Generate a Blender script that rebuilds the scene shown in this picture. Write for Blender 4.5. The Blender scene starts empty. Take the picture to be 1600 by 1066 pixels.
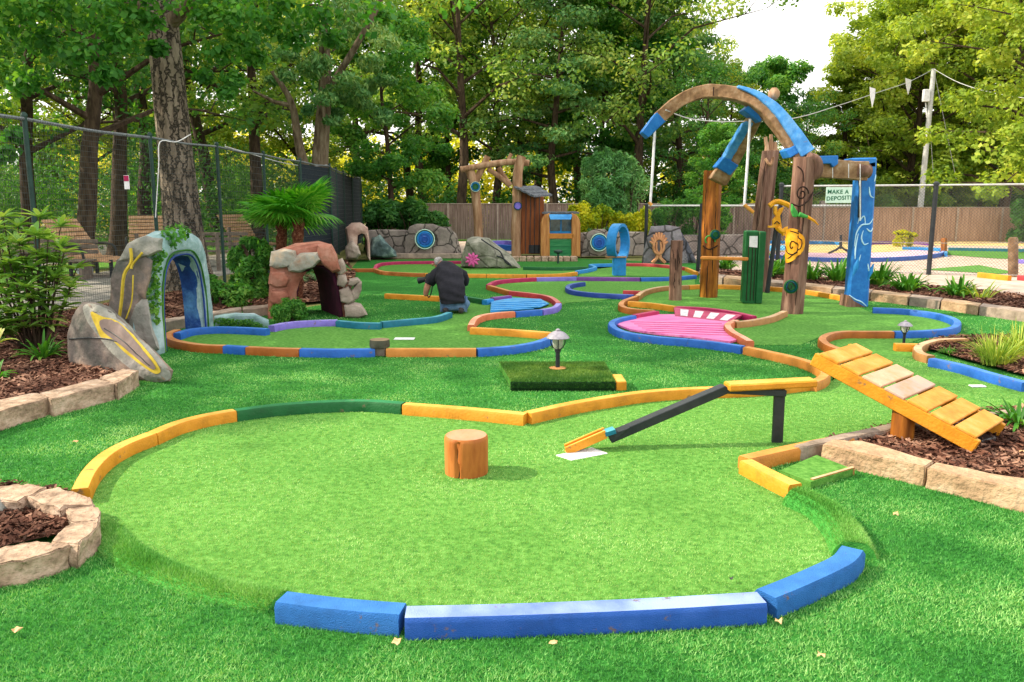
import bpy, bmesh, math, random
import numpy as np
from mathutils import Vector, Matrix, noise as mnoise
R = math.radians
S = bpy.context.scene
C = S.collection
# ---------------------------------------------------------------- camera, sky, sun, exposure
CAM_H, FOC, PITCH = 1.65, 1250.0, R(9.58)
cd = bpy.data.cameras.new("camera"); cam = bpy.data.objects.new("camera", cd); C.objects.link(cam)
cam.location = (0, 0, CAM_H); cam.rotation_euler = (R(90) - PITCH, 0, 0)
cd.sensor_width = 36; cd.lens = FOC / 1600 * 36; cd.clip_start = .05; cd.clip_end = 2000
S.camera = cam
SUN_EL, SUN_AZ = R(37), R(176)      # azimuth of the direction to the sun, measured from +X
sv = Vector((math.cos(SUN_AZ) * math.cos(SUN_EL), math.sin(SUN_AZ) * math.cos(SUN_EL), math.sin(SUN_EL)))
W = bpy.data.worlds.new("World"); S.world = W; W.use_nodes = True
nt = W.node_tree; nt.nodes.clear()
sky = nt.nodes.new("ShaderNodeTexSky"); sky.sky_type = 'NISHITA'; sky.sun_disc = False
sky.sun_elevation = SUN_EL; sky.sun_rotation = math.atan2(sv.x, sv.y)
sky.air_density = 1.0; sky.dust_density = 3.0; sky.ozone_density = 1.0
# thin bright haze cloud over the whole sky, patchy by real sky direction
tc = nt.nodes.new("ShaderNodeTexCoord"); nz = nt.nodes.new("ShaderNodeTexNoise")
nz.inputs["Scale"].default_value = 2.2; nz.inputs["Detail"].default_value = 5
cr = nt.nodes.new("ShaderNodeValToRGB"); cr.color_ramp.elements[0].position = .15; cr.color_ramp.elements[1].position = .6
cr.color_ramp.elements[0].color = (.78, .78, .78, 1); cr.color_ramp.elements[1].color = (.97, .97, .97, 1)
mx = nt.nodes.new("ShaderNodeMix"); mx.data_type = 'RGBA'; mx.inputs[7].default_value = (10.2, 10.0, 9.5, 1)
bg = nt.nodes.new("ShaderNodeBackground"); bg.inputs[1].default_value = .13
wo = nt.nodes.new("ShaderNodeOutputWorld")
L = nt.links.new
L(tc.outputs["Generated"], nz.inputs["Vector"]); L(nz.outputs[0], cr.inputs[0]); L(cr.outputs[0], mx.inputs[0])
L(sky.outputs[0], mx.inputs[6]); L(mx.outputs[2], bg.inputs[0]); L(bg.outputs[0], wo.inputs[0])
sd = bpy.data.lights.new("sun", 'SUN'); sd.energy = 4.9; sd.angle = R(.6); sd.color = (1, .87, .66)
so = bpy.data.objects.new("sun", sd); C.objects.link(so); so.rotation_euler = sv.to_track_quat('Z', 'Y').to_euler()
so.location = (-20, 0, 30)
S.view_settings.view_transform = 'Standard'; S.view_settings.look = 'None'
S.view_settings.exposure = .62; S.view_settings.gamma = 1
S.cycles.max_bounces = 6; S.cycles.diffuse_bounces = 3; S.cycles.glossy_bounces = 2
S.cycles.transmission_bounces = 4; S.cycles.transparent_max_bounces = 8
S.cycles.use_denoising = True
# ---------------------------------------------------------------- view geometry of the photograph -> world
cP, sP = math.cos(PITCH), math.sin(PITCH)
def ray(u, v):
    a = (u - 800) / FOC; b = (533 - v) / FOC
    return a, cP + b * sP, -sP + b * cP
def G(u, v, z=0.0):
    a, dy, dz = ray(u, v); t = (z - CAM_H) / dz
    return Vector((a * t, dy * t, z))
def D(u, v, Y):
    a, dy, dz = ray(u, v); t = Y / dy
    return Vector((a * t, Y, CAM_H + dz * t))
def MPP(Y, z=1.0):                       # metres per photo pixel at distance Y
    return (Y * cP + (CAM_H - z) * sP) / FOC
# ---------------------------------------------------------------- object helpers
OFF = {}
def tag(o, label=None, cat=None, group=None, kind=None):
    if label: o["label"] = label
    if cat: o["category"] = cat
    if group: o["group"] = group
    if kind: o["kind"] = kind
    return o
def thing(name, label, cat, loc=(0, 0, 0), group=None):
    o = bpy.data.objects.new(name, None); C.objects.link(o); o.location = loc; o.empty_display_size = .1
    OFF[o.name] = Vector(loc); return tag(o, label, cat, group)
def children(o): return [c for c in bpy.data.objects if c.parent == o]
def dup(root, loc, rz=0, sc=1, label=None, group=None):
    def cp(o, par):
        c = o.copy(); C.objects.link(c); c.parent = par
        for k in kids.get(o.name, []): cp(k, c)
        return c
    kids = {}
    def gather(o):
        kids[o.name] = list(o.children)
        for k in o.children: gather(k)
    gather(root)
    r = cp(root, None); r.location = loc; r.rotation_euler = (0, 0, rz)
    r.scale = (sc, sc, sc) if not hasattr(sc, '__len__') else sc
    if label: r["label"] = label
    if group: r["group"] = group
    return r
class MB:
    def __init__(s): s.v = []; s.f = []; s.m = []
    def add(s, vs, fs, mi=0):
        n = len(s.v); s.v += [tuple(v) for v in vs]; s.f += [tuple(i + n for i in f) for f in fs]; s.m += [mi] * len(fs)
    def box(s, c, d, rz=0, mi=0, M=None):
        x, y, z = d[0] / 2, d[1] / 2, d[2] / 2
        vs = [Vector(p) for p in ((-x, -y, -z), (x, -y, -z), (x, y, -z), (-x, y, -z), (-x, -y, z), (x, -y, z), (x, y, z), (-x, y, z))]
        rot = M if M is not None else Matrix.Rotation(rz, 3, 'Z')
        s.add([rot @ p + Vector(c) for p in vs], [(0, 3, 2, 1), (4, 5, 6, 7), (0, 1, 5, 4), (1, 2, 6, 5), (2, 3, 7, 6), (3, 0, 4, 7)], mi)
    def bar(s, a, b, w, h, mi=0, up=(0, 0, 1)):       # box from a to b, width w (sideways) and height h
        a = Vector(a); b = Vector(b); d = b - a; l = d.length; d = d / l
        x = d.cross(Vector(up)); x = x.normalized() if x.length > 1e-5 else Vector((1, 0, 0)); z = x.cross(d)
        M = Matrix((x, d, z)).transposed(); s.box((a + b) / 2, (w, l, h), M=M, mi=mi)
    def tube(s, pts, r, n=8, cap=True, mi=0, wob=0, seed=0):
        pts = [Vector(p) for p in pts]; k = len(pts)
        rr = r if hasattr(r, '__len__') else [r] * k
        ref = None; vs = []; rnd = random.Random(seed)
        for i, p in enumerate(pts):
            t = (pts[min(i + 1, k - 1)] - pts[max(i - 1, 0)])
            t = t.normalized() if t.length > 1e-7 else Vector((0, 0, 1))
            if ref is None: ref = Vector((1, 0, 0)) if abs(t.x) < .8 else Vector((0, 1, 0))
            x = (ref - t * ref.dot(t)).normalized(); y = t.cross(x); ref = x
            for j in range(n):
                a = 2 * math.pi * j / n
                q = rr[i] * (1 + (rnd.uniform(-wob, wob) if wob else 0))
                vs.append(p + x * math.cos(a) * q + y * math.sin(a) * q)
        fs = [(i * n + j, i * n + (j + 1) % n, (i + 1) * n + (j + 1) % n, (i + 1) * n + j) for i in range(k - 1) for j in range(n)]
        if cap: fs += [tuple(range(n - 1, -1, -1)), tuple((k - 1) * n + j for j in range(n))]
        s.add(vs, fs, mi)
    def lathe(s, c, prof, n=20, mi=0, ax=None):        # prof: (radius, height)
        M = ax.to_track_quat('Z', 'Y').to_matrix() if ax is not None else Matrix.Identity(3)
        vs = [M @ Vector((r * math.cos(2 * math.pi * j / n), r * math.sin(2 * math.pi * j / n), z)) + Vector(c) for r, z in prof for j in range(n)]
        k = len(prof)
        fs = [(i * n + j, i * n + (j + 1) % n, (i + 1) * n + (j + 1) % n, (i + 1) * n + j) for i in range(k - 1) for j in range(n)]
        fs += [tuple(range(n - 1, -1, -1)), tuple((k - 1) * n + j for j in range(n))]
        s.add(vs, fs, mi)
    def prism(s, poly, z0, z1, mi=0):                  # poly: xy list, ccw or cw
        a = sum(poly[i][0] * poly[(i + 1) % len(poly)][1] - poly[(i + 1) % len(poly)][0] * poly[i][1] for i in range(len(poly)))
        if a < 0: poly = poly[::-1]
        n = len(poly)
        s.add([(p[0], p[1], z0) for p in poly] + [(p[0], p[1], z1) for p in poly],
              [tuple(range(n - 1, -1, -1)), tuple(range(n, 2 * n))] + [(i, (i + 1) % n, n + (i + 1) % n, n + i) for i in range(n)], mi)
    def slab(s, poly, off, mi=0):                      # 3-D polygon extruded by a vector
        n = len(poly); off = Vector(off); p = [Vector(q) for q in poly]
        nor = Vector((0, 0, 0))
        for i in range(n): nor += p[i].cross(p[(i + 1) % n])
        if nor.dot(off) > 0: p = p[::-1]
        s.add(p + [q + off for q in p], [tuple(range(n)), tuple(range(2 * n - 1, n - 1, -1))] + [((i + 1) % n, i, n + i, n + (i + 1) % n) for i in range(n)], mi)
    def sweep(s, pts, prof, mi=0, cap=True):           # prof (side, z) swept along ground curve pts (xyz)
        pts = [Vector(p) for p in pts]; k = len(pts); n = len(prof); vs = []
        for i, p in enumerate(pts):
            a = (pts[i] - pts[i - 1]) if i else (pts[1] - pts[0]); b = (pts[i + 1] - pts[i]) if i < k - 1 else (pts[-1] - pts[-2])
            a = Vector((a.x, a.y)).normalized(); b = Vector((b.x, b.y)).normalized(); t = (a + b)
            t = t.normalized() if t.length > 1e-6 else a
            nx = Vector((t.y, -t.x, 0)); m = 1 / max(.6, t.dot(a))
            for q in prof: vs.append(p + nx * q[0] * m + Vector((0, 0, q[1])))
        fs = [(i * n + j, (i + 1) * n + j, (i + 1) * n + (j + 1) % n, i * n + (j + 1) % n) for i in range(k - 1) for j in range(n)]
        if cap: fs += [tuple(range(n)), tuple((k - 1) * n + j for j in range(n - 1, -1, -1))]
        s.add(vs, fs, mi)
    def noise(s, amp, freq, zlock=None, seed=0):
        o = []
        for v in s.v:
            p = Vector(v); d = mnoise.noise_vector(p * freq + Vector((seed * 7.1, seed * 3.3, seed * 1.7))) * amp
            if zlock is not None and p.z < zlock: d.z = 0
            o.append(tuple(p + d))
        s.v = o
def obj(name, mb, mat, parent=None, loc=None, smooth=None, bevel=0, subdiv=0, seg=1):
    me = bpy.data.meshes.new(name)
    if parent is not None: off = OFF[parent.name]
    else: off = Vector(loc) if loc is not None else Vector((0, 0, 0))
    me.from_pydata([(v[0] - off.x, v[1] - off.y, v[2] - off.z) for v in mb.v], [], mb.f)
    mats = mat if isinstance(mat, (list, tuple)) else [mat]
    for m in mats: me.materials.append(m)
    if len(mats) > 1: me.polygons.foreach_set("material_index", mb.m)
    if bevel:
        bm = bmesh.new(); bm.from_mesh(me)
        ed = [e for e in bm.edges if len(e.link_faces) == 2 and e.calc_face_angle(0) > R(35)]
        bmesh.ops.bevel(bm, geom=ed, offset=bevel, segments=seg, affect='EDGES', clamp_overlap=True); bm.to_mesh(me); bm.free()
    if smooth is not None:
        me.polygons.foreach_set("use_smooth", [True] * len(me.polygons)); me.set_sharp_from_angle(angle=R(smooth))
    me.update()
    o = bpy.data.objects.new(name, me); C.objects.link(o)
    if parent is not None: o.parent = parent
    else: o.location = off
    OFF[o.name] = off
    return o
def npobj(name, V, k, mat, parent=None, loc=None):      # V: (n*k, 3) numpy, faces of k consecutive verts
    me = bpy.data.meshes.new(name); n = len(V)
    off = OFF[parent.name] if parent is not None else (Vector(loc) if loc is not None else Vector((0, 0, 0)))
    V = (V - np.array(off)[None, :]).astype(np.float32)
    me.vertices.add(n); me.vertices.foreach_set("co", V.ravel())
    me.loops.add(n); me.loops.foreach_set("vertex_index", np.arange(n, dtype=np.int32))
    me.polygons.add(n // k); me.polygons.foreach_set("loop_start", np.arange(0, n, k, dtype=np.int32))
    me.materials.append(mat); me.update(calc_edges=True)
    o = bpy.data.objects.new(name, me); C.objects.link(o)
    if parent is not None: o.parent = parent
    else: o.location = off
    OFF[o.name] = off
    return o
def crom(P, sub=6, closed=False):
    P = [Vector(p) for p in P]; n = len(P); out = []
    if n < 3 and not closed: 
        return P
    rng = range(n if closed else n - 1)
    for i in rng:
        if closed: a, b, c, d = P[i - 1], P[i], P[(i + 1) % n], P[(i + 2) % n]
        else: a, b, c, d = P[max(i - 1, 0)], P[i], P[i + 1], P[min(i + 2, n - 1)]
        for j in range(sub):
            t = j / sub
            out.append(.5 * ((2 * b) + (c - a) * t + (2 * a - 5 * b + 4 * c - d) * t * t + (3 * b - a - 3 * c + d) * t ** 3))
    if not closed: out.append(P[-1])
    return out
from mathutils.bvhtree import BVHTree
BV = {}
def hit(o, u, v, off=.01, fb=None):
    """where the sight line through photo pixel (u, v) meets mesh object o, lifted off its surface"""
    if o.name not in BV:
        me = o.data; BV[o.name] = BVHTree.FromPolygons([tuple(x.co) for x in me.vertices], [tuple(p.vertices) for p in me.polygons])
    of = OFF[o.name]; d = Vector(ray(u, v)).normalized()
    p, n, i, t = BV[o.name].ray_cast(Vector((0, 0, CAM_H)) - of, d)
    if p is None: return fb
    if n.dot(d) > 0: n = -n
    return p + of + n * off
def decal(o, poly, off, name, mat, parent, sub=4, nr=7, closed=True):
    """painted patch that follows the surface of o"""
    cv = crom([(u, v, 0) for u, v in poly], sub, closed=True); n = len(cv); c = sum(cv, Vector()) / n
    last = hit(o, c.x, c.y, off); vs = [last]; 
    for k in range(1, nr + 1):
        for q in cv:
            p = c.lerp(q, k / nr); h = hit(o, p.x, p.y, off)
            if h is None:
                j = len(vs) - n; h = vs[j] if j > 0 else last
            vs.append(h)
    fs = [(0, 1 + j, 1 + (j + 1) % n) for j in range(n)] + [(1 + k * n + j, 1 + k * n + (j + 1) % n, 1 + (k + 1) * n + (j + 1) % n, 1 + (k + 1) * n + j) for k in range(nr - 1) for j in range(n)]
    mb = MB(); mb.add(vs, fs); return obj(name, mb, mat, parent, smooth=60)
def hline(o, px, r, name, mat, parent, off=.0, sub=5, n=6, taper=False):
    cv = crom([(u, v, 0) for u, v in px], sub); pts = [hit(o, q.x, q.y, off) for q in cv]; pts = [q for q in pts if q is not None]
    if len(pts) < 2: return None
    k = len(pts); mb = MB(); mb.tube(pts, [r * (math.sin(math.pi * (.1 + .8 * i / (k - 1))) if taper else 1) for i in range(k)], n); return obj(name, mb, mat, parent, smooth=60)
# ---------------------------------------------------------------- materials
def M(name, stops, scale=4, rough=.7, bump=0, bscale=30, stretch=(1, 1, 1), detail=6, spec=.3, top=None, topmix=.7, crack=0, ccol=(.03, .03, .03, 1), cscale=3, transl=0, bdist=.01, cwid=.06, chip=None, macro=0):
    m = bpy.data.materials.new(name); m.use_nodes = True; t = m.node_tree; N = t.nodes; K = t.links.new
    b = N["Principled BSDF"]; b.inputs["Roughness"].default_value = rough
    b.inputs["Specular IOR Level"].default_value = spec
    tc = N.new("ShaderNodeTexCoord"); mp = N.new("ShaderNodeMapping"); mp.inputs["Scale"].default_value = stretch
    K(tc.outputs["Object"], mp.inputs["Vector"])
    nz = N.new("ShaderNodeTexNoise"); nz.inputs["Scale"].default_value = scale; nz.inputs["Detail"].default_value = detail; nz.inputs["Roughness"].default_value = .65
    K(mp.outputs[0], nz.inputs["Vector"])
    rp = N.new("ShaderNodeValToRGB"); e = rp.color_ramp.elements
    n = len(stops)
    for i, c in enumerate(stops):
        pos = .5 if n == 1 else .3 + .4 * i / (n - 1)
        if i < 2: e[i].position = pos
        el = e[i] if i < 2 else e.new(pos)
        el.color = (*c[:3], 1)
    if n == 1: e[1].color = (*stops[0][:3], 1); e[1].position = 1
    K(nz.outputs[0], rp.inputs[0]); col = rp.outputs[0]
    if crack:
        vo = N.new("ShaderNodeTexVoronoi"); vo.feature = 'DISTANCE_TO_EDGE'; vo.inputs["Scale"].default_value = cscale
        wn = N.new("ShaderNodeTexNoise"); wn.inputs["Scale"].default_value = cscale * 1.5
        ad = N.new("ShaderNodeMix"); ad.data_type = 'VECTOR'; ad.inputs[0].default_value = .12
        K(tc.outputs["Object"], wn.inputs["Vector"]); K(tc.outputs["Object"], ad.inputs[4]); K(wn.outputs[1], ad.inputs[5]); K(ad.outputs[1], vo.inputs["Vector"])
        vr = N.new("ShaderNodeValToRGB"); vr.color_ramp.elements[0].position = 0; vr.color_ramp.elements[1].position = cwid
        vr.color_ramp.elements[0].color = (crack, crack, crack, 1); vr.color_ramp.elements[1].color = (0, 0, 0, 1)
        K(vo.outputs["Distance"], vr.inputs[0])
        mm = N.new("ShaderNodeMix"); mm.data_type = 'RGBA'; K(vr.outputs[0], mm.inputs[0]); K(col, mm.inputs[6]); mm.inputs[7].default_value = ccol; col = mm.outputs[2]
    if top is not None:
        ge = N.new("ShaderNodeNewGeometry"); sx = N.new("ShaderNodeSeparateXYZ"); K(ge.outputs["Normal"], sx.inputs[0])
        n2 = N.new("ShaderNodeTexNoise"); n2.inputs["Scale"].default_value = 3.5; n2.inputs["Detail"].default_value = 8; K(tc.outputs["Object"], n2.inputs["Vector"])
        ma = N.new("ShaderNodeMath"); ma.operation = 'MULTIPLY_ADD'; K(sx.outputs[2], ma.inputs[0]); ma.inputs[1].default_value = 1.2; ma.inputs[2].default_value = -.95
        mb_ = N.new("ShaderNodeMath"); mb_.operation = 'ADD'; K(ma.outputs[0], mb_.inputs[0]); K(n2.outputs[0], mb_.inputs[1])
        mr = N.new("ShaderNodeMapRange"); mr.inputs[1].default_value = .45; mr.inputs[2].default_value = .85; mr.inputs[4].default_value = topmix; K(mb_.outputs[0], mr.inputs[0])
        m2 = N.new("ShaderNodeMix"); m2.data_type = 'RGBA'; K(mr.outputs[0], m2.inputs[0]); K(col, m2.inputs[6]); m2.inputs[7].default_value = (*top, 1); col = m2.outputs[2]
    if chip is not None:
        n3 = N.new("ShaderNodeTexNoise"); n3.inputs["Scale"].default_value = 9; n3.inputs["Detail"].default_value = 12; n3.inputs["Roughness"].default_value = .72; K(tc.outputs["Object"], n3.inputs["Vector"])
        r3 = N.new("ShaderNodeMapRange"); r3.inputs[1].default_value = .62; r3.inputs[2].default_value = .66; r3.inputs[4].default_value = .8; K(n3.outputs[0], r3.inputs[0])
        m3 = N.new("ShaderNodeMix"); m3.data_type = 'RGBA'; K(r3.outputs[0], m3.inputs[0]); K(col, m3.inputs[6]); m3.inputs[7].default_value = (*chip, 1); col = m3.outputs[2]
    if macro:
        n4 = N.new("ShaderNodeTexNoise"); n4.inputs["Scale"].default_value = .9; n4.inputs["Detail"].default_value = 4; K(tc.outputs["Object"], n4.inputs["Vector"])
        r4 = N.new("ShaderNodeMapRange"); r4.inputs[1].default_value = .3; r4.inputs[2].default_value = .7; r4.inputs[3].default_value = 1 - macro; r4.inputs[4].default_value = 1 + macro * .5; K(n4.outputs[0], r4.inputs[0])
        m4 = N.new("ShaderNodeMix"); m4.data_type = 'RGBA'; m4.blend_type = 'MULTIPLY'; m4.inputs[0].default_value = 1; K(col, m4.inputs[6]); K(r4.outputs[0], m4.inputs[7]); col = m4.outputs[2]
    K(col, b.inputs["Base Color"])
    if bump:
        bn = N.new("ShaderNodeTexNoise"); bn.inputs["Scale"].default_value = bscale; bn.inputs["Detail"].default_value = 5; K(mp.outputs[0], bn.inputs["Vector"])
        bu = N.new("ShaderNodeBump"); bu.inputs["Strength"].default_value = bump; bu.inputs["Distance"].default_value = bdist
        h = bn.outputs[0]
        if crack:
            sb = N.new("ShaderNodeMath"); sb.operation = 'SUBTRACT'; K(bn.outputs[0], sb.inputs[0]); K(vr.outputs[0], sb.inputs[1]); h = sb.outputs[0]
        K(h, bu.inputs["Height"]); K(bu.outputs[0], b.inputs["Normal"])
    return m
def LM(name, c1, c2, c3, tr=.45, big=.35, rough=.55):     # leaf material, colour varies leaf by leaf and clump by clump
    m = bpy.data.materials.new(name); m.use_nodes = True; t = m.node_tree; N = t.nodes; K = t.links.new
    b = N["Principled BSDF"]; b.inputs["Roughness"].default_value = rough; b.inputs["Specular IOR Level"].default_value = .25
    ge = N.new("ShaderNodeNewGeometry"); tc = N.new("ShaderNodeTexCoord"); nz = N.new("ShaderNodeTexNoise"); nz.inputs["Scale"].default_value = big; nz.inputs["Detail"].default_value = 3
    K(tc.outputs["Object"], nz.inputs["Vector"])
    ad = N.new("ShaderNodeMath"); ad.operation = 'MULTIPLY_ADD'; ad.inputs[1].default_value = .45
    K(ge.outputs["Random Per Island"], ad.inputs[0]); 
    sc = N.new("ShaderNodeMath"); sc.operation = 'MULTIPLY_ADD'; sc.inputs[1].default_value = 1.6; sc.inputs[2].default_value = -.52; K(nz.outputs[0], sc.inputs[0]); K(sc.outputs[0], ad.inputs[2])
    rp = N.new("ShaderNodeValToRGB"); e = rp.color_ramp.elements; e[0].color = (*c1, 1); e[1].color = (*c3, 1); e[0].position = .1; e[1].position = .9
    x = e.new(.5); x.color = (*c2, 1)
    K(ad.outputs[0], rp.inputs[0]); K(rp.outputs[0], b.inputs["Base Color"])
    if tr:
        tl = N.new("ShaderNodeBsdfTranslucent"); hs = N.new("ShaderNodeMix"); hs.data_type = 'RGBA'; hs.blend_type = 'MULTIPLY'; hs.inputs[0].default_value = 1
        hs.inputs[7].default_value = (1.7, 1.5, .5, 1); K(rp.outputs[0], hs.inputs[6]); K(hs.outputs[2], tl.inputs[0])
        mx = N.new("ShaderNodeMixShader"); mx.inputs[0].default_value = tr; K(b.outputs[0], mx.inputs[1]); K(tl.outputs[0], mx.inputs[2]); K(mx.outputs[0], N["Material Output"].inputs[0])
    return m
rgb = lambda h: tuple(((int(h[i:i + 2], 16) / 255) ** 2.2) for i in (0, 2, 4))
dk = lambda c, k: tuple(x * k for x in c)
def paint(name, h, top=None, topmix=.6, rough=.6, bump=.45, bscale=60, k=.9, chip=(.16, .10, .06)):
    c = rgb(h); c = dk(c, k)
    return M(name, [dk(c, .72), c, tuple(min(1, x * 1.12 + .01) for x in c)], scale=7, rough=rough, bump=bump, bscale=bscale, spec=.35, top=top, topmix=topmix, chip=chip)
P = {}
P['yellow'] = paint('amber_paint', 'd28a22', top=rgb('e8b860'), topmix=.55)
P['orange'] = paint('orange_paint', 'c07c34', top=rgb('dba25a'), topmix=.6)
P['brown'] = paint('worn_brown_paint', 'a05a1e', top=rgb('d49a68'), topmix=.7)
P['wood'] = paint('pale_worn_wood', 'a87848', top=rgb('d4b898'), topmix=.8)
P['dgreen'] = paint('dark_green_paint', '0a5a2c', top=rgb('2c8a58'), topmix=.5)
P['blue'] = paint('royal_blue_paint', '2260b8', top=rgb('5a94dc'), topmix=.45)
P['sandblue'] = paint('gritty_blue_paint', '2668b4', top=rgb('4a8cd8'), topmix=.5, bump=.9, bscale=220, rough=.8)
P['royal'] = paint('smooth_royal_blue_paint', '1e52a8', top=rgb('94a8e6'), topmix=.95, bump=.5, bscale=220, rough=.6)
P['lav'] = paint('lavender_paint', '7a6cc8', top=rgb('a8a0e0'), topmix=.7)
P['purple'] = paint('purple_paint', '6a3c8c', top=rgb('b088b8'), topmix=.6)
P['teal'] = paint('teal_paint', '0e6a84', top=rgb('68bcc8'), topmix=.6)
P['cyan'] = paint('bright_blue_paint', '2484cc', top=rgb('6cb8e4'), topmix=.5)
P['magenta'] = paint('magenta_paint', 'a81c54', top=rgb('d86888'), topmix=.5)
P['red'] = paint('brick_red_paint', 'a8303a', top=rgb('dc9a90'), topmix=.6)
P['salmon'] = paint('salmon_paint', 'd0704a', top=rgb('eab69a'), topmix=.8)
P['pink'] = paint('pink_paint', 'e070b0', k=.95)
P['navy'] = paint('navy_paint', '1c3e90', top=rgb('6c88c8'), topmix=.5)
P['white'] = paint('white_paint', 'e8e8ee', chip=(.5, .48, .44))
P['black'] = M('black_steel', [(.012, .016, .022), (.03, .035, .04)], scale=12, rough=.42, bump=.1)
P['dgmetal'] = M('dark_green_metal', [(.01, .035, .03), (.02, .06, .05)], scale=12, rough=.5)
P['silver'] = M('galvanised_steel', [(.35, .36, .37), (.55, .56, .57)], scale=15, rough=.4, spec=.6)
bark = M('grey_brown_bark', [rgb('3a3028'), rgb('6e6050'), rgb('8c8070')], scale=9, stretch=(1, 1, .22), rough=.95, bump=1, bscale=14, bdist=.06, detail=8)
darkbark = M('dark_bark', [rgb('241c18'), rgb('44382e'), rgb('5c4e40')], scale=9, stretch=(1, 1, .25), rough=.95, bump=.8, bscale=14, bdist=.04)
logm = M('peeled_brown_log', [rgb('6c4c38'), rgb('a07c60'), rgb('c4a488')], scale=7, stretch=(1, 1, .15), rough=.8, bump=.8, bscale=12, bdist=.02, detail=8)
logx = M('weathered_beam_wood', [rgb('5a4030'), rgb('8a6c50'), rgb('aa9078')], scale=6, rough=.8, bump=.6, bscale=16, bdist=.015, detail=8)
amberlog = M('amber_carved_log', [rgb('4a280e'), rgb('8c5218'), rgb('b87a2c')], scale=9, stretch=(1, 1, .12), rough=.6, bump=.9, bscale=12, bdist=.02)
totemm = M('carved_brown_totem_wood', [rgb('3a2820'), rgb('74564a'), rgb('9c7e6e')], scale=8, stretch=(1, 1, .12), rough=.75, bump=1, bscale=14, bdist=.025, detail=8)
plankbrown = M('brown_cabin_planks', [rgb('4a2412'), rgb('7c4424'), rgb('985c34')], scale=5, stretch=(3, 3, .2), rough=.7, bump=.4, bscale=12)
# ---------------------------------------------------------------- ground sheets
m_ground = M('dry_ground', [rgb('4e5a30'), rgb('6a6c3c'), rgb('8a7c50')], scale=1.2, rough=.95, bump=.4, bscale=20)
def turfmat(name, a, b, c, bs=120, bump=.8):
    return M(name, [a, b, c], scale=26, rough=.9, bump=bump, bscale=bs, detail=9, spec=.12, bdist=.012, macro=.08)
m_turf = turfmat('dark_artificial_turf', rgb('1a4a22'), rgb('30702e'), rgb('4c9040'))
m_green = turfmat('light_putting_turf', rgb('3a6a2c'), rgb('568a3c'), rgb('70a250'), bs=160, bump=.6)
m_mulch = M('brown_mulch_bed', [rgb('2a1a16'), rgb('503228'), rgb('7a5444')], scale=30, rough=.95, bump=1, bscale=45, bdist=.03)
m_path = M('warm_concrete', [rgb('a08c80'), rgb('b8a498'), rgb('c8b8ac')], scale=3, rough=.9, bump=.15, bscale=60)
m_greypath = M('grey_path_asphalt', [rgb('7c7876'), rgb('928e8a')], scale=4, rough=.9, bump=.2, bscale=80)
m_grass = M('mown_grass', [rgb('3a6a1c'), rgb('568a2a'), rgb('76a03c')], scale=14, rough=.95, bump=.6, bscale=60, bdist=.03)
def xy(p): return (p.x, p.y)
def sheet(name, poly, z, mat, kind='structure', **k):
    a = sum(poly[i][0] * poly[(i + 1) % len(poly)][1] - poly[(i + 1) % len(poly)][0] * poly[i][1] for i in range(len(poly)))
    if a < 0: poly = poly[::-1]
    mb = MB(); mb.add([(p[0], p[1], z) for p in poly], [tuple(range(len(poly)))])
    o = obj(name, mb, mat); o["kind"] = kind; return o
sheet('ground', [(-400, -60), (400, -60), (400, 500), (-400, 500)], 0, m_ground)
# artificial lawn
lawn = [(-7, -1), (9, -1), (9.5, 11)] + [xy(G(*p)) for p in ((1600, 492), (1500, 481), (1340, 470), (1180, 452), (1096, 436), (1094, 412), (905, 404), (720, 404), (560, 407), (545, 425), (545, 470), (420, 490), (340, 485), (258, 510), (236, 540))] + [(-4.6, 8.3), (-7, 7)]
sheet('artificial_lawn', lawn, .004, m_turf)
# paths, grass and terraces outside
sheet('grey_path', [(-7.35, 7), (-7.2, 14), (-6.9, 20), (-7.2, 34), (-9.9, 34), (-10.4, 20), (-9.9, 12), (-9.4, 7)], .006, m_greypath)
sheet('grass_verge', [(-10.4, 7), (-10.9, 20), (-10.4, 34), (-12.6, 34), (-12.9, 20), (-12.2, 7)], .006, m_grass)
sheet('terrace', [(-12.9, 14), (-13.2, 20), (-12.8, 36), (-17.5, 36), (-17.5, 14)], .008, m_greypath)
sheet('concrete_path', [xy(G(1090, 426)), xy(G(1220, 434)), xy(G(1420, 450)), xy(G(1600, 470)), (22, 13.5), (26, 18), (30, 38), (-3, 39), (-3.4, 28.5), (4, 27.5), (6, 25)], .006, m_path)
sheet('back_path', [(-4.5, 27.6), (-.2, 27.6), (2.5, 30), (2.5, 37.5), (-6, 37.5)], .010, m_path)
sheet('far_grass', [(-22, 37.9), (34, 37.9), (34, 42), (-22, 42)], .006, m_grass)
# ---------------------------------------------------------------- timber edging of the holes
RW, RH = .10, .09
PROF = [(-.5, 0), (-.5, .82), (-.40, 1), (.40, 1), (.5, .82), (.5, 0)]
RAILPTS = {}
def rail(px, col, label, w=RW, h=RH, group='painted timber edging of the mini golf holes', name='edging_timber', key=None, mat=None, sub=6):
    pts = [G(u, v, h) for u, v in px]; pts = [Vector((p.x, p.y, 0)) for p in pts]
    cv = crom(pts, sub)
    mb = MB(); mb.sweep([p + Vector((0, 0, .002)) for p in cv], [(a * w, b * h) for a, b in PROF])
    mid = cv[len(cv) // 2]
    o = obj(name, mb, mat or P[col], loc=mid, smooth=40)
    tag(o, label, 'edging timber', group)
    if key: RAILPTS[key] = cv
    return o
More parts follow.
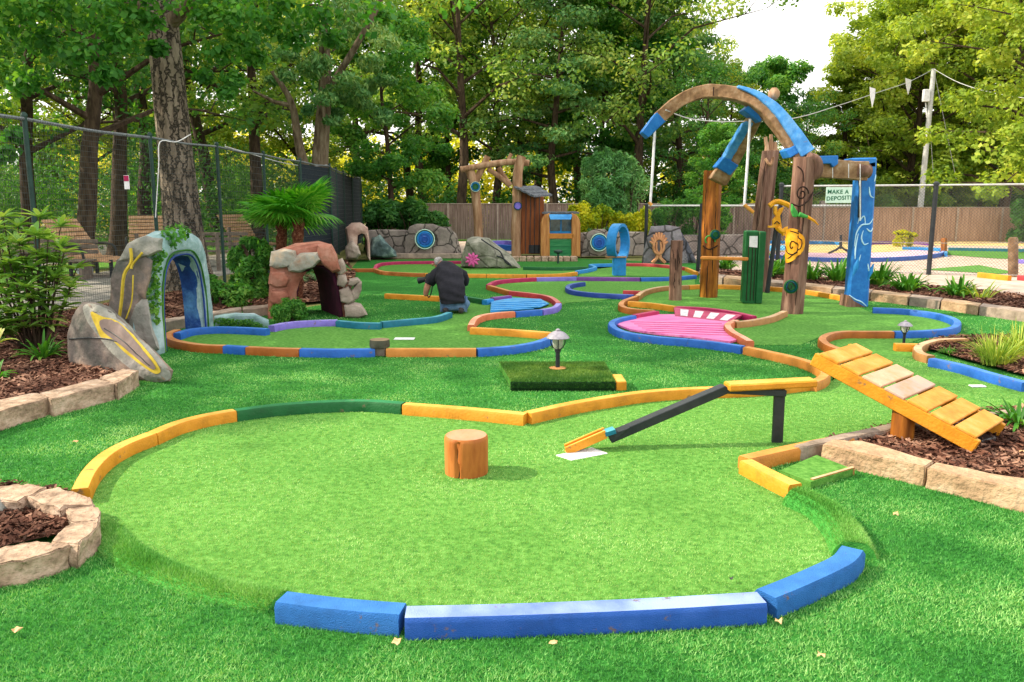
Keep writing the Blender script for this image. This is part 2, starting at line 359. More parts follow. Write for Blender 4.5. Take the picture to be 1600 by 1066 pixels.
# hole A, the foreground
rail([(125, 764), (140, 735), (165, 710), (197, 692), (236, 677)], 'yellow', 'curved amber timber ending at the ring of flat stones', key='A1')
rail([(237, 677), (275, 661), (320, 649), (366, 641)], 'yellow', 'curved amber timber joining the long dark green one', key='A2')
rail([(368, 641), (430, 633), (500, 628), (570, 626), (630, 630)], 'dgreen', 'long dark green curved timber at the back of the front green', key='A3')
rail([(632, 631), (700, 636), (760, 641), (821, 647)], 'yellow', 'straight amber timber from the dark green one to the corner behind the stump', key='A4')
rail([(824, 645), (893, 630), (958, 619), (1010, 612), (1080, 607), (1150, 605), (1210, 601), (1262, 595)], 'yellow', 'long amber timber running from the corner joint behind the black ball ramp', key='A5')
rail([(1166, 542), (1200, 549), (1240, 558), (1272, 568), (1289, 580), (1284, 590), (1268, 597)], 'orange', 'hooked orange timber between pink deck and plank bridge', key='A7')
rail([(1328, 683), (1290, 688), (1230, 700), (1163, 715)], 'orange', 'orange timber meeting the stone kerb beside the small turf ramp', key='A8')
rail([(1166, 719), (1205, 739), (1243, 757)], 'yellow', 'short amber timber in front of the small turf ramp', key='A9')
rail([(1332, 857), (1316, 875), (1269, 898), (1232, 914), (1197, 928)], 'sandblue', 'curved gritty blue timber at the right front of the big green', w=.115, key='A10')
rail([(1190, 934), (1000, 945), (800, 953), (634, 957)], 'royal', 'long straight royal blue timber with faded lavender top in front', w=.115, key='A11')
rail([(629, 952), (530, 944), (440, 933)], 'sandblue', 'short gritty blue timber at the left front of the big green', w=.115, key='A12')
# turf covered mounds that close hole A
def mound(px, label, w=.17, h=.085, key=None):
    pts = [G(u, v, h) for u, v in px]; cv = crom([Vector((p.x, p.y, 0)) for p in pts], 8)
    mb = MB(); pr = [(-.5 * w * 1.25, 0), (-.5 * w, h * .55), (-.3 * w, h * .95), (0, h), (.3 * w, h * .95), (.5 * w, h * .55), (.5 * w * 1.25, 0)]
    mb.sweep([p + Vector((0, 0, .003)) for p in cv], pr)
    t = thing('turf_curb', label, 'turf curb', cv[len(cv) // 2]); obj('curb_core', mb, m_mound, t, smooth=60)
    g = np.random.default_rng(9); nseg = len(cv) - 1; L_ = sum((cv[i + 1] - cv[i]).length for i in range(nseg)); n = int(L_ * 26000); V = np.zeros((n, 3, 3))
    k = g.integers(0, nseg, n); f = g.random(n); A = np.array([list(p) for p in cv]); P0 = A[k] + (A[k + 1] - A[k]) * f[:, None]; T = A[k + 1] - A[k]; T /= np.linalg.norm(T, axis=1)[:, None]
    N_ = np.stack([T[:, 1], -T[:, 0], np.zeros(n)], 1); s = g.uniform(-1, 1, n); q = np.clip(1 - np.abs(s) ** 3.2, 0, 1) * h; base = P0 + N_ * (s * w * .6)[:, None]; base[:, 2] = q + .002
    out = N_ * (s * .8)[:, None] + np.array([0, 0, 1.]) * (1 - .5 * np.abs(s))[:, None] + g.normal(size=(n, 3)) * .55; th = g.uniform(0, 6.28, n); sd = np.stack([np.cos(th), np.sin(th), np.zeros(n)], 1) * .0021
    V[:, 0] = base - sd; V[:, 1] = base + sd; V[:, 2] = base + out * (.012 * g.uniform(.5, 1.2, n))[:, None]
    npobj('turf_pile', V.reshape(-1, 3), 3, m_bl0, t)
    if key: RAILPTS[key] = cv
m_bl0 = LM('curb_turf_fibre', rgb('34762e'), rgb('5c9c44'), rgb('94c070'), tr=.2, big=1.5, rough=.6)
m_mound = turfmat('green_turf_wrap', rgb('2c6c2e'), rgb('449040'), rgb('5ca44c'))
mound([(1246, 764), (1292, 787), (1322, 818), (1336, 848)], 'turf wrapped rounded curb between short amber timber and curved blue timber', key='A13')
mound([(436, 932), (340, 915), (250, 885), (195, 855), (158, 820)], 'low turf wrapped curb from the short blue timber to the stone ring', w=.15, h=.035, key='A14')
# hole B, mid left
rail([(277, 515), (263, 522), (272, 531), (310, 538), (351, 540)], 'brown', 'worn brown curved timber beside the blue rock archway', key='B1')
rail([(352, 540), (386, 542)], 'blue', 'short blue timber between two orange brown ones, left of the post stub', key='B2')
rail([(387, 542), (430, 544), (469, 545)], 'brown', 'orange brown timber between the short and the long blue one', key='B3')
rail([(470, 545), (530, 546), (586, 545)], 'blue', 'blue straight timber left of the sawn post stub', key='B4')
rail([(604, 545), (680, 545), (744, 545)], 'orange', 'orange timber right of the sawn post stub', key='B5')
rail([(745, 545), (800, 541), (840, 534), (866, 524)], 'blue', 'curved blue timber ending behind the lamp on the turf block', key='B6')
rail([(276, 521), (300, 514), (340, 511), (380, 512), (418, 514)], 'blue', 'blue timber running under the blue rock archway', key='B7')
rail([(424, 509), (450, 504), (490, 501), (527, 500)], 'lav', 'lavender timber in front of the brown rock tunnel', key='B8')
rail([(528, 501), (560, 504), (595, 505)], 'teal', 'short teal timber right of the lavender one', key='B9')
rail([(596, 503), (640, 499), (680, 495), (702, 488)], 'teal', 'long teal timber beside the kneeling photographer', key='B10')
rail([(736, 512), (795, 515), (862, 520)], 'yellow', 'amber timber pointing at the lamp from its left', key='B11')
rail([(736, 508), (741, 499), (752, 493), (775, 489), (803, 487)], 'salmon', 'salmon curved timber left of the light blue plank deck front', key='B12')
rail([(804, 487), (845, 484)], 'blue', 'blue timber along the front of the light blue plank deck', key='B13')
rail([(846, 484), (866, 480), (873, 474)], 'lav', 'short lavender timber at the right corner of the light blue deck', key='B14')
rail([(873, 473), (860, 464), (835, 459), (798, 455)], 'red', 'brick red curved timber behind the light blue plank deck', key='B15')
rail([(797, 455), (779, 450), (764, 446)], 'brown', 'short brown timber left of the red curved one', key='B16')
rail([(763, 445), (775, 439), (800, 436), (837, 434)], 'magenta', 'plum coloured curved timber at the far left of the middle hole', key='B17')
rail([(838, 434), (900, 433)], 'lav', 'lavender timber between plum and violet ones in the middle hole', key='B18')
rail([(901, 433), (1000, 434)], 'purple', 'violet straight timber in front of the blue loop', key='B19')
rail([(1001, 434), (1050, 433), (1086, 430)], 'blue', 'blue timber ending at the black fence post', key='B20')
rail([(603, 459), (640, 461), (725, 465)], 'yellow', 'thin amber timber passing behind the kneeling photographer', key='B21')
rail([(726, 463), (756, 468)], 'dgreen', 'short green timber right of the kneeling photographer', key='B22')
rail([(757, 469), (768, 467)], 'cyan', 'tiny bright blue timber at the left corner of the plank deck', key='B23')
rail([(769, 465), (797, 462)], 'purple', 'short grey violet timber behind the light blue plank deck', key='B24')
# hole C, far
rail([(586, 419), (590, 413), (604, 410), (640, 408.5), (722, 408)], 'magenta', 'magenta curved timber of the farthest left hole', key='C1')
rail([(586, 420), (600, 424), (640, 426.5), (664, 427)], 'brown', 'brown curved timber below the magenta one', key='C2')
rail([(665, 427), (712, 428), (760, 428.5)], 'yellow', 'amber timber behind the photographer in front of the boulder', key='C3')
rail([(761, 428.5), (822, 429)], 'yellow', 'amber timber in front of the green one under the hut', key='C4')
rail([(823, 429), (872, 428), (900, 425)], 'yellow', 'amber timber next to the small blue zigzag', key='C5')
rail([(540, 420), (585, 420)], 'brown', 'thin brown timber reaching the magenta hole from the left', key='C6')
rail([(901, 423), (916, 421), (930, 417), (924, 413), (965, 412)], 'cyan', 'bright blue zigzag timber left of the blue loop', key='C7')
rail([(975, 411.5), (1012, 412), (1050, 415), (1072, 418)], 'red', 'orange red curved timber right of the blue loop', key='C8')
rail([(1073, 418.5), (1088, 425)], 'yellow', 'short amber timber between red one and black fence post', key='C9')
rail([(818, 417), (870, 418), (917, 417)], 'dgreen', 'dark green timber below the green boarded booth', key='C10')
# hole D
rail([(912, 441), (893, 444), (887, 449), (897, 454), (930, 458), (990, 461)], 'navy', 'navy hooked timber in the middle of the course', key='D1')
rail([(974, 454), (1004, 455)], 'red', 'small brick red timber above the navy hook', key='D2')
# hole E
rail([(996, 462), (1008, 454), (1035, 448), (1075, 446)], 'wood', 'pale wooden curved timber around the totem ring, left end', key='E1')
rail([(1076, 446), (1119, 445), (1199, 448)], 'yellow', 'amber timber passing behind the green post', key='E2')
rail([(1200, 448), (1258, 453), (1324, 464)], 'yellow', 'amber timber ending at the blue totem', key='E3')
rail([(994, 463), (975, 470), (971, 477), (985, 482), (1022, 485)], 'brown', 'worn hooked timber left of the magenta rail', key='E4')
rail([(983, 471), (1020, 474), (1056, 479)], 'yellow', 'short amber timber joining the magenta rail behind the pink deck', key='E5')
rail([(1057, 479), (1100, 481), (1140, 486), (1178, 494)], 'magenta', 'magenta timber above the row of white squares', key='E6')
rail([(1148, 503), (1170, 501), (1203, 495), (1226, 486)], 'wood', 'bent pale timber right of the pink deck', key='E7')
rail([(1150, 500), (1137, 507), (1144, 517), (1160, 526), (1172, 533)], 'salmon', 'salmon curved timber closing the pink deck on the right', key='E8')
rail([(990, 493), (964, 499), (956, 507), (974, 518), (1025, 526), (1075, 530)], 'blue', 'bright blue curved timber around the left of the pink deck', key='E9')
rail([(1076, 530), (1120, 535), (1161, 541)], 'blue', 'straight blue timber right front of the pink deck', key='E10')
rail([(991, 492), (1026, 486)], 'magenta', 'short magenta timber at the upper left of the pink deck', key='E11')
# hole F
rail([(1395, 518), (1350, 518), (1319, 518), (1295, 522), (1285, 530), (1300, 541), (1338, 552)], 'brown', 'worn brown curved timber left of the standing lantern', key='F1')
rail([(1364, 481), (1411, 483), (1459, 489), (1488, 497), (1496, 505), (1484, 513), (1443, 517), (1396, 518)], 'blue', 'long curved blue timber right of the blue totem', key='F2')
rail([(1398, 537), (1436, 538)], 'yellow', 'short amber timber under the standing lantern', key='F3')
rail([(1455, 556), (1437, 550), (1437, 540), (1465, 531), (1510, 529)], 'wood', 'pale curved curb around the tufted grass bed', key='F4')
rail([(1456, 560), (1502, 570), (1551, 584), (1604, 598)], 'blue', 'blue timber in front of the tufted grass bed', key='F5')
# putting greens
def loop(keys):
    out = []
    for k in keys:
        if isinstance(k, tuple): out.append(xy(G(*k)))
        else:
            rev = k.startswith('-'); c = RAILPTS[k.strip('-')]; c = c[::-1] if rev else c
            out += [(p.x, p.y) for p in c]
    return out
GREENS = []
def green(keys, z=.008):
    p = loop(keys); GREENS.append(p); return sheet('putting_green', p, z, m_green)
green(['A1', 'A2', 'A3', 'A4', 'A5', (1300, 597), (1300, 560), (1338, 556), '-F1', (1396, 524), (1443, 522), (1500, 508), (1398, 545), (1437, 555), 'F5', (1620, 640), (1400, 670), 'A8', 'A9', 'A13', 'A10', 'A11', 'A12', 'A14', (130, 790)])
green(['B1', 'B2', 'B3', 'B4', 'B5', 'B6', '-B11', 'B12', 'B13', 'B14', 'B15', 'B24', '-B22', (725, 480), '-B10', '-B9', '-B8', '-B7'])
green(['B15', 'B16', 'B17', 'B18', 'B19', 'B20', (1086, 448), (995, 463), (940, 470), (885, 474)])
green(['C1', (760, 412), (818, 419), 'C10', '-C7', '-C5', '-C4', '-C3', '-C2'])
green([(905, 425), (930, 421), (935, 417), (970, 414), 'C8', 'C9', (1080, 432), (905, 433)])
green(['E1', 'E2', 'E3', (1340, 480), 'F2', (1300, 520), (1250, 540), (1175, 540), '-E8', 'E7', '-E6', '-E5'])
# decks
def deck(px, col, label, z, n, edge):
    pts = [G(u, v, z) for u, v in px]
    mb = MB(); mb.prism([xy(p) for p in pts], z - .02, z)
    t = thing('plank_deck', label, 'deck', (pts[0].x, pts[0].y, 0))
    obj('deck_board', mb, P[col], t, bevel=.006)
    return t, pts
dk1, _ = deck([(767, 471), (800, 465), (845, 467), (858, 474), (845, 479), (803, 484), (766, 487)], 'deckblue' if 'deckblue' in P else 'cyan', 'light blue plank deck set inside the curving timbers', .05, 6, None)
for i in range(5):
    a = G(768, 474 + i * 3, .052); b = G(852 - abs(i - 1) * 6, 471 + i * 3, .052)
    mb = MB(); mb.bar(a + Vector((0, 0, .004)), b + Vector((0, 0, .004)), .03, .012); obj('raised_batten', mb, P['cyan'], dk1)
P['deckpink'] = M('pink_plank_paint', [rgb('c85a9c'), rgb('e478b4'), rgb('ee98c4')], scale=6, stretch=(.4, 3, 1), rough=.6, bump=.3, bscale=20)
mb = MB(); pk = [(963, 506), (978, 499), (1000, 494), (1028, 491), (1060, 491), (1100, 494), (1143, 501), (1136, 508), (1144, 518), (1158, 529), (1140, 533), (1080, 525), (1025, 520), (985, 514)]
pts = [G(u, v, .045) for u, v in pk]
t = thing('pink_deck', 'bright pink plank deck inside blue and magenta timbers', 'deck', (pts[0].x, pts[0].y, 0))
mb.prism([xy(p) for p in pts], .012, .045); obj('deck_board', mb, P['deckpink'], t, bevel=.004)
for i in range(6):
    a = G(985 + i * 6, 503 + i * 3.2, .047); b = G(1128 + i * 3, 506 + i * 3.6, .047)
    mb = MB(); mb.bar(a, b, .012, .006); obj('deck_seam', mb, P['magenta'], t)
# magenta sloping board with white squares
a, b = G(1053, 480, .085), G(1160, 492, .085); c_, d_ = G(1055, 494, .046), G(1140, 503, .046)
mb = MB(); mb.slab([a, b, d_, c_], (0, .01, -.03)); obj('sloping_board', mb, P['magenta'], t)
for i in range(4):
    s0, s1 = .10 + i * .235, .10 + i * .235 + .13
    q = lambda s, r: (a.lerp(b, s)).lerp(c_.lerp(d_, s), r) + Vector((0, -.004, .006))
    mb = MB(); mb.slab([q(s0, .18), q(s1, .18), q(s1, .9), q(s0, .9)], (0, .002, -.006)); obj('white_square', mb, P['white'], t)
# ---------------------------------------------------------------- stones
m_stone = M('pinkish_sandstone', [rgb('6c5a4c'), rgb('a48c78'), rgb('c4ac9a')], scale=9, rough=.9, bump=1, bscale=22, bdist=.03, detail=9)
m_kerb = M('tan_concrete_kerb', [rgb('8a7058'), rgb('a88c70'), rgb('bca48a')], scale=5, rough=.9, bump=1, bscale=30, bdist=.02)
m_greyst = M('weathered_grey_kerb', [rgb('706458'), rgb('94857a'), rgb('b09c8c')], scale=6, rough=.9, bump=.6, bscale=30, bdist=.01)
def block(px, z, label, name='kerb_block', mat=None, cat='kerb stone', group=None, amp=.009, bev=.007):
    pts = [G(u, v, z) for u, v in px]; c = sum(pts, Vector()) / len(pts)
    mb = MB(); mb.prism([xy(p) for p in pts], -.01, z); 
    me = bpy.data.meshes.new(name); me.from_pydata([(v[0] - c.x, v[1] - c.y, v[2]) for v in mb.v], [], mb.f)
    bm = bmesh.new(); bm.from_mesh(me)
    bmesh.ops.bevel(bm, geom=bm.edges[:], offset=bev, segments=2, affect='EDGES', clamp_overlap=True)
    bmesh.ops.subdivide_edges(bm, edges=[e for e in bm.edges if e.calc_length() > .06], cuts=4, use_grid_fill=True)
    for v in bm.verts:
        p = v.co + Vector((c.x, c.y, 0)); d = mnoise.noise_vector(p * 7) * amp + mnoise.noise_vector(p * 22) * amp * .55 + mnoise.noise_vector(p * 60) * amp * .3
        v.co += d
    bm.to_mesh(me); bm.free(); me.materials.append(mat or m_stone)
    me.polygons.foreach_set("use_smooth", [True] * len(me.polygons)); me.set_sharp_from_angle(angle=R(35))
    o = bpy.data.objects.new(name, me); C.objects.link(o); o.location = (c.x, c.y, 0)
    return tag(o, label, cat, group)
gR = 'rough flat stones ringing the front planter'
block([(-40, 752), (0, 757), (30, 755), (70, 762), (42, 779), (30, 783), (-40, 778)], .12, 'flat pink stone at the back left of the front stone ring', 'ring_stone', group=gR, amp=.02)
block([(45, 779), (75, 762), (100, 765), (140, 774), (152, 785), (100, 792), (92, 796)], .12, 'flat stone of the ring touching the amber timber end', 'ring_stone', group=gR, amp=.02)
block([(102, 796), (150, 786), (157, 794), (157, 813), (108, 813)], .115, 'squarish stone at the right tip of the front stone ring', 'ring_stone', group=gR, amp=.018)
block([(108, 816), (156, 812), (155, 822), (120, 852), (80, 843)], .12, 'angular pale stone at the lower right of the stone ring', 'ring_stone', group=gR, amp=.016)
block([(-50, 890), (-50, 860), (0, 858), (60, 842), (88, 844), (109, 849), (80, 862), (35, 875)], .12, 'long rough stone at the front of the stone ring', 'ring_stone', group=gR, amp=.02)
bed0 = [xy(G(*p)) for p in ((-60, 770), (40, 770), (110, 785), (130, 815), (90, 850), (0, 870), (-60, 880))]
sheet('mulch_bed_front', bed0, .05, m_mulch)
gL = 'kerb blocks edging the left mulch bed'
block([(-60, 640), (0, 624), (58, 613), (76, 621), (0, 643), (-60, 662)], .15, 'grey tan kerb block at the left photo edge below the boulder bed', mat=m_stone, group=gL)
block([(62, 614), (152, 591), (178, 599), (80, 624)], .15, 'middle tan kerb block of the left mulch bed', mat=m_stone, group=gL)
block([(155, 590), (192, 576), (217, 579), (182, 600)], .15, 'short kerb block beside the tilted painted boulder', mat=m_stone, group=gL)
bedL = [xy(G(*p, .12)) for p in ((-300, 648), (0, 634), (70, 617), (160, 594), (205, 582))] + [xy(G(*p)) for p in ((230, 560), (250, 530), (258, 512))] + [(-4.6, 10.6), (-6.3, 15), (-6.9, 11.8), (-7.0, 8), (-7.4, 7)]
sheet('mulch_bed_left', bedL, .06, m_mulch)
gM = 'low kerb blocks behind the rock archway'
qq = [(246, 515, 505), (292, 509, 498), (330, 500, 491), (378, 493, 484), (424, 488, 480)]
nm = ['first', 'second', 'third', 'fourth']
for i in range(4):
    (u0, v0, w0), (u1, v1, w1) = qq[i], qq[i + 1]
    block([(u0 + 1, w0), (u1 - 1, w1), (u1 - 1, w1 - 5), (u0 + 1, w0 - 5)], .13, nm[i] + ' low kerb block from the left behind the rock archway', mat=m_greyst, group=gM)
bedP = [(-4.9, 10.9)] + [xy(G(*p)) for p in ((292, 500), (330, 493), (378, 486), (424, 481), (470, 478), (545, 470), (556, 430), (542, 410))] + [(-5.3, 24), (-5.9, 17), (-6.4, 15), (-6.8, 12)]
sheet('mulch_bed_palms', bedP, .05, m_mulch)
# right front bed
gK = 'long kerb stones in front of the plank bridge bed'
block([(1284, 694), (1300, 687), (1345, 688), (1459, 721), (1446, 729)], .13, 'tan kerb stone starting beside the small turf ramp', mat=m_kerb, group=gK)
block([(1462, 723), (1605, 749), (1640, 775), (1560, 757), (1449, 731)], .13, 'tan kerb stone at the right photo edge below the plank bridge', mat=m_kerb, group=gK)
block([(1240, 697), (1300, 681), (1398, 660), (1440, 652), (1446, 657), (1400, 668), (1330, 684), (1262, 699)], .10, 'long grey kerb stone passing behind the log post of the bridge', mat=m_greyst)
block([(1500, 650), (1560, 640), (1640, 636), (1640, 642), (1560, 647), (1510, 656)], .10, 'grey kerb stone behind the lower end of the plank bridge', mat=m_greyst)
bedR = [xy(G(*p)) for p in ((1280, 700), (1330, 692), (1400, 671), (1445, 660), (1560, 648), (1680, 640), (1780, 800), (1600, 765), (1450, 735))]
sheet('mulch_bed_bridge', bedR, .05, m_mulch)
bedG = [xy(G(*p)) for p in ((1445, 548), (1445, 541), (1470, 533), (1520, 530), (1680, 530), (1700, 606), (1600, 592), (1550, 578), (1500, 565))]
sheet('mulch_bed_tufts', bedG, .045, m_mulch)
# small turf ramp
pts = [(1219, 735), (1276, 711), (1333, 733), (1267, 753)]
t = thing('turf_ramp', 'small light green turf ramp inside the amber corner', 'ramp', G(1267, 755))
q = [G(u, v, .05) for u, v in pts]; mb = MB(); mb.slab([q[0], q[1], q[2], q[3]], (0, 0, -.045)); obj('turf_top', mb, m_green, t)
mb = MB(); mb.bar(G(1268, 755, .03) , G(1333, 736, .03), .02, .055); obj('wooden_lip', mb, P['wood'], t)
# kerb row below the chain link fence
kp = [(1092, 431), (1130, 434), (1180, 439), (1240, 444.5), (1300, 451), (1360, 457), (1420, 464), (1470, 470), (1530, 478), (1620, 490)]
onm = ['first', 'second', 'third', 'fourth', 'fifth', 'sixth', 'seventh', 'eighth', 'ninth']
for i in range(9):
    (u0, v0), (u1, v1) = kp[i], kp[i + 1]
    block([(u0 + 1, v0), (u1 - 1, v1), (u1 + 4, v1 - 4.5), (u0 + 5, v0 - 4.5)], .15, onm[i] + ' kerb block from the left in the row below the chain link fence', mat=m_kerb if i % 2 else m_greyst, group='kerb blocks below the chain link fence', amp=.006)
bedF = [xy(G(u, v - 3, .1)) for u, v in kp] + [xy(G(u, v, 0)) for u, v in ((1620, 471), (1420, 450), (1220, 434), (1095, 425))]
sheet('mulch_bed_fence', bedF, .09, m_mulch)
BEDS = [bed0, bedL, bedP, bedR, bedG, bedF]
# ---------------------------------------------------------------- turf fibres and mulch chips (uncountable)
def inpoly(X, Y, poly):
    r = np.zeros(len(X), bool); n = len(poly)
    for i in range(n):
        x0, y0 = poly[i]; x1, y1 = poly[(i + 1) % n]
        if y0 == y1: continue
        c = ((y0 > Y) != (y1 > Y)) & (X < (x1 - x0) * (Y - y0) / (y1 - y0) + x0); r ^= c
    return r
rg = np.random.default_rng(5)
def blades(n, y0, y1, h, w, side):
    Y = rg.uniform(y0, y1, n); X = rg.uniform(-1, 1, n) * (.68 * Y + .25)
    ok = inpoly(X, Y, lawn)
    for b in BEDS: ok &= ~inpoly(X, Y, b)
    g = np.zeros(n, bool)
    for p in GREENS: g |= inpoly(X, Y, p)
    ok &= g if side else ~g
    X, Y = X[ok], Y[ok]; n = len(X)
    hh = h * rg.uniform(.6, 1.25, n); th = rg.uniform(0, 2 * np.pi, n); ln = hh * rg.uniform(.2, 1.3, n); la = rg.uniform(0, 2 * np.pi, n)
    b0 = np.stack([X - np.cos(th) * w, Y - np.sin(th) * w, np.full(n, .006)], 1); b1 = np.stack([X + np.cos(th) * w, Y + np.sin(th) * w, np.full(n, .006)], 1)
    tp = np.stack([X + np.cos(la) * ln, Y + np.sin(la) * ln, .006 + hh], 1)
    return np.stack([b0, b1, tp], 1).reshape(-1, 3)
m_bl = LM('turf_fibre', rgb('22602c'), rgb('4e9846'), rgb('a0cc80'), tr=.2, big=1.5, rough=.6)
m_bl2 = LM('short_turf_fibre', rgb('5c8e3c'), rgb('8ab45e'), rgb('b8d890'), tr=.2, big=1.5, rough=.6)
V = np.concatenate([blades(230000, 2.3, 4.6, .013, .0021, 0), blades(200000, 4.6, 8.5, .013, .0034, 0), blades(90000, 8.5, 15, .013, .006, 0)])
tag(npobj('turf_fibres', V, 3, m_bl), 'dark green curled fibres of the artificial lawn', 'turf', kind='stuff')
V = np.concatenate([blades(150000, 2.5, 4.6, .010, .0019, 1), blades(130000, 4.6, 8.6, .010, .0034, 1)])
tag(npobj('short_turf_fibres', V, 3, m_bl2), 'short pale green fibres of the putting surface', 'turf', kind='stuff')
m_chip = LM('bark_chip', rgb('2c1a14'), rgb('5c3c30'), rgb('a07c68'), tr=0, big=2, rough=.9)
def chips(poly, z, n, s, big=None):
    xs = [p[0] for p in poly]; ys = [p[1] for p in poly]
    X = rg.uniform(min(xs), max(xs), n); Y = rg.uniform(min(ys), max(ys), n); ok = inpoly(X, Y, poly); X, Y = X[ok], Y[ok]; n = len(X)
    ss = s * rg.uniform(.5, 1.7, n); th = rg.uniform(0, 6.28, n); tl = rg.uniform(-.5, .5, n)
    dx, dy = np.cos(th) * ss, np.sin(th) * ss; ex, ey = -np.sin(th) * ss * .3, np.cos(th) * ss * .3
    Z = z + rg.uniform(.003, .03, n); dz = tl * ss; ez = rg.uniform(-.3, .3, n) * ss
    P4 = [np.stack([X + a * dx + b * ex, Y + a * dy + b * ey, Z + a * dz + b * ez], 1) for a, b in ((-1, -1), (1, -.7), (1, 1), (-1, .7))]
    return np.stack(P4, 1).reshape(-1, 3)
V = np.concatenate([chips(bed0, .05, 5000, .016), chips(bedL, .06, 40000, .022), chips(bedP, .05, 20000, .03), chips(bedR, .05, 14000, .018), chips(bedG, .045, 12000, .02), chips(bedF, .09, 20000, .03)])
tag(npobj('mulch_chips', V, 4, m_chip), 'loose brown bark chips covering the planting beds', 'mulch', kind='stuff')
# ---------------------------------------------------------------- foliage tools
def leafcloud(Cn, Rd, per, size, seed=0, up=.55, asp=.5, shell=.55, droop=0, rnd=.8):
    """Cn (n,3) clump centres, Rd (n,3) radii; returns rhombic leaves as (m*4,3)"""
    g = np.random.default_rng(seed); n = len(Cn); m = n * per
    c = np.repeat(Cn, per, 0); r = np.repeat(Rd, per, 0)
    d = g.normal(size=(m, 3)); d /= np.linalg.norm(d, axis=1)[:, None]
    p = c + d * r * (shell + (1 - shell) * g.random((m, 1)) ** .5) * g.uniform(.75, 1.12, (m, 1))
    nr = d * .6 + np.array([0, 0, up]) + g.normal(size=(m, 3)) * rnd * .6; nr /= np.linalg.norm(nr, axis=1)[:, None]
    ax = np.cross(nr, g.normal(size=(m, 3))); ax /= np.linalg.norm(ax, axis=1)[:, None] + 1e-9
    ax[:, 2] -= droop; ax /= np.linalg.norm(ax, axis=1)[:, None]
    sd = np.cross(nr, ax); sd /= np.linalg.norm(sd, axis=1)[:, None] + 1e-9
    s = size * g.uniform(.6, 1.4, (m, 1))
    return np.stack([p - ax * s * .5, p + sd * s * asp * .5 - ax * s * .05 , p + ax * s * .5, p - sd * s * asp * .5 - ax * s * .05], 1).reshape(-1, 3)
def gen_tree(seed, H, R0, cb, cr, nl, style='broad', lean=0):
    """returns MB of trunk with limbs, and clump centres/radii"""
    r = random.Random(seed); mb = MB(); cl = []
    pts = []; x = y = 0; 
    for i in range(9):
        z = H * .93 * i / 8; pts.append(Vector((x, y, z))); x += r.uniform(-.03, .03) * H * .5 + lean * H / 8; y += r.uniform(-.03, .03) * H * .5
    cvp = crom(pts, 2); k = len(cvp)
    mb.tube(cvp, [R0 * (1.25 if i == 0 else 1) * (1 - .88 * (i / (k - 1)) ** .9) + .015 for i in range(k)], 9, wob=.05, seed=seed)
    at = lambda z: pts[min(7, int(z / (H * .93) * 8))].lerp(pts[min(8, int(z / (H * .93) * 8) + 1)], (z / (H * .93) * 8) % 1)
    for i in range(nl):
        f = (i + r.random() * .8) / nl; z = cb + (H * .92 - cb) * f
        a = i * 2.399 + r.uniform(-.4, .4); b = at(z)
        if style == 'broad':
            ln = cr * (math.sin(math.pi * min(1, .22 + f * .78)) ** .6 * .95 + .1) * r.uniform(.75, 1.15); rise = .25 + .5 * f
        elif style == 'cone':
            ln = cr * (1.05 - f) * r.uniform(.8, 1.15) + .25; rise = .12 + .1 * f
        else:   # layered conifer
            ln = cr * (1.0 - f ** 1.5 * .8) * r.uniform(.7, 1.15); rise = .08 + .35 * f
        d = Vector((math.cos(a), math.sin(a), rise)); e = b + d * ln
        mid = b.lerp(e, .5) + Vector((r.uniform(-.1, .1) * ln, r.uniform(-.1, .1) * ln, (.10 if style == 'broad' else .05) * ln))
        if style != 'broad': e.z -= .12 * ln
        rl = max(.02, R0 * .42 * (1 - .75 * f)); mb.tube([b, mid, e], [rl, rl * .6, rl * .18], 5, cap=False)
        ns = 5 if style == 'broad' else 5
        for j in range(ns):
            t = (.42 + .6 * j / (ns - 1)); q = b.lerp(mid, min(1, t * 2)) if t < .5 else mid.lerp(e, min(1.1, t * 2 - 1))
            sp = .28 * ln if style == 'broad' else .16 * ln
            o = q + Vector((r.uniform(-sp, sp), r.uniform(-sp, sp), r.uniform(-.12, .25) * ln * (1 if style == 'broad' else .3)))
            if j and style == 'broad': mb.tube([q, o], [rl * .3, rl * .08], 4, cap=False)
            s = r.uniform(.6, 1.15)
            if style == 'broad': cs = .20 if (style == 'broad' and nl > 30) else .26; cl.append((o, (.95 * s * cr * cs, .95 * s * cr * cs, .6 * s * cr * cs)))
            else: cl.append((o, (.30 * cr * s, .30 * cr * s, .10 * cr * s)))
    top = at(H * .92)
    for j in range(4):
        cl.append((top + Vector((r.uniform(-.15, .15) * cr, r.uniform(-.15, .15) * cr, r.uniform(-.1, .06) * H * .5)), (.22 * cr, .22 * cr, .2 * cr)))
    return mb, np.array([list(c[0]) for c in cl]), np.array([c[1] for c in cl])
LMs = {
 'maple': LM('sunlit_maple_leaves', rgb('4c6c24'), rgb('84a03c'), rgb('b4c058')),
 'mid': LM('mid_green_leaves', rgb('447436'), rgb('7ca04c'), rgb('bcc86c')),
 'dark': LM('dark_green_leaves', rgb('28542a'), rgb('42783a'), rgb('6c9848'), tr=.4),
 'fresh': LM('fresh_green_leaves', rgb('2c6028'), rgb('4c883a'), rgb('84b050'), tr=.45),
 'needle': LM('conifer_needles', rgb('38683c'), rgb('5c8c50'), rgb('9cb468'), tr=.25),
 'yellow': LM('yellow_green_leaves', rgb('8a9c14'), rgb('b8bc2c'), rgb('dcd848')),
}
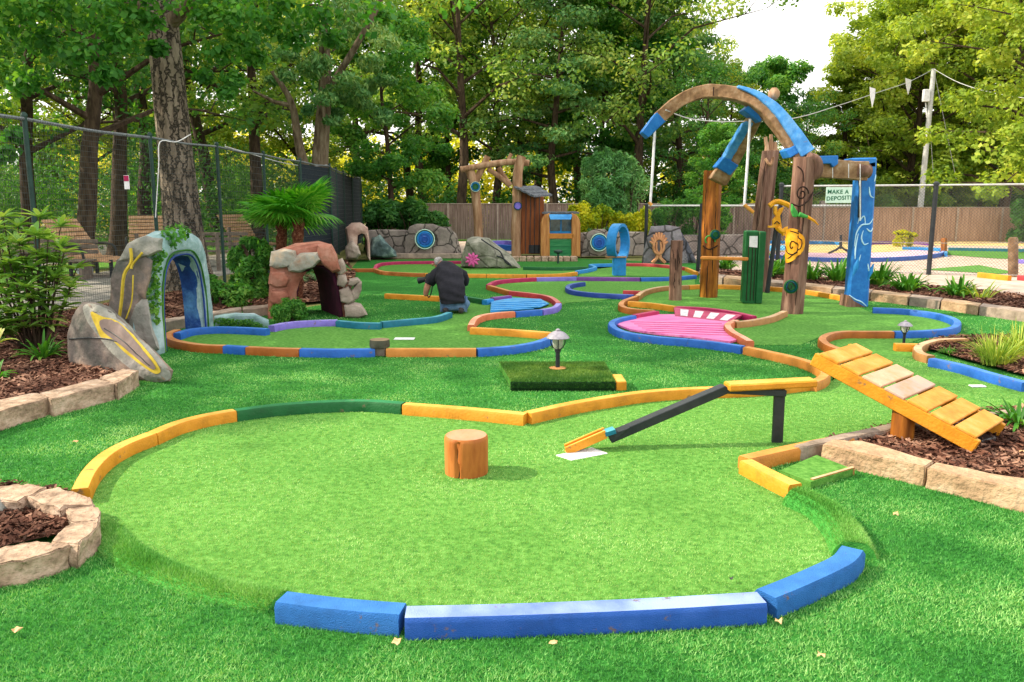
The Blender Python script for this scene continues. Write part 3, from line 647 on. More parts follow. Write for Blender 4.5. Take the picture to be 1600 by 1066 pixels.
def make_proto(label, seed, H, R0, cb, cr, nl, style, leafm, per, size, trunkm=darkbark, asp=.6, droop=0, lean=0, name='tree'):
    mb, Cn, Rd = gen_tree(seed, H, R0, cb, cr, nl, style, lean)
    t = thing(name, label, 'tree', (0, 0, 0))
    obj('trunk', mb, trunkm, t, smooth=60)
    npobj('crown', leafcloud(Cn, Rd, per, size, seed, asp=asp, droop=droop), 4, LMs[leafm], t)
    return t
PR = {
 'A': (11, 15, .26, 4.0, 4.6, 18, 'broad', 'mid', 140, .2),
 'B': (12, 13, .24, 1.8, 4.2, 36, 'broad', 'maple', 190, .19),
 'C': (13, 16, .24, 3.0, 3.7, 28, 'layer', 'needle', 105, .2),
 'D': (14, 12, .22, 1.0, 2.8, 30, 'cone', 'maple', 200, .22),
 'E': (15, 14, .26, 3.2, 4.2, 16, 'broad', 'dark', 90, .2),
 'F': (16, 11, .16, 2.5, 3.0, 18, 'broad', 'fresh', 230, .2),
}
FIRST = {}
def px_x(u, Y): return (u - 800) * MPP(Y, 3)
def tree(kind, u, Y, sc, rz, label, H=None, group=None, name='tree'):
    x = px_x(u, Y)
    if kind not in FIRST:
        p = PR[kind]; t = make_proto(label, *p, name=name); FIRST[kind] = t; t.location = (x, Y, 0); t.rotation_euler = (0, 0, rz); t.scale = (sc,) * 3
    else:
        t = dup(FIRST[kind], (x, Y, 0), rz, sc, label); t.name = name
    t["group"] = group or 'trees of the wood around the course'
    return t
T = [
 # left, behind the mesh fence
 ('E', 30, 25, .9, .3, 'dark forked tree at the far left behind the mesh fence'),
 ('E', 110, 21, .95, 1.3, 'dark tree whose trunk rises left of the loungers'),
 ('E', 172, 26, 1.05, 2.2, 'dark tree leaning behind the hanging pink tag'),
 ('A', 222, 30, 1.0, .7, 'slim dark trunk tree just left of the big maple'),
 ('E', 340, 33, 1.1, 4.0, 'dark tree right of the big maple behind the benches'),
 ('A', 398, 29, .95, 5.1, 'tree with spreading bare boughs above the fan palm'),
 ('A', 560, 46, 1.0, 1.9, 'tall tree in the gap between the forked trunk and the thin sapling'),
 ('B', 470, 52, 1.15, .4, 'sunlit tree deep in the wood behind the forked trunk'),
 ('B', 130, 46, 1.2, 2.4, 'yellow lit tree deep in the wood above the loungers'),
 ('B', 300, 50, 1.2, 3.4, 'yellow lit tree deep in the wood behind the big maple'),
 ('B', 0, 40, 1.1, 5.4, 'yellow lit tree deep in the wood at the left edge'),
 # centre
 ('F', 612, 31, .82, .2, 'slender light green young tree above the rounded laurel bush'),
 ('A', 660, 47, 1.15, 2.9, 'tall tree left of the log archway, highest branches out of the picture'),
 ('A', 722, 42, 1.12, .9, 'tall tree directly behind the left post of the log archway'),
 ('A', 775, 46, 1.0, .1, 'tall leafy tree behind the log archway beam'),
 ('A', 815, 49, 1.1, 4.4, 'tall open tree behind the hut roof'),
 ('C', 868, 43, 1.02, 1.7, 'tall layered evergreen just right of the hut roof'),
 ('F', 935, 47, 1.35, 2.7, 'tall fresh green tree behind the big round shrub'),
 ('A', 1000, 43, 1.12, 3.9, 'tall leafy tree just left of the arch beam'),
 ('C', 1056, 46, 1.02, 5.0, 'layered evergreen behind the curve of the arch beam'),
 ('E', 1105, 40, .62, 2.0, 'low dark tree framed by the arch beam'),
 ('F', 1120, 36, .48, 3.0, 'small bright young tree under the arch beam'),
 ('B', 1140, 57, .84, 1.1, 'round sunlit tree against the white sky right of the evergreens'),
 ('F', 1205, 50, .95, 1.0, 'fresh green tree below the white sky gap'),
 ('B', 1232, 60, .66, 5.5, 'small distant tree in the white sky gap'),
 # right
 ('A', 640, 53, 1.2, 3.9, 'distant mid green tree between thin sapling and log archway'),
 ('F', 700, 50, 1.25, 1.9, 'distant fresh green tree over the left post of the log archway'),
 ('A', 840, 55, 1.2, 0.9, 'distant mid green tree over the hut'),
 ('A', 905, 54, 1.2, 2.4, 'distant mid green tree right of the layered evergreen'),
 ('A', 970, 56, 1.1, 5.9, 'distant mid green tree over the big round shrub'),
 ('B', 1022, 56, 1.05, 3.3, 'distant sunlit tree left of the arch beam'),
 ('D', 1322, 47, .92, .5, 'pointed sunlit tree right of the sky gap'),
 ('B', 1378, 46, .95, 2.0, 'sunlit maple behind the blue topped beam'),
 ('D', 1400, 52, 1.3, 1.5, 'second pointed tree rising left of the utility pole'),
 ('B', 1425, 43, 1.02, 3.8, 'broad sunlit maple behind the utility pole'),
 ('B', 1500, 47, 1.25, 4.9, 'tall maple right of the utility pole'),
 ('B', 1575, 40, 1.1, .9, 'near sunlit maple at the right picture edge'),
 ('D', 1520, 50, 1.3, 2.9, 'pointed tree behind the tall maple on the right'),
 ('B', 1660, 27, .95, 2.6, 'maple whose boughs reach in at the upper right corner'),
 ('E', 1270, 41, .5, 3.1, 'low dark tree behind the main totem'),
 ('E', 1480, 48, .8, 5.9, 'dark tree in shade low behind the wooden fence on the right'),
]
for q in T: tree(*q)
# the wood behind everything: one mass nobody could count
g = np.random.default_rng(77); n = 520
X = g.uniform(-62, 62, n); Y = 60 + g.uniform(-4, 8, n); Z = g.uniform(.5, 6.5, n) * np.where(np.abs(X - 18) < 6, .8, 1)
Cn = np.stack([X, Y, Z], 1); Rd = g.uniform(1.3, 2.6, (n, 1)) * np.array([[1, .8, .8]])
tag(npobj('far_wood', leafcloud(Cn, Rd, 330, .3, 9, asp=.7), 4, LM('far_sun_tinted_leaves', rgb('7c9428'), rgb('b4bc44'), rgb('dcd86c'), tr=.5)), 'far-off wood tinted as if sunlit, seen between the trunks', 'wood', kind='stuff')  # sunlight is put into the yellow leaf colour; trees in front shade it
n = 200; X = np.concatenate([g.uniform(-30, 36, n)]); Y = g.uniform(43, 46, n); Z = g.uniform(.3, 2.9, n)
Cn = np.stack([X, Y, Z], 1); Rd = g.uniform(.8, 1.4, (n, 1)) * np.ones((1, 3))
tag(npobj('undergrowth', leafcloud(Cn, Rd, 260, .22, 10, asp=.6), 4, LMs['dark']), 'dark undergrowth at the foot of the wood behind the plank fence', 'undergrowth', kind='stuff')
n = 230; Y = g.uniform(16, 38, n); X = -17.5 - g.uniform(0, 2.5, n) - np.maximum(0, (16 - Y)) ; Z = g.uniform(.3, 3.4, n)
X = np.where(Y > 28, g.uniform(-22, -8, n), X)
Cn = np.stack([X, Y, Z], 1); Rd = g.uniform(.8, 1.5, (n, 1)) * np.ones((1, 3))
tag(npobj('evergreen_thicket', leafcloud(Cn, Rd, 320, .16, 11, asp=.35, droop=.6), 4, LMs['dark']), 'dark evergreen thicket behind the loungers and benches', 'thicket', kind='stuff')
# the big maple behind the fence
bx, by = px_x(279, 16.2), 16.2
t = thing('maple_tree', 'big maple with thick ridged grey trunk standing behind the mesh fence', 'tree', (bx, by, 0))
mb = MB(); r = random.Random(4)
n_ = 26; prof = []
for i in range(n_):
    z = 11.0 * i / (n_ - 1); rr = .37 + .16 * math.exp(-z * 1.6) - .016 * z; prof.append((z, rr))
vs = []; NS = 40
for z, rr in prof:
    for j in range(NS):
        a = 2 * math.pi * j / NS; q = rr * (1 + .05 * math.sin(a * 5 + z * .6) * math.exp(-z * .5) + .02 * mnoise.noise(Vector((math.cos(a) * 4, math.sin(a) * 4, z * .8))))
        vs.append((bx - .03 * z + q * math.cos(a), by + q * math.sin(a), z))
mb.add(vs, [(i * NS + j, i * NS + (j + 1) % NS, (i + 1) * NS + (j + 1) % NS, (i + 1) * NS + j) for i in range(n_ - 1) for j in range(NS)])
m_mb = M('ridged_maple_bark', [rgb('4a4038'), rgb('7c7064'), rgb('9a8e80')], scale=5, stretch=(1, 1, .25), rough=.95, bump=1, bscale=9, bdist=.08, detail=9, crack=.85, ccol=(.02, .016, .012, 1), cscale=9, cwid=.12)
# lengthen the bark plates along the trunk
for nd in m_mb.node_tree.nodes:
    if nd.type == 'MIX' and nd.data_type == 'VECTOR':
        mp2 = [q for q in m_mb.node_tree.nodes if q.type == 'MAPPING'][0]; m_mb.node_tree.links.new(mp2.outputs[0], nd.inputs[4])
obj('trunk', mb, m_mb, t, smooth=80)
cl = []
mb = MB()
limbs = [((bx, by, 5.2), (-3.6, -1.8, 1.6)), ((bx, by, 5.0), (3.0, -1.4, 1.3)), ((bx, by, 6.0), (-3.2, 1.8, 2.6)), ((bx, by, 6.2), (2.8, 2.0, 2.8)), ((bx, by, 7), (-2.0, -2.2, 3.5)), ((bx, by, 7.2), (2.3, -2.4, 3.5)),
         ((bx, by, 8), (-1.5, 1.2, 4)), ((bx, by, 8.2), (1.5, 1.2, 4.2)), ((bx, by, 5.6), (0.6, 3.4, 2)), ((bx, by, 5.6), (-5.0, -.4, 1.2)), ((bx, by, 5.4), (4.6, .4, .9)), ((bx, by, 9), (0, -.6, 4))]
for b, d in limbs:
    b = Vector(b); d = Vector(d); b.x -= .03 * b.z; e = b + d; mid = b.lerp(e, .5) + Vector((0, 0, .35))
    mb.tube([b, mid, e], [.16, .09, .03], 7, cap=False)
    for j in range(9):
        s = .35 + .75 * j / 8; q = b.lerp(e, s) + Vector((r.uniform(-.9, .9), r.uniform(-.9, .9), r.uniform(-.9, .8)))
        k = r.uniform(.5, .95); cl.append((tuple(q), (k, k, k * .6)))
obj('limb', mb, bark, t, smooth=60)
# hanging sprays seen at the top of the picture
def hang(u, v, Y, k): 
    p = D(u, v, Y); cl2.append((tuple(p), (k, k * .8, k * .62)))
cl2 = []
for u, v, Y, k in [(12, 28, 13.8, .5), (60, 60, 14.3, .45), (100, 20, 14.1, .5), (40, 130, 14.4, .35), (5, 110, 15, .4), (130, 80, 13.9, .45), (165, 118, 14, .30), (185, 60, 14, .45), (225, 30, 14.3, .4), (175, 12, 14, .5), (245, 75, 15, .25),
                   (150, 30, 15, .5), (330, 28, 15, .45), (345, 80, 15.2, .38), (365, 125, 15.4, .28), (372, 20, 15, .5), (420, 35, 15.8, .5), (460, 60, 16.2, .42), (320, 120, 15.8, .25), (400, 90, 16, .3), (440, 10, 15.8, .5), (500, 25, 16.6, .5), (30, 5, 13.5, .5), (80, -20, 13.8, .6),
                   (25, 210, 13.2, .22), (5, 240, 13, .25), (300, -10, 15, .6), (230, -20, 14, .6), (520, 60, 17, .3), (380, 60, 15.4, .4), (352, 145, 15.3, .18)]:
    hang(u, v, Y, k)
V = np.concatenate([leafcloud(np.array([c[0] for c in cl]), np.array([c[1] for c in cl]), 45, .16, 3, asp=.8),
                    leafcloud(np.array([c[0] for c in cl2]), np.array([c[1] for c in cl2]), 190, .125, 4, asp=.75, shell=.1, droop=.5)])
npobj('crown', V, 4, LMs['fresh'], t)
# forked bluish tree right of it
t = thing('forked_tree', 'tree with two pale leaning trunks and blue green sprays behind the screened fence', 'tree', (px_x(480, 25), 25, 0))
mb = MB()
Y0 = 25.0
mb.tube(crom([D(492, 372, Y0), D(484, 290, Y0), D(468, 230, Y0), D(455, 160, Y0), D(425, 112, Y0)], 4), [.30, .27, .24, .2, .17, .16, .15, .15, .14, .13, .12, .11, .1, .09, .08, .07, .06], 8, wob=.04)
mb.tube(crom([D(500, 372, Y0 + .4), D(499, 290, Y0 + .4), D(502, 220, Y0 + .4), D(508, 130, Y0 + .4), D(505, 30, Y0 + .4), D(500, -60, Y0 + .4)], 4), [.34 - .012 * i for i in range(21)], 8, wob=.04)
mb.tube(crom([D(506, 150, Y0 + .4), D(545, 90, Y0), D(590, 10, Y0 - .3), D(610, -50, Y0 - .4)], 4), [.12, .12, .11, .11, .1, .1, .09, .09, .08, .08, .07, .06, .05], 7)
mb.tube([D(456, 165, Y0), D(430, 160, Y0), D(395, 142, Y0)], [.09, .07, .04], 6)
obj('trunk', mb, bark, t, smooth=60)
cc = [(480, 110, .8), (440, 120, .5), (520, 150, .7), (560, 160, .6), (545, 130, .7), (590, 180, .5), (505, 95, .7), (470, 175, .3), (530, 180, .5), (575, 140, .5), (450, 90, .6), (560, 40, .9), (600, 60, .8), (540, 10, 1), (470, 30, .8), (420, -10, 1), (600, -20, 1), (580, 95, .6), (520, 60, .6), (610, 130, .5), (480, -60, 1.3), (560, -80, 1.4)]
Cn = []; Rd = []
for u, v, k in cc:
    for j in range(3):
        p = D(u + r.uniform(-14, 14), v + r.uniform(-10, 10), Y0 + r.uniform(-1.2, 1.2)); Cn.append(tuple(p)); Rd.append((k * .6, k * .6, k * .28))
npobj('crown', leafcloud(np.array(Cn), np.array(Rd), 210, .17, 21, asp=.35, droop=.7), 4, LMs['needle'], t)
# two shade trees out of the picture on the left that throw the dappled shade of the lawn
SHADE = [(-11.8, 10.7, .86, 1), (-15.5, 13.0, .95, 2), (-13.5, 17.5, .9, 3), (-17, 22, 1, 4)]
for x, y, s, k in SHADE:
    t = dup(FIRST['E' if k % 2 else 'A'], (x, y, 0), k * 1.4, s, ['', 'tree beside the left path nearest the course', 'tall tree left of the path out of view', 'tree behind the terrace at the far left', 'tall tree at the back of the terrace'][k], 'trees of the wood around the course')
# ---------------------------------------------------------------- shrubs
def shrub(label, blobs, leaf, size, per=260, asp=.45, name='shrub', cat='shrub', seed=1, core=True, droop=0, up=.5):
    """blobs: (x, y, z, rx, ry, rz)"""
    x0 = sum(b[0] for b in blobs) / len(blobs); y0 = sum(b[1] for b in blobs) / len(blobs)
    t = thing(name, label, cat, (x0, y0, 0)); rr = random.Random(seed); Cn = []; Rd = []
    mb = MB()
    for i, (x, y, z, a, b, c) in enumerate(blobs):
        for j in range(9):
            th = rr.uniform(0, 6.28); ph = rr.uniform(-1.1 if j % 2 else -.3, 1.3)
            Cn.append((x + a * .62 * math.cos(th) * math.cos(ph), y + b * .62 * math.sin(th) * math.cos(ph), max(.08, z + c * .62 * math.sin(ph)))); k = rr.uniform(.3, .52); Rd.append((a * k, b * k, c * k))
        for j in range(4):
            th = rr.uniform(0, 6.28); mb.tube([(x, y, 0), (x + a * .3 * math.cos(th), y + b * .3 * math.sin(th), z), (x + a * .6 * math.cos(th), y + b * .6 * math.sin(th), z + c * .5)], [.025, .018, .008], 5, cap=False)
        if z - c * .8 > .05:
            for j in range(5):
                th = rr.uniform(0, 6.28); k = rr.uniform(.3, .5); Cn.append((x + a * .5 * math.cos(th), y + b * .5 * math.sin(th), rr.uniform(.15, max(.2, z * .5)))); Rd.append((a * k, b * k, max(.2, z * .3)))
    npobj('foliage', leafcloud(np.array(Cn), np.array(Rd), per, size, seed, asp=asp, shell=.35, droop=droop, up=up), 4, LMs[leaf] if isinstance(leaf, str) else leaf, t)
    obj('stem', mb, darkbark, t); return t
def blob(u, v, Y, w, h, dep=None):      # ellipsoid from a pixel box centre, width and height in pixels at distance Y
    m = MPP(Y); p = D(u, v, Y); return (p.x, p.y, max(p.z, .05), w * m / 2, (dep or w * m) / 2, h * m / 2)
shrub('rounded dark laurel bush at the end of the screened fence behind the flagstone wall', [blob(600, 345, 28, 75, 70), blob(640, 345, 28, 70, 75), blob(672, 355, 28, 60, 55), blob(585, 350, 29, 40, 60)], 'dark', .17, 420, seed=3)
m_round = LM('feathery_shrub_leaves', rgb('3c6c3c'), rgb('609a5c'), rgb('9cc47c'), tr=.3)
shrub('big round feathery shrub in the middle behind the hedge', [blob(955, 280, 33, 88, 85), blob(935, 300, 32.6, 80, 70), blob(980, 298, 32.6, 84, 70), blob(955, 320, 33, 110, 60)] + [blob(915 + 9 * i, 262 - 14 * math.sin(i * .38) + 8 * (i % 2), 32.8, 16, 34) for i in range(10)], m_round, .2, 330, asp=.2, droop=-.35, seed=5, name='round_shrub')
m_hy = LM('yellow_hedge_leaves', rgb('4c7a1c'), rgb('9cac20'), rgb('dcd438'), tr=.4, big=.9)
shrub('yellow green hedge right of the green boarded booth', [blob(905, 345, 28.5, 50, 60), blob(940, 348, 28.5, 55, 56), blob(975, 352, 28.5, 50, 50), blob(1003, 350, 28.5, 40, 50)], m_hy, .13, 420, seed=6, name='hedge', cat='hedge')
shrub('light green bush behind the black fence corner', [blob(1050, 340, 29.5, 60, 70), blob(1085, 338, 29.5, 50, 76), blob(1020, 350, 29, 40, 50), blob(1120, 345, 29, 50, 60)], 'fresh', .14, 420, seed=7, asp=.25)
shrub('glossy dark bush between the rock archway and the palms', [blob(393, 395, 14.0, 60, 55), blob(372, 408, 14.2, 40, 50), blob(412, 405, 14.4, 40, 50), blob(392, 432, 14, 55, 50)], 'fresh', .10, 240, seed=8, asp=.35)
shrub('low leafy bush on the mulch behind the rock archway', [blob(345, 450, 13, 45, 30), blob(368, 455, 12.8, 55, 28), blob(330, 440, 13.2, 30, 24)], 'fresh', .075, 110, seed=9, asp=.45)
shrub('small rounded boxwood in front of the brown rock tunnel', [blob(450, 487, 11.4, 58, 38), blob(455, 484, 11.4, 45, 36)], 'fresh', .035, 520, seed=10, asp=.6)
shrub('dark green shrub at the right end of the plank fence', [blob(1595, 345, 36, 40, 70), blob(1625, 345, 36, 50, 76)], 'dark', .16, 300, seed=12)
shrub('small yellow flowering bush in front of the right plank fence', [blob(1408, 366, 33, 30, 14), blob(1424, 368, 33, 20, 10)], 'yellow', .08, 130, seed=13)
shrub('low hedge of small shrubs behind the far plank fence on the right', [blob(1300, 316, 41, 80, 50), blob(1380, 318, 41, 90, 45), blob(1450, 316, 41, 80, 50), blob(1520, 318, 41, 80, 50)], 'mid', .18, 380, seed=14, name='hedge', cat='hedge')
# leafy rhododendron at the left edge
def strap(mb, base, az, ln, w, rise, droopy, seg=6, mi=0):
    """one arching blade"""
    d = Vector((math.cos(az), math.sin(az), 0)); s = Vector((-d.y, d.x, 0)); vs = []
    for i in range(seg + 1):
        t = i / seg; p = Vector(base) + d * ln * (t * (1 - .15 * droopy * t)) * math.cos(rise) + Vector((0, 0, ln * (math.sin(rise) * t - droopy * .55 * t * t)))
        ww = w * (math.sin(math.pi * min(1, .18 + t * .82)) ** .7) * .5; fold = Vector((0, 0, ww * .5))
        vs += [p - s * ww + fold, p, p + s * ww + fold]
    fs = []
    for i in range(seg):
        a = i * 3; fs += [(a, a + 1, a + 4, a + 3), (a + 1, a + 2, a + 5, a + 4)]
    mb.add(vs, fs, mi)
m_strap = LM('strap_leaves', rgb('2c5a22'), rgb('46822e'), rgb('7cab44'), tr=.3, big=2)
m_rhod = LM('rhododendron_leaves', rgb('4c7c34'), rgb('78a450'), rgb('b4cc78'), tr=.35, big=1.5, rough=.4)
t = thing('rhododendron', 'tall leafy shrub with long glossy leaves at the left edge', 'shrub', (px_x(20, 8.9), 8.9, 0))
st = MB(); lf = MB(); rr = random.Random(8)
for u, v, Y in [(rr.uniform(-40, 95), rr.uniform(345, 500), rr.uniform(8.5, 9.3)) for _ in range(7)] + [(62, 330, 8.9), (28, 345, 9.1), (75, 365, 8.8), (100, 385, 8.9), (15, 400, 8.6), (50, 410, 8.7), (85, 425, 8.8), (110, 440, 8.9), (8, 450, 8.7), (60, 455, 8.8), (30, 370, 8.8), (-15, 380, 8.8), (95, 345, 9.2), (35, 480, 8.6), (78, 480, 8.8), (-10, 500, 8.6), (120, 410, 9.1), (40, 440, 8.5), (5, 330, 9), (-40, 350, 9), (-40, 430, 8.8), (20, 425, 9.2), (68, 395, 9.2), (0, 365, 9.2), (88, 400, 9.2), (45, 355, 9.2), (-5, 420, 9)]:
    tip = D(u, v + 10, Y); b = Vector((px_x(10 + (u - 20) * .25, 8.9), 8.9, .05)); mid = b.lerp(tip, .55) + Vector((rr.uniform(-.05, .05), rr.uniform(-.05, .05), -.05))
    st.tube([b, mid, tip], [.014, .01, .006], 5, cap=False)
    for s_ in range(3):
        q = mid.lerp(tip, 1 - s_ * .3)
        for j in range(11 if s_ == 0 else 8): strap(lf, q, j * .76 + rr.uniform(-.3, .3), rr.uniform(.16, .27), .056, rr.uniform(.1, 1.0) if s_ == 0 else rr.uniform(-.1, .6), .35, 4)
obj('stem', st, darkbark, t); obj('foliage', lf, m_rhod, t, smooth=80)
def strapplant(name, label, base, n, ln, w, mat, seed, cat='plant', group=None, rise=(.5, 1.35), dr=(.5, 1.3), sp=.06, flower=None):
    t = thing(name, label, cat, base, group); mb = MB(); r2 = random.Random(seed)
    for j in range(n):
        a = r2.uniform(0, 6.28); b = Vector(base) + Vector((math.cos(a) * sp * r2.random(), math.sin(a) * sp * r2.random(), 0))
        strap(mb, b, a, ln * r2.uniform(.6, 1.15), w, r2.uniform(*rise), r2.uniform(*dr))
    obj('foliage', mb, mat, t, smooth=80); return t
strapplant('strap_plant', 'arching strap leaved plant in the left mulch bed behind the tilted boulder', G(68, 560, .06), 46, .42, .028, m_strap, 1)
strapplant('strap_plant', 'partly cut off strap leaved plant at the left photo edge', G(-8, 592, .06), 30, .30, .028, m_strap, 2)
m_varieg = LM('variegated_leaves', rgb('7c9c3c'), rgb('c8cc7c'), rgb('ece8a8'), tr=.3, big=3)
strapplant('variegated_plant', 'pale yellow striped plant at the left edge beneath the rhododendron', G(-14, 545, .25), 34, .36, .05, m_varieg, 3)
m_tuft = LM('tufted_grass_leaves', rgb('4c7430'), rgb('8ca848'), rgb('cccc68'), tr=.35, big=3)
for i, (u, v, l) in enumerate([(1556, 570, 'large tuft of yellow green ornamental grass in the bed by the right edge'), (1592, 556, 'second yellow green grass tuft cut by the right photo edge')]):
    strapplant('ornamental_grass', l, G(u, v, .045), 260, .52, .010, m_tuft, 20 + i, rise=(.75, 1.45), dr=(.4, 1.0), sp=.14)
strapplant('ornamental_grass', 'small green grass tuft behind the curb of the tuft bed', G(1480, 552, .045), 60, .14, .008, m_strap, 25)
strapplant('strap_plant', 'dark arching strap plant right of the plank bridge', G(1590, 664, .05), 44, .42, .026, m_strap, 27, rise=(.5, 1.2))
FP = [(1133, 421, .40), (1215, 430, .62), (1198, 434, .5), (1266, 438, .5), (1308, 440, .62), (1332, 438, .5), (1372, 446, .6), (1418, 455, .5), (1496, 463, .42), (1533, 467, .42)]
LFP = ['lily clump behind the wooden shelf', 'tall lily clump between green post and main totem', 'lily clump touching the right side of the green post', 'lily clump just right of the main totem', 'wide lily clump under the hanging sign', 'lily clump touching the left side of the blue totem', 'lily clump just right of the blue totem', 'lily clump below the black fence post on the right', 'small lily clump alone on the mulch right of the fence post', 'thin yellowish plant, last of the row towards the right edge']
for i, (u, v, ln) in enumerate(FP):
    strapplant('lily_plant', LFP[i], G(u, v, .09), 80 if i < 9 else 22, ln * 1.3, .05 if i < 9 else .03, m_strap if i < 9 else m_tuft, 40 + i, group='lily plants along the chain link fence', sp=.16, rise=(.7, 1.4))
# fan palms
m_palm = LM('palm_leaves', rgb('2c6a1a'), rgb('48962a'), rgb('84bc4c'), tr=.35, big=1.5, rough=.4)
m_cyc = LM('cycad_leaves', rgb('1e4c1c'), rgb('367a2e'), rgb('84ac7c'), tr=.3, big=1.5, rough=.4)
def fan(mb, c, d, Rr, n=30, spread=2.7, droop=.25):
    d = Vector(d).normalized(); up = Vector((0, 0, 1)); s = d.cross(up).normalized(); nrm = s.cross(d).normalized(); c = Vector(c)
    for i in range(n):
        a = (i / (n - 1) - .5) * spread * 2; L_ = Rr * (1 - .25 * abs(a) / spread)
        e = (d * math.cos(a) + s * math.sin(a)); sd_ = (s * math.cos(a) - d * math.sin(a)); wv = L_ * math.tan(spread / n) * 1.0
        vs = []
        for k in range(6):
            t_ = k / 5; w = wv * (min(t_, .55) / .55 if t_ < .55 else (1 - (t_ - .55) / .45)) * .5 + .001
            p = c + e * L_ * t_ + nrm * (.10 * L_ * math.sin(t_ * 2)) + up * (-droop * L_ * t_ ** 2.5)
            vs += [p - sd_ * w, p + nrm * w * .5, p + sd_ * w]
        mb.add(vs, [f for k in range(5) for f in ((k * 3, k * 3 + 1, k * 3 + 4, k * 3 + 3), (k * 3 + 1, k * 3 + 2, k * 3 + 5, k * 3 + 4))])
def palm(label, base_uv, Y, top_v, seed, fans, R_):
    m = MPP(Y); b = D(base_uv[0], base_uv[1], Y); b.z = .05; tp = D(base_uv[0] + 3, top_v, Y)
    t = thing('fan_palm', label, 'palm', b); mb = MB()
    k = 14; mb.tube([b.lerp(tp, i / k) for i in range(k + 1)], [.085 * (1 + .22 * (i % 2)) for i in range(k + 1)], 12, wob=.18, seed=seed)
    obj('trunk', mb, M('fibrous_palm_trunk', [rgb('2a140e'), rgb('5c3424'), rgb('84604a')], scale=22, rough=1, bump=1, bscale=40, bdist=.03), t, smooth=50)
    fm = MB(); sm = MB()
    for az, el, ln, dr in fans:
        d = Vector((math.cos(az) * math.cos(el), math.sin(az) * math.cos(el), math.sin(el))); e = tp + d * ln
        sm.tube([tp - Vector((0, 0, .1)), tp.lerp(e, .5) + Vector((0, 0, .05)), e], [.014, .011, .008], 5); fan(fm, e, d, R_, droop=dr)
    obj('frond', fm, m_palm, t, smooth=80); obj('petiole', sm, m_palm, t)
FANS = [(i * 2.4, .95 - .95 * ((i * .618) % 1) - (.25 if i % 3 == 0 else 0), .28 + .12 * ((i * .37) % 1), .12 + .3 * ((i * .618) % 1)) for i in range(15)]
palm('fan palm with fibrous trunk, left one of the pair behind the brown tunnel', (437, 432), 14.3, 347, 1, FANS, .6)
palm('fan palm with broad bright fans, right one of the pair behind the brown tunnel', (463, 430), 13.9, 340, 2, [(a + .8, e, l, d) for a, e, l, d in FANS], .62)
def cycad(label, base, n, ln, seed):
    t = thing('cycad', label, 'cycad', base); mb = MB(); r2 = random.Random(seed)
    for i in range(n):
        az = i * 2.4 + r2.uniform(-.2, .2); el = r2.uniform(.35, 1.25); d = Vector((math.cos(az), math.sin(az), 0)); pts = []
        for k in range(15):
            t_ = k / 14; pts.append(Vector(base) + d * ln * t_ * math.cos(el) + Vector((0, 0, .12 + ln * (math.sin(el) * t_ - .75 * t_ * t_))))
        mb.tube(pts, [.008] * 15, 4)
        for k in range(2, 15):
            tt = (pts[k] - pts[k - 1]).normalized(); s = tt.cross(Vector((0, 0, 1))).normalized(); w = .20 * ln * math.sin(math.pi * (k / 15) ** .7) + .03
            for sg in (-1, 1):
                for h in (0, .5):
                    p = pts[k].lerp(pts[k - 1], h); e = p + s * sg * w + tt * w * .5 - Vector((0, 0, w * .25)); q = tt * .012
                    mb.add([p - q, p + q, e], [(0, 1, 2)])
    obj('frond', mb, m_cyc, t)
cycad('cycad with arching feathery fronds right of the fan palms', G(505, 424, .05), 26, .95, 1)
cycad('lower cycad drooping in front of the fan palms', G(470, 438, .05), 18, .85, 2)
# ---------------------------------------------------------------- left mesh fence
fpt = [(-6.9, 8.6), (-6.85, 11.6), (-6.47, 14.7), (-6.08, 16.9), (-5.95, 19.6), (-5.8, 22.4), (-5.62, 25.2), (-5.95, 27.6), (-6.2, 30), (-6.4, 32.6), (-6.6, 35.5)]
FH = 2.85
t = thing('mesh_fence', 'tall dark green welded mesh fence running back along the left side', 'fence', (fpt[0][0], fpt[0][1], 0))
for i, (x, y) in enumerate(fpt):
    mb = MB(); mb.tube([(x, y, 0), (x, y, FH + .05)], .035, 10); mb.lathe((x, y, FH + .04), [(.045, 0), (.045, .03), (.02, .06)], 10); obj('post', mb, P['dgmetal'], t, smooth=40)
wm = MB(); tr = MB()
for i in range(len(fpt) - 1):
    a, b = Vector((*fpt[i], 0)), Vector((*fpt[i + 1], 0)); L_ = (b - a).length; sp = .055 if i < 3 else .10
    n = int(L_ / sp)
    for k in range(1, n):
        p = a.lerp(b, k / n); wm.tube([p + Vector((0, 0, .05)), p + Vector((0, 0, FH))], .0018 if i < 3 else .003, 3, cap=False)
    m_ = 34 if i < 3 else 20
    for k in range(m_):
        z = .08 + (FH - .1) * k / (m_ - 1); wm.tube([a + Vector((0, 0, z)), b + Vector((0, 0, z))], .0032, 3, cap=False)
    up = Vector((0, 0, FH + .01)); tr.tube([a + up, a.lerp(b, .5) + up - Vector((0, 0, .03)), b + up], .02, 8)
    if i < 2:
        for k in range(60):
            p = (a + up).lerp(b + up, k / 60) - Vector((0, 0, .03 * 4 * (k / 60) * (1 - k / 60))); q = p + (b - a) * .006; tr.tube([p, q], .026, 6)
obj('wire_mesh', wm, M('green_coated_wire', [(.03, .04, .04), (.09, .10, .10)], scale=8, rough=.5), t)
obj('top_rail', tr, M('grey_wrapped_rail', [rgb('50565c'), rgb('8c9298')], scale=30, rough=.6), t, smooth=50)
m_scr = M('dark_blue_screen_cloth', [rgb('14202c'), rgb('22303e')], scale=20, rough=.9, bump=.3, bscale=90)
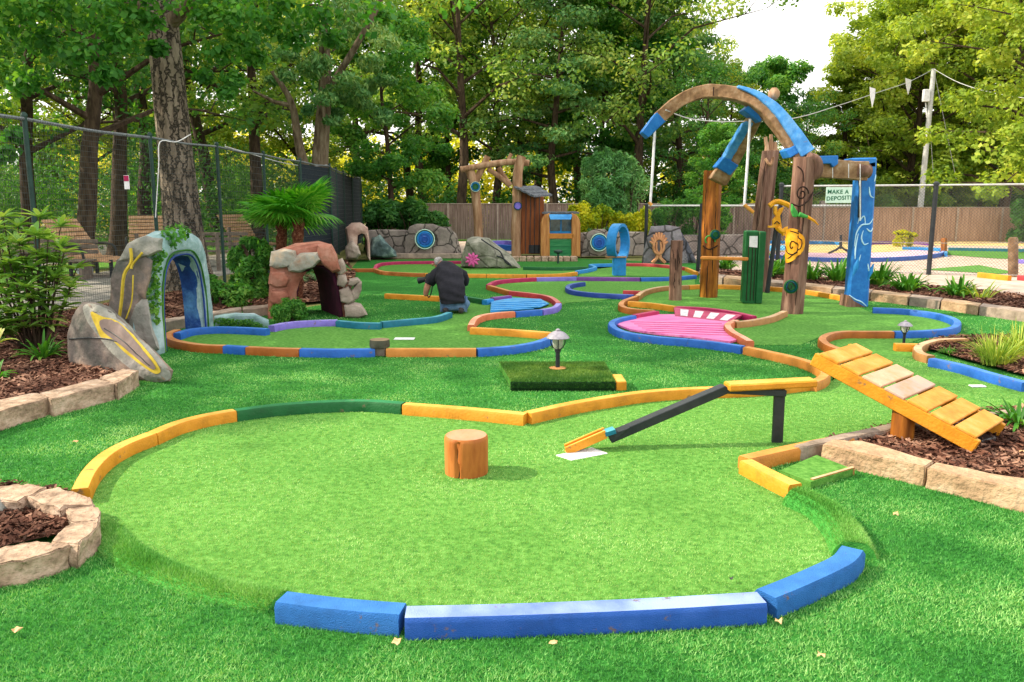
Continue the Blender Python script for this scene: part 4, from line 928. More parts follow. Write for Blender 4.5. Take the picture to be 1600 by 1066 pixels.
for i in range(6, 10):
    a, b = Vector((*fpt[i], 0)), Vector((*fpt[i + 1], 0)); mb = MB(); mb.bar((a.x - .05, a.y, FH / 2), (b.x - .05, b.y, FH / 2), .006, FH - .1); obj('screen_panel', mb, m_scr, t)
a, b = Vector((*fpt[5], 0)), Vector((*fpt[6], 0)); mb = MB(); mb.bar((a.x - .05, a.y, FH / 2), (b.x - .05, b.y, FH / 2), .006, FH - .1); obj('screen_panel', mb, m_scr, t)
# white hose along the top of the fence
mb = MB(); mb.tube(crom([D(243, 340, 14.6), D(248, 260, 14.6), D(250, 222, 14.62), D(275, 222, 14.9), D(298, 210, 15.4)], 5), .009, 7)
mb.tube(crom([D(352, 229, 17), D(390, 240, 19.5), D(440, 254, 22.3), D(480, 260, 24), D(511, 258, 25.1)], 5), .011, 7)
o = obj('white_hose', mb, P['white'], loc=D(250, 222, 14.6), smooth=60); tag(o, 'thin white hose looped over the top of the mesh fence and maple', 'hose')
# pink and white tag hanging
p = D(198, 285, 11.95); t = thing('hanging_tag', 'small pink and white tag hanging on the mesh fence', 'tag', p)
mb = MB(); mb.box(p, (.075, .008, .2)); obj('tag_card', mb, P['white'], t)
mb = MB(); mb.box(p + Vector((0, -.006, .055)), (.07, .004, .08)); obj('pink_print', mb, P['magenta'], t)
mb = MB(); mb.tube([p + Vector((0, 0, .1)), p + Vector((.01, .02, .22))], .003, 4); obj('string', mb, P['black'], t)
# ---------------------------------------------------------------- loungers, bench, rope posts behind the fence
m_teak = M('orange_brown_slats', [rgb('a4785a'), rgb('c49a78'), rgb('d4b094')], scale=5, stretch=(.3, 3, 3), rough=.6, bump=.2)
def lounger(u, v, Y, rz, label, sc=1):
    b = Vector((px_x(u, Y), Y, .01)); t = thing('wooden_lounger', label, 'lounger', b, 'wooden loungers on the terrace')
    s = MB(); bk = MB(); 
    for i in range(7): s.box(b + Vector((.05 + i * .12, 0, .40 - .01 * i)), (.105, 1.25, .03))
    for i in range(9):
        q = Vector((-.05 - i * .062, 0, .43 + i * .095)); bk.box(b + q, (.03, 1.25, .088), M=Matrix.Rotation(-.56, 3, 'Y'))
    obj('seat', s, m_teak, t, bevel=.006); obj('backrest', bk, m_teak, t, bevel=.006)
    for sx in (-.1, .8):
        for sy in (-.5, .5):
            mb = MB(); mb.box(b + Vector((sx, sy, .19)), (.06, .06, .38)); obj('leg', mb, P['black'], t)
    for sy in (-.66, .66):
        mb = MB(); mb.tube(crom([b + Vector((-.35, sy, .62)), b + Vector((-.1, sy, .68)), b + Vector((.22, sy, .64)), b + Vector((.3, sy, .4)), b + Vector((.3, sy, 0))], 4), .028, 6); obj('armrest', mb, P['black'], t, smooth=60)
    t.rotation_euler = (0, 0, rz); t.scale = (sc,) * 3; return t
lounger(122, 0, 19.2, -.05, 'large orange brown slatted lounger left of the maple behind the fence', 1.08)
lounger(232, 0, 23.5, -1.2, 'slatted lounger partly hidden by the left side of the maple', 1.1)
lounger(380, 0, 27, -.3, 'distant slatted lounger right of the maple trunk', 1.1)
m_gw = M('grey_bench_wood', [rgb('5c524c'), rgb('84786e')], scale=8, rough=.8)
b = Vector((px_x(60, 18.2), 18.2, .01)); t = thing('grey_bench', 'low grey weathered bench in front of the large lounger', 'bench', b)
mb = MB(); [mb.box(b + Vector((0, -.2 + i * .13, .42)), (1.9, .11, .04)) for i in range(4)]; obj('seat', mb, m_gw, t, bevel=.006)
mb = MB(); [mb.box(b + Vector((0, .32 + .02 * i, .6 + i * .12)), (1.9, .03, .09)) for i in range(3)]; obj('backrest', mb, m_gw, t, bevel=.006)
for sx in (-.8, .8): mb = MB(); mb.box(b + Vector((sx, 0, .2)), (.07, .45, .4)); obj('leg', mb, m_gw, t)
b = Vector((px_x(325, 22), 22, .01)); t = thing('grey_bench', 'grey bench visible between the maple and a fence post', 'bench', b)
mb = MB(); [mb.box(b + Vector((0, -.2 + i * .13, .42)), (1.7, .11, .04)) for i in range(4)]; obj('seat', mb, m_gw, t, bevel=.006)
mb = MB(); [mb.box(b + Vector((0, .32, .6 + i * .14)), (1.7, .03, .09)) for i in range(3)]; obj('backrest', mb, m_gw, t, bevel=.006)
for sx in (-.7, .7): mb = MB(); mb.box(b + Vector((sx, 0, .2)), (.07, .45, .4)); obj('leg', mb, m_gw, t)
for u, Y, l in ((203, 20, 'grey rope post between the large lounger and the maple'), (331, 20.6, 'grey rope post right of the maple'), (352, 26, 'thin far rope post near the right lounger')):
    b = Vector((px_x(u, Y), Y, 0)); mb = MB(); mb.tube([b, b + Vector((0, 0, .98))], [.055, .05], 9); o = obj('rope_post', mb, m_gw, loc=b, smooth=50); tag(o, l, 'post', 'grey rope posts beside the path')
b = Vector((px_x(115, 19), 19, .02)); mb = MB(); mb.lathe(b, [(.05, 0), (.17, .04), (.19, .16), (.13, .27), (.05, .33), (.09, .42), (.02, .44)], 14); mb.noise(.035, 9)
o = obj('plastic_bag', mb, M('white_blue_plastic', [rgb('8ca4cc'), rgb('e4ecf4')], scale=12, rough=.4), loc=b, smooth=30); tag(o, 'tied white and blue plastic bag lying under the lounger', 'bag')
# ---------------------------------------------------------------- plank fences at the back
m_fw = M('grey_purple_fence_planks', [rgb('5a4c46'), rgb('7c6c66'), rgb('988880')], scale=6, stretch=(4, 4, .2), rough=.95, bump=.4, bscale=14)
m_fb = M('brown_fence_planks', [rgb('7c6456'), rgb('a08474'), rgb('bca08e')], scale=6, stretch=(4, 4, .2), rough=.95, bump=.4, bscale=14)
m_fp = M('pale_fence_post', [rgb('8c8078'), rgb('aca098')], scale=9, rough=.9)
def plankfence(x0, y0, x1, y1, h, mat, label, posts, seed):
    t = thing('plank_fence', label, 'fence', (x0, y0, 0)); a = Vector((x0, y0, 0)); b = Vector((x1, y1, 0)); L_ = (b - a).length; n = int(L_ / .14); mb = MB(); r2 = random.Random(seed)
    rz = math.atan2(y1 - y0, x1 - x0)
    for i in range(n):
        p = a.lerp(b, (i + .5) / n); hh = h - r2.uniform(0, .015); mb.box(p + Vector((0, r2.uniform(-.006, .006), hh / 2 + .03)), (.133, .018, hh), rz)
    obj('plank', mb, mat, t); tr = MB(); tr.bar(a + Vector((0, -.01, h + .04)), b + Vector((0, -.01, h + .04)), .07, .035); tr.bar(a + Vector((0, .04, .4)), b + Vector((0, .04, .4)), .04, .07); obj('cap_rail', tr, m_fp, t)
    for k in range(posts):
        p = a.lerp(b, k / (posts - 1)); mb = MB(); mb.box(p + Vector((0, -.045, h / 2 + .02)), (.075, .05, h + .04), rz); obj('post', mb, m_fp, t)
    return t
plankfence(-5.5, 39.3, 6.5, 39.3, 1.72, m_fw, 'dark weathered plank fence behind the log archway and hut', 6, 1)
plankfence(6.56, 39.3, 12.4, 37.6, 1.72, m_fw, 'dark plank fence seen behind the posts in the middle right', 4, 3)
plankfence(12.46, 37.6, 26.5, 37.0, 1.55, m_fb, 'brown plank fence in the sun at the back right', 8, 2)
# ---------------------------------------------------------------- chain link fence on the right
t = thing('chain_link_fence', 'black chain link fence with grey top rail on the right', 'fence', (G(1100, 425).x, 20, 0))
cpts = [Vector((6.15, 22.2, 0)), Vector((6.75, 20.4, 0)), Vector((10.1, 19.4, 0)), Vector((13.6, 17.8, 0)), Vector((16.5, 16.5, 0))]
hts = [1.62, 2.14, 2.14, 2.14, 2.14]
for p, h in zip(cpts[1:], hts[1:]):
    mb = MB(); mb.tube([p, p + Vector((0, 0, h + .03))], .055, 10); mb.lathe(p + Vector((0, 0, h)), [(.07, 0), (.07, .05), (.03, .09)], 10); obj('post', mb, P['black'], t, smooth=40)
cw = MB(); tr = MB(); h = 2.12
for i in range(1, 4):
    a, b = cpts[i], cpts[i + 1]; L_ = (b - a).length; s = .075; d = (b - a).normalized()
    for sg in (1, -1):
        k = -h
        while k < L_:
            x0, z0 = max(0, k), (0 if k >= 0 else -k); x1 = min(L_, k + h); z1 = x1 - k
            if x1 > x0 + .01:
                f = (lambda x, z: a + d * x + Vector((0, 0, .04 + (z if sg > 0 else h - z))))
                cw.tube([f(x0, z0), f(x1, z1)], .0032, 3, cap=False)
            k += s
    tr.tube([a + Vector((0, 0, h + .02)), b + Vector((0, 0, h + .02))], .022, 8)
    tr.tube([a + Vector((0, 0, .06)), b + Vector((0, 0, .06))], .006, 5)
obj('wire_mesh', cw, M('black_chain_wire', [(.05, .05, .05), (.11, .11, .11)], scale=5, rough=.5), t); obj('top_rail', tr, P['silver'], t, smooth=50)
# lower section going back to the left
t = thing('low_chain_link_fence', 'lower chain link section with grey rail behind the arch beam posts', 'fence', (6.1, 22, 0))
la, lb = Vector((5.45, 23.2, 0)), Vector((3.95, 23.8, 0)); lc = Vector((9.6, 22.6, 0))
for p in (la, lb, lc): mb = MB(); mb.tube([p, p + Vector((0, 0, 1.68))], .05, 9); mb.lathe(p + Vector((0, 0, 1.66)), [(.06, 0), (.06, .04), (.02, .07)], 9); obj('post', mb, P['black'], t, smooth=40)
mb = MB(); mb.tube([lb + Vector((0, 0, 1.66)), la + Vector((0, 0, 1.66))], .025, 7); mb.tube([la + Vector((0, 0, 1.66)), lc + Vector((0, 0, 1.66))], .025, 7); obj('top_rail', mb, P['silver'], t, smooth=50)
mb = MB()
for a, b in ((lb, la), (la, lc)):
    L_ = (b - a).length; d = (b - a).normalized(); h = 1.6; k = -h
    while k < L_:
        x0 = max(0, k); x1 = min(L_, k + h)
        if x1 > x0 + .02:
            for sg in (0, 1): mb.tube([a + d * x0 + Vector((0, 0, .05 + abs(sg * h - (x0 - k)))), a + d * x1 + Vector((0, 0, .05 + abs(sg * h - (x1 - k))))], .0028, 3, cap=False)
        k += .09
obj('wire_mesh', mb, P['black'], t)
# black fence stake in front at the corner
p = G(1090, 425); mb = MB(); mb.tube([p, D(1097, 318, p.y)], .05, 10); o = obj('black_post', mb, P['black'], loc=p, smooth=40); tag(o, 'slim black fence post between short brown log and amber log', 'post')
# sign on the fence
def text(body, size, loc, M3, mat, parent, name='lettering', ext=.002):
    c = bpy.data.curves.new(name, 'FONT'); c.body = body; c.size = size; c.extrude = ext; c.align_x = 'CENTER'; c.align_y = 'CENTER'; c.offset = size * .02; c.space_character = 1.1
    o = bpy.data.objects.new(name, c); C.objects.link(o); dg = bpy.context.evaluated_depsgraph_get(); dg.update()
    me = bpy.data.meshes.new_from_object(o.evaluated_get(dg)); bpy.data.objects.remove(o)
    m4 = Matrix.Translation(Vector(loc) - OFF[parent.name]) @ M3.to_4x4(); me.transform(m4); me.materials.clear(); me.materials.append(mat)
    o = bpy.data.objects.new(name, me); C.objects.link(o); o.parent = parent; OFF[o.name] = OFF[parent.name]; return o
Ys = 19.0; p = D(1311, 305, Ys); t = thing('fence_sign', 'small pale mint sign with green lettering hung on the chain link fence', 'sign', p)
m_mint = M('pale_mint_board', [rgb('bcdccc'), rgb('cce8da')], scale=6, rough=.5); m_sg = M('green_sign_paint', [rgb('1c6a4c')], rough=.5)
RX = Matrix.Rotation(R(90), 3, 'X') 
mb = MB(); w_, h_ = 41 * MPP(Ys), 24 * MPP(Ys); mb.box(p, (w_, .012, h_)); obj('sign_board', mb, m_mint, t, bevel=.003)
text('MAKE A', h_ * .36, p + Vector((-.03, -.010, h_ * .2)), RX, m_sg, t); text('DEPOSIT!', h_ * .36, p + Vector((0, -.010, -h_ * .2)), Matrix.Rotation(R(-3), 3, 'Y') @ RX, m_sg, t)
mb = MB(); [mb.tube([p + Vector((sx * w_ * .4, 0, h_ * .48)), p + Vector((sx * w_ * .4, .02, h_ * .48 + .07))], .004, 4) for sx in (-1, 1)]; obj('hanger', mb, P['silver'], t)
# white square post beyond the fence
p = G(1282, 376); mb = MB(); mb.box((p.x, p.y, .0 + .95), (.26, .26, 1.9)); o = obj('white_post', mb, m_fp, loc=p, bevel=.01); tag(o, 'pale square post in front of the plank fence left of the sign', 'post')
# utility pole with ropes and pennants
Yp = 38.6; b = D(1437, 330, Yp); b.z = 0; tp = D(1459, 108, Yp)
t = thing('utility_pole', 'pale leaning pole rising above the right plank fence', 'pole', b)
mb = MB(); mb.tube([b, tp], [.14, .10], 12); obj('pole', mb, P['silver'], t, smooth=50)
q = D(1447, 150, Yp); mb = MB(); mb.box(q + Vector((-.05, -.1, 0)), (.28, .2, .55)); mb.tube([q + Vector((0, 0, -.3)), q + Vector((.12, 0, -1))], .03, 6); obj('lamp_box', mb, P['white'], t, bevel=.03)
mb = MB(); mb.tube([tp, D(1495, 285, Yp)], .012, 4); mb.tube([D(1452, 180, Yp), D(1458, 270, Yp)], .012, 4); obj('guy_wire', mb, P['silver'], t)
mb = MB(); s1 = crom([D(1178, 186, 24), D(1240, 185, 26), D(1310, 165, 29), D(1370, 145, 32), D(1420, 128, 35), tp], 6); mb.tube(s1, .014, 4); s2 = crom([tp, D(1500, 130, 32), D(1560, 147, 30), D(1650, 160, 28)], 6); mb.tube(s2, .014, 4)
s3 = crom([D(1040, 172, 13), D(1080, 186, 15), D(1130, 190, 18), D(1178, 189, 24)], 6); mb.tube(s3, .009, 4)
o = obj('net_rope', mb, P['silver'], loc=tp, smooth=60); tag(o, 'long sagging rope strung from the arch beam to the pale pole', 'rope')
for u, v0, v1, Y, l in ((1363, 136, 168, 28.8, 'white pennant hanging left on the sagging rope'), (1419, 122, 148, 32, 'white pennant hanging nearer the pole on the sagging rope')):
    a = D(u - 4, v0, Y); c = D(u + 5, v0 + 3, Y); d = D(u, v1, Y); mb = MB(); mb.slab([a, c, D(u + 4, (v0 + v1) / 2, Y), d, D(u - 3, (v0 + v1) / 2, Y)], (0, .012, 0)); o = obj('pennant', mb, P['white'], loc=a); tag(o, l, 'pennant', 'white pennants on the rope')
# ---------------------------------------------------------------- second course beyond the fence
def ring(label, u, v, ru, rv, col, closed=True, a0=0, a1=360, w=.12, h=.13):
    pts = [G(u + ru * math.cos(R(a)), v - rv * math.sin(R(a)), 0) for a in np.linspace(a0, a1, 40)]
    mb = MB(); mb.sweep([p + Vector((0, 0, .004)) for p in pts], [(a * w, b * h) for a, b in PROF], cap=True); o = obj('edging_timber', mb, P[col], loc=pts[len(pts) // 2], smooth=40); tag(o, label, 'edging timber', 'painted timber edging beyond the chain link fence')
def turfpatch(name, u, v, ru, rv, mat, z):
    sheet(name, [xy(G(u + ru * math.cos(R(a)), v - rv * math.sin(R(a)))) for a in range(0, 360, 12)], z, mat)
m_yel = M('sunny_yellow_surface', [rgb('b4985c'), rgb('d0b478'), rgb('e0c898')], scale=2, rough=.9)
m_pkc = M('pink_surface', [rgb('c8a0b4'), rgb('dcb8c8')], scale=2, rough=.9)
turfpatch('pink_play_surface', 1340, 399, 132, 11, m_pkc, .012); turfpatch('yellow_play_surface', 1310, 389, 120, 7, m_yel, .016)
sheet('yellow_verge', [xy(G(u, v)) for u, v in ((1290, 382), (1700, 386), (1700, 378), (1290, 376))], .012, m_yel)
sheet('far_putting_green', [xy(G(u, v)) for u, v in ((1482, 391), (1700, 391), (1700, 406), (1560, 405), (1480, 399))], .016, m_green)
sheet('far_putting_green', [xy(G(u, v)) for u, v in ((1440, 422), (1530, 415), (1590, 427), (1560, 429))], .016, m_green)
ring('royal blue curved timber on the near side of the pink surface beyond the fence', 1330, 398, 144, 12, 'royal', a0=182, a1=372)
ring('bright blue timber behind the yellow surface beyond the fence', 1190, 385, 130, 4, 'cyan', a0=20, a1=200)
ring('violet arched timber beyond the fence left of the far post', 1400, 386, 60, 4, 'purple', a0=20, a1=185)
rail([(1410, 386), (1470, 388), (1478, 396)], 'cyan', 'light blue timber reaching the short far post', group='painted timber edging beyond the chain link fence', h=.12)
rail([(1482, 387), (1540, 388), (1640, 390)], 'teal', 'teal timber behind the far green beyond the fence', group='painted timber edging beyond the chain link fence', h=.12)
rail([(1530, 426), (1578, 431)], 'yellow', 'amber timber left of the thick round post at the right edge', group='painted timber edging beyond the chain link fence', h=.12)
rail([(1592, 430), (1640, 434)], 'red', 'red timber at the right edge beyond the fence', group='painted timber edging beyond the chain link fence', h=.12)
rail([(1578, 405), (1660, 408)], 'lav', 'lavender timber at the far right edge beyond the fence', group='painted timber edging beyond the chain link fence', h=.12)
for k in range(3): pass
sheet('blue_play_surface', [xy(G(u, v)) for u, v in ((1110, 385), (1240, 384), (1250, 392), (1110, 394))], .02, M('light_blue_surface', [rgb('4c9cd0'), rgb('6cb4e0')], scale=3))
def rpost(label, u, v, vt, wpx, mat):
    p = G(u, v); m = MPP(p.y); tp = D(u, vt, p.y); mb = MB(); rr_ = wpx * m / 2; mb.tube([p, p.lerp(tp, .95), tp], [rr_, rr_, rr_ * .8], 12, wob=.02); o = obj('round_post', mb, mat, loc=p, smooth=50); tag(o, label, 'post')
rpost('thick round wooden post at the right edge beyond the chain link fence', 1583, 433, 371, 14, logx)
rpost('short wooden post where the blue and teal timbers meet beyond the fence', 1475, 398, 372, 9, amberlog)
mb = MB(); a = D(1240, 375, 21.5); b = D(1640, 378, 22.5); n = 12
pp = [a.lerp(b, i / n) - Vector((0, 0, .06 * math.sin(math.pi * i / n))) for i in range(n + 1)]; mb.tube(pp, .012, 5); o = obj('barrier_rope', mb, m_fp, loc=a); tag(o, 'thin barrier rope stretched in front of the far course', 'rope')
# little black tripod stand beyond fence
p = G(1313, 397); m = MPP(p.y); mb = MB(); mb.tube([p + Vector((0, 0, .18)), D(1314, 367, p.y)], .05, 8)
for dx in (-.42, .42): mb.tube([p + Vector((dx, 0, .02)), p + Vector((dx * .3, 0, .16)), p + Vector((0, 0, .26))], .04, 6)
o = obj('black_stand', mb, P['black'], loc=p, smooth=50); tag(o, 'small black splayed stand on the pink and yellow surface beyond the fence', 'stand')
rail([(745, 377), (790, 376), (812, 378)], 'lav', 'lavender blue timber seen between the log archway posts', w=.25, h=.35)
rail([(755, 381), (812, 384)], 'blue', 'blue timber in front of the lavender one between the log archway posts', w=.2, h=.22)
# ---------------------------------------------------------------- rocks
def rockmat(name, cols, crack=.9, cs=3, sc=3, **k): return M(name, cols, scale=sc, rough=.85, bump=.8, bscale=9, bdist=.04, detail=9, crack=crack, ccol=(.025, .025, .022, 1), cscale=cs, **k)
m_rg = rockmat('grey_painted_rock', [rgb('565c58'), rgb('868680'), rgb('a29c98')], crack=0)
m_rg2 = rockmat('grey_brown_painted_rock', [rgb('3c4440'), rgb('6c6460'), rgb('a08878')], crack=0, sc=2.2)
m_rb = rockmat('blue_painted_rock', [rgb('0e2250'), rgb('1e407c'), rgb('4c7cac')], crack=0, sc=3)
m_rbl = rockmat('pale_blue_green_rock', [rgb('5c7c78'), rgb('84a0a4'), rgb('b4c8d0')], crack=0, sc=3)
m_rbr = rockmat('brown_tunnel_rock', [rgb('643a2c'), rgb('966050'), rgb('b48878')], crack=0, sc=2.4)
m_rbg = rockmat('tan_grey_cap_rock', [rgb('8c6c54'), rgb('94948c'), rgb('c0a488')], crack=0, sc=3)
m_rp = rockmat('pinkish_tunnel_rock', [rgb('8c6c64'), rgb('b49488'), rgb('d0b8ac')], crack=0, sc=3)
m_flag = rockmat('flagstone_wall', [rgb('68605c'), rgb('8c827c'), rgb('a89c92')], crack=.9, cs=2.3, cwid=.05, sc=1.6)
m_bould = rockmat('mottled_boulder', [rgb('4c5240'), rgb('808074'), rgb('b0aca0')], crack=.5, cs=1.3, cwid=.03, sc=2.6)
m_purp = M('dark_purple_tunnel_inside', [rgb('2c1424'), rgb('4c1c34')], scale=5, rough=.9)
def pillow(mb, poly, dep, bulge=.35, nr=7, sub=4, mi=0, flat=True):
    """closed 3-D outline (facing the camera) turned into a chiselled boulder, dep metres deep"""
    if flat:
        q = []
        for i in range(len(poly)):
            a, b = Vector(poly[i]), Vector(poly[(i + 1) % len(poly)])
            for k in range(4): q.append(a.lerp(b, k / 4))
        cv = q
    else: cv = crom(poly, sub, closed=True)
    n = len(cv); c = sum(cv, Vector()) / n
    nor = Vector((0, 0, 0))
    for i in range(n): nor += (cv[i] - c).cross(cv[(i + 1) % n] - c)
    nor.normalize()
    nor = -Vector((c.x, c.y, 0)).normalized()
    vs = []; rings = []
    for k in range(nr):                      # front dome from the centre to the rim
        f = (k + .6) / nr; h = bulge * dep * (min(1, (1 - f) / .22) ** .7 * .75 + .25 * (1 - f) if flat else math.sqrt(max(0, 1 - f ** 2.4))); rings.append((f, h))
    rings.append((1, 0)); rings.append((.99, -.5 * dep)); rings.append((.86, -dep * .95)); rings.append((.45, -dep * 1.05))
    for f, h in rings: vs += [c + (p - c) * f + nor * h for p in cv]
    k = len(rings); fs = [(i * n + j, i * n + (j + 1) % n, (i + 1) * n + (j + 1) % n, (i + 1) * n + j) for i in range(k - 1) for j in range(n)]
    vs += [c + nor * rings[0][1] * 1.02, c - nor * dep * 1.06]; a = k * n
    fs += [(a, (j + 1) % n, j) for j in range(n)] + [(a + 1, (k - 1) * n + j, (k - 1) * n + (j + 1) % n) for j in range(n)]
    mb.add(vs, fs, mi)
def rockobj(name, poly, Y, dep, mat, label=None, cat='rock', parent=None, amp=.05, fr=3, bulge=.3, tilt=None, thingname=None, off=(0, 0, 0)):
    mb = MB(); p3 = [D(u, v, Y if not callable(Y) else Y(u, v)) + Vector(off) for u, v in poly]; pillow(mb, p3, dep, bulge)
    mb.noise(amp, fr); mb.noise(amp * .4, fr * 3.3)
    mb.v = [(v[0], v[1], max(v[2], -.03)) for v in mb.v]
    b = Vector((sum(q.x for q in p3) / len(p3), sum(q.y for q in p3) / len(p3), 0))
    if parent is None:
        t = thing(thingname or name, label, cat, b); obj('rock_body', mb, mat, t, smooth=38); return t
    return obj(name, mb, mat, parent, smooth=38)
def stroke(pts, r, mat, parent, name='painted_line', n=6):
    mb = MB(); mb.tube(crom(pts, 4), r, n); return obj(name, mb, mat, parent, smooth=60)
# tilted boulder with painted eye
def Yb(u, v): return 8.05 - (u - 105) / 165 * .75
t = rockobj('painted_boulder', [(102, 530), (112, 497), (128, 476), (150, 476), (180, 490), (212, 517), (240, 548), (268, 580), (264, 596), (222, 601), (180, 592), (140, 588), (112, 574)], Yb, .55, m_rg2, 'tilted grey boulder with a yellow painted ring beside the left kerb', 'boulder', thingname='painted_boulder', amp=.03, bulge=.18)
def onb(u, v, o=.13): q = D(u, v, Yb(u, v)); return q + Vector((.3, -.9, .25)).normalized() * o
m_yp = M('yellow_rock_paint', [rgb('a8902c'), rgb('d0b844')], scale=9, rough=.8); m_eg = M('mauve_rock_paint', [rgb('6c605c'), rgb('8c7c78')], scale=6, rough=.85)
rb = children(t)[0]
decal(rb, [(131, 479), (150, 476), (180, 491), (212, 518), (240, 549), (266, 581), (262, 594), (236, 596), (212, 582), (176, 552), (150, 520), (136, 500)], .006, 'pale_face', m_rg, t)
decal(rb, [(143, 488), (160, 494), (186, 504), (216, 532), (240, 560), (252, 578), (244, 584), (224, 572), (206, 558), (190, 545), (176, 531), (160, 528), (152, 512)], .011, 'yellow_ring', m_yp, t)
decal(rb, [(158, 501), (172, 499), (190, 509), (214, 535), (234, 558), (245, 574), (238, 576), (216, 560), (192, 540), (170, 524), (160, 513)], .016, 'mauve_centre', m_eg, t)
hline(rb, [(165, 513), (192, 530), (215, 552), (236, 571)], .006, 'carved_crack', P['black'], t, off=.016); hline(rb, [(110, 530), (140, 528), (170, 530), (190, 536)], .008, 'carved_crack', P['black'], t, off=.008)
# blue rock archway
t = thing('rock_archway', 'blue and grey painted rock archway with ivy at the left of the course', 'archway', (-4.1, 9.8, 0))
A0, A1 = Vector((-4.04, 9.1, 0)), Vector((-4.08, 10.5, 0)); dA = (A1 - A0).normalized(); nA = Vector((1, .03, 0)).normalized()
def AP(s, z, o=0): return A0 + dA * s + Vector((0, 0, z)) + nA * o
def archband(name, inner, outer, o0, o1, mat, parent, amp=.025, prof=6):
    n = len(inner); mb = MB(); vs = []
    secs = [(0, o0), (0, (o0 * .2 + o1 * .8)), (.15, o1), (.5, o1 + .03), (.85, o1), (1, o1 - .06), (1, (o0 + o1) / 2), (1, o0)]
    for i in range(n):
        for f, o in secs:
            p = inner[i].lerp(outer[i], f); vs.append(p + nA * o)
    k = len(secs); fs = [(i * k + j, i * k + (j + 1) % k, (i + 1) * k + (j + 1) % k, (i + 1) * k + j) for i in range(n - 1) for j in range(k)]
    fs += [tuple(range(k - 1, -1, -1)), tuple((n - 1) * k + j for j in range(k))]
    mb.add(vs, fs); mb.noise(amp, 4); mb.noise(amp * .4, 14); return obj(name, mb, mat, parent, smooth=45)
def archcurve(s0, s1, z, n=26, p=.62):
    out = []
    for i in range(n):
        f = i / (n - 1); a = math.pi * (1 - f); x = math.cos(a); out.append(AP((s0 + s1) / 2 + (s1 - s0) / 2 * (abs(x) ** p) * (1 if x > 0 else -1), z * max(0, math.sin(a)) ** p))
    return out
inn = archcurve(-.03, 1.27, 1.06); out_ = archcurve(-.36, 1.62, 1.36)
archband('arch_band', inn, out_, -.16, .06, m_rbl, t)
inn2 = archcurve(-.02, 1.26, 1.05); out2 = archcurve(-.09, 1.33, 1.11)
archband('blue_inner_lining', inn2, out2, -.20, .0, m_rb, t, amp=.004)
# buttress of stacked grey stones on the near side
def YB(u, v): return 8.72 + (235 - u) * .003
for poly, mt in ([(172, 485), (176, 440), (186, 405), (214, 398), (226, 430), (222, 470), (214, 500), (192, 512)], m_rg2), ([(186, 408), (204, 380), (232, 369), (258, 373), (256, 392), (236, 402), (214, 408)], m_rg), ([(210, 408), (228, 402), (240, 408), (238, 440), (230, 468), (214, 466), (208, 436)], m_rg2), ([(204, 500), (212, 468), (232, 468), (238, 500), (252, 548), (236, 552), (212, 530)], m_rg):
    rockobj('stacked_stone', poly, YB, .28, mt, parent=t, amp=.025, bulge=.2, off=(-.02, 0, 0))
mb = MB(); mb.tube(crom([D(204, 388, 8.70), D(205, 410, 8.70), D(194, 430, 8.7), D(190, 470, 8.72), D(186, 500, 8.74)], 4), .018, 5); mb.tube(crom([D(222, 395, 8.64), D(208, 412, 8.68), D(205, 420, 8.68)], 4), .014, 5); mb.tube(crom([D(208, 430, 8.66), D(206, 470, 8.66), D(197, 498, 8.68)], 4), .008, 5)
obj('yellow_vein', mb, m_yp, t, smooth=60)
for col, o, r_ in (('dgreen', .075, .012), ('cyan', .06, .012)):
    a_ = archcurve(-.1 if col == 'dgreen' else -.04, 1.34 if col == 'dgreen' else 1.28, 1.12 if col == 'dgreen' else 1.07); mb = MB(); mb.tube([p + nA * o for p in a_], r_, 6); obj('painted_edge_line', mb, LMs['fresh'] if col == 'dgreen' else P['navy'], t, smooth=60)
cl = []
for s_, z, k in [(-.2, 1.0, .10), (-.25, .9, .09), (-.26, .8, .08), (-.3, .7, .08), (-.26, .6, .07), (.25, 1.3, .12), (.4, 1.34, .14), (.55, 1.33, .12), (.3, 1.24, .1), (-.3, .5, .06), (-.28, .4, .05), (-.1, 1.12, .1), (.75, 1.34, .08), (-.12, 1.1, .1)]:
    cl.append((tuple(AP(s_, z, .06)), (k, k, k)))
npobj('ivy', leafcloud(np.array([c[0] for c in cl]), np.array([c[1] for c in cl]), 60, .05, 5, asp=.8), 4, LMs['fresh'], t)
# low mossy end block beside the arch
def blk3(name, pxs, z0, z1v, Y, mat, parent, dep=.25): pass
t = thing('mossy_rock', 'low blue grey rock with green moss between archway and lavender timber', 'rock', (G(375, 514).x, G(375, 514).y, 0))
rockobj('rock_body', [(335, 496), (365, 490), (400, 492), (420, 502), (423, 516), (410, 518), (338, 512)], 10.9, .3, m_rbl, parent=t, amp=.02, bulge=.15)
cl = [(tuple(D(u, v, 10.78)), (.11, .06, .05)) for u, v in ((345, 502), (358, 503), (372, 504), (386, 504), (398, 508), (352, 510), (370, 511), (388, 512), (405, 513))]
npobj('moss', leafcloud(np.array([c[0] for c in cl]), np.array([c[1] for c in cl]), 260, .03, 6, asp=.5), 4, LMs['fresh'], t)
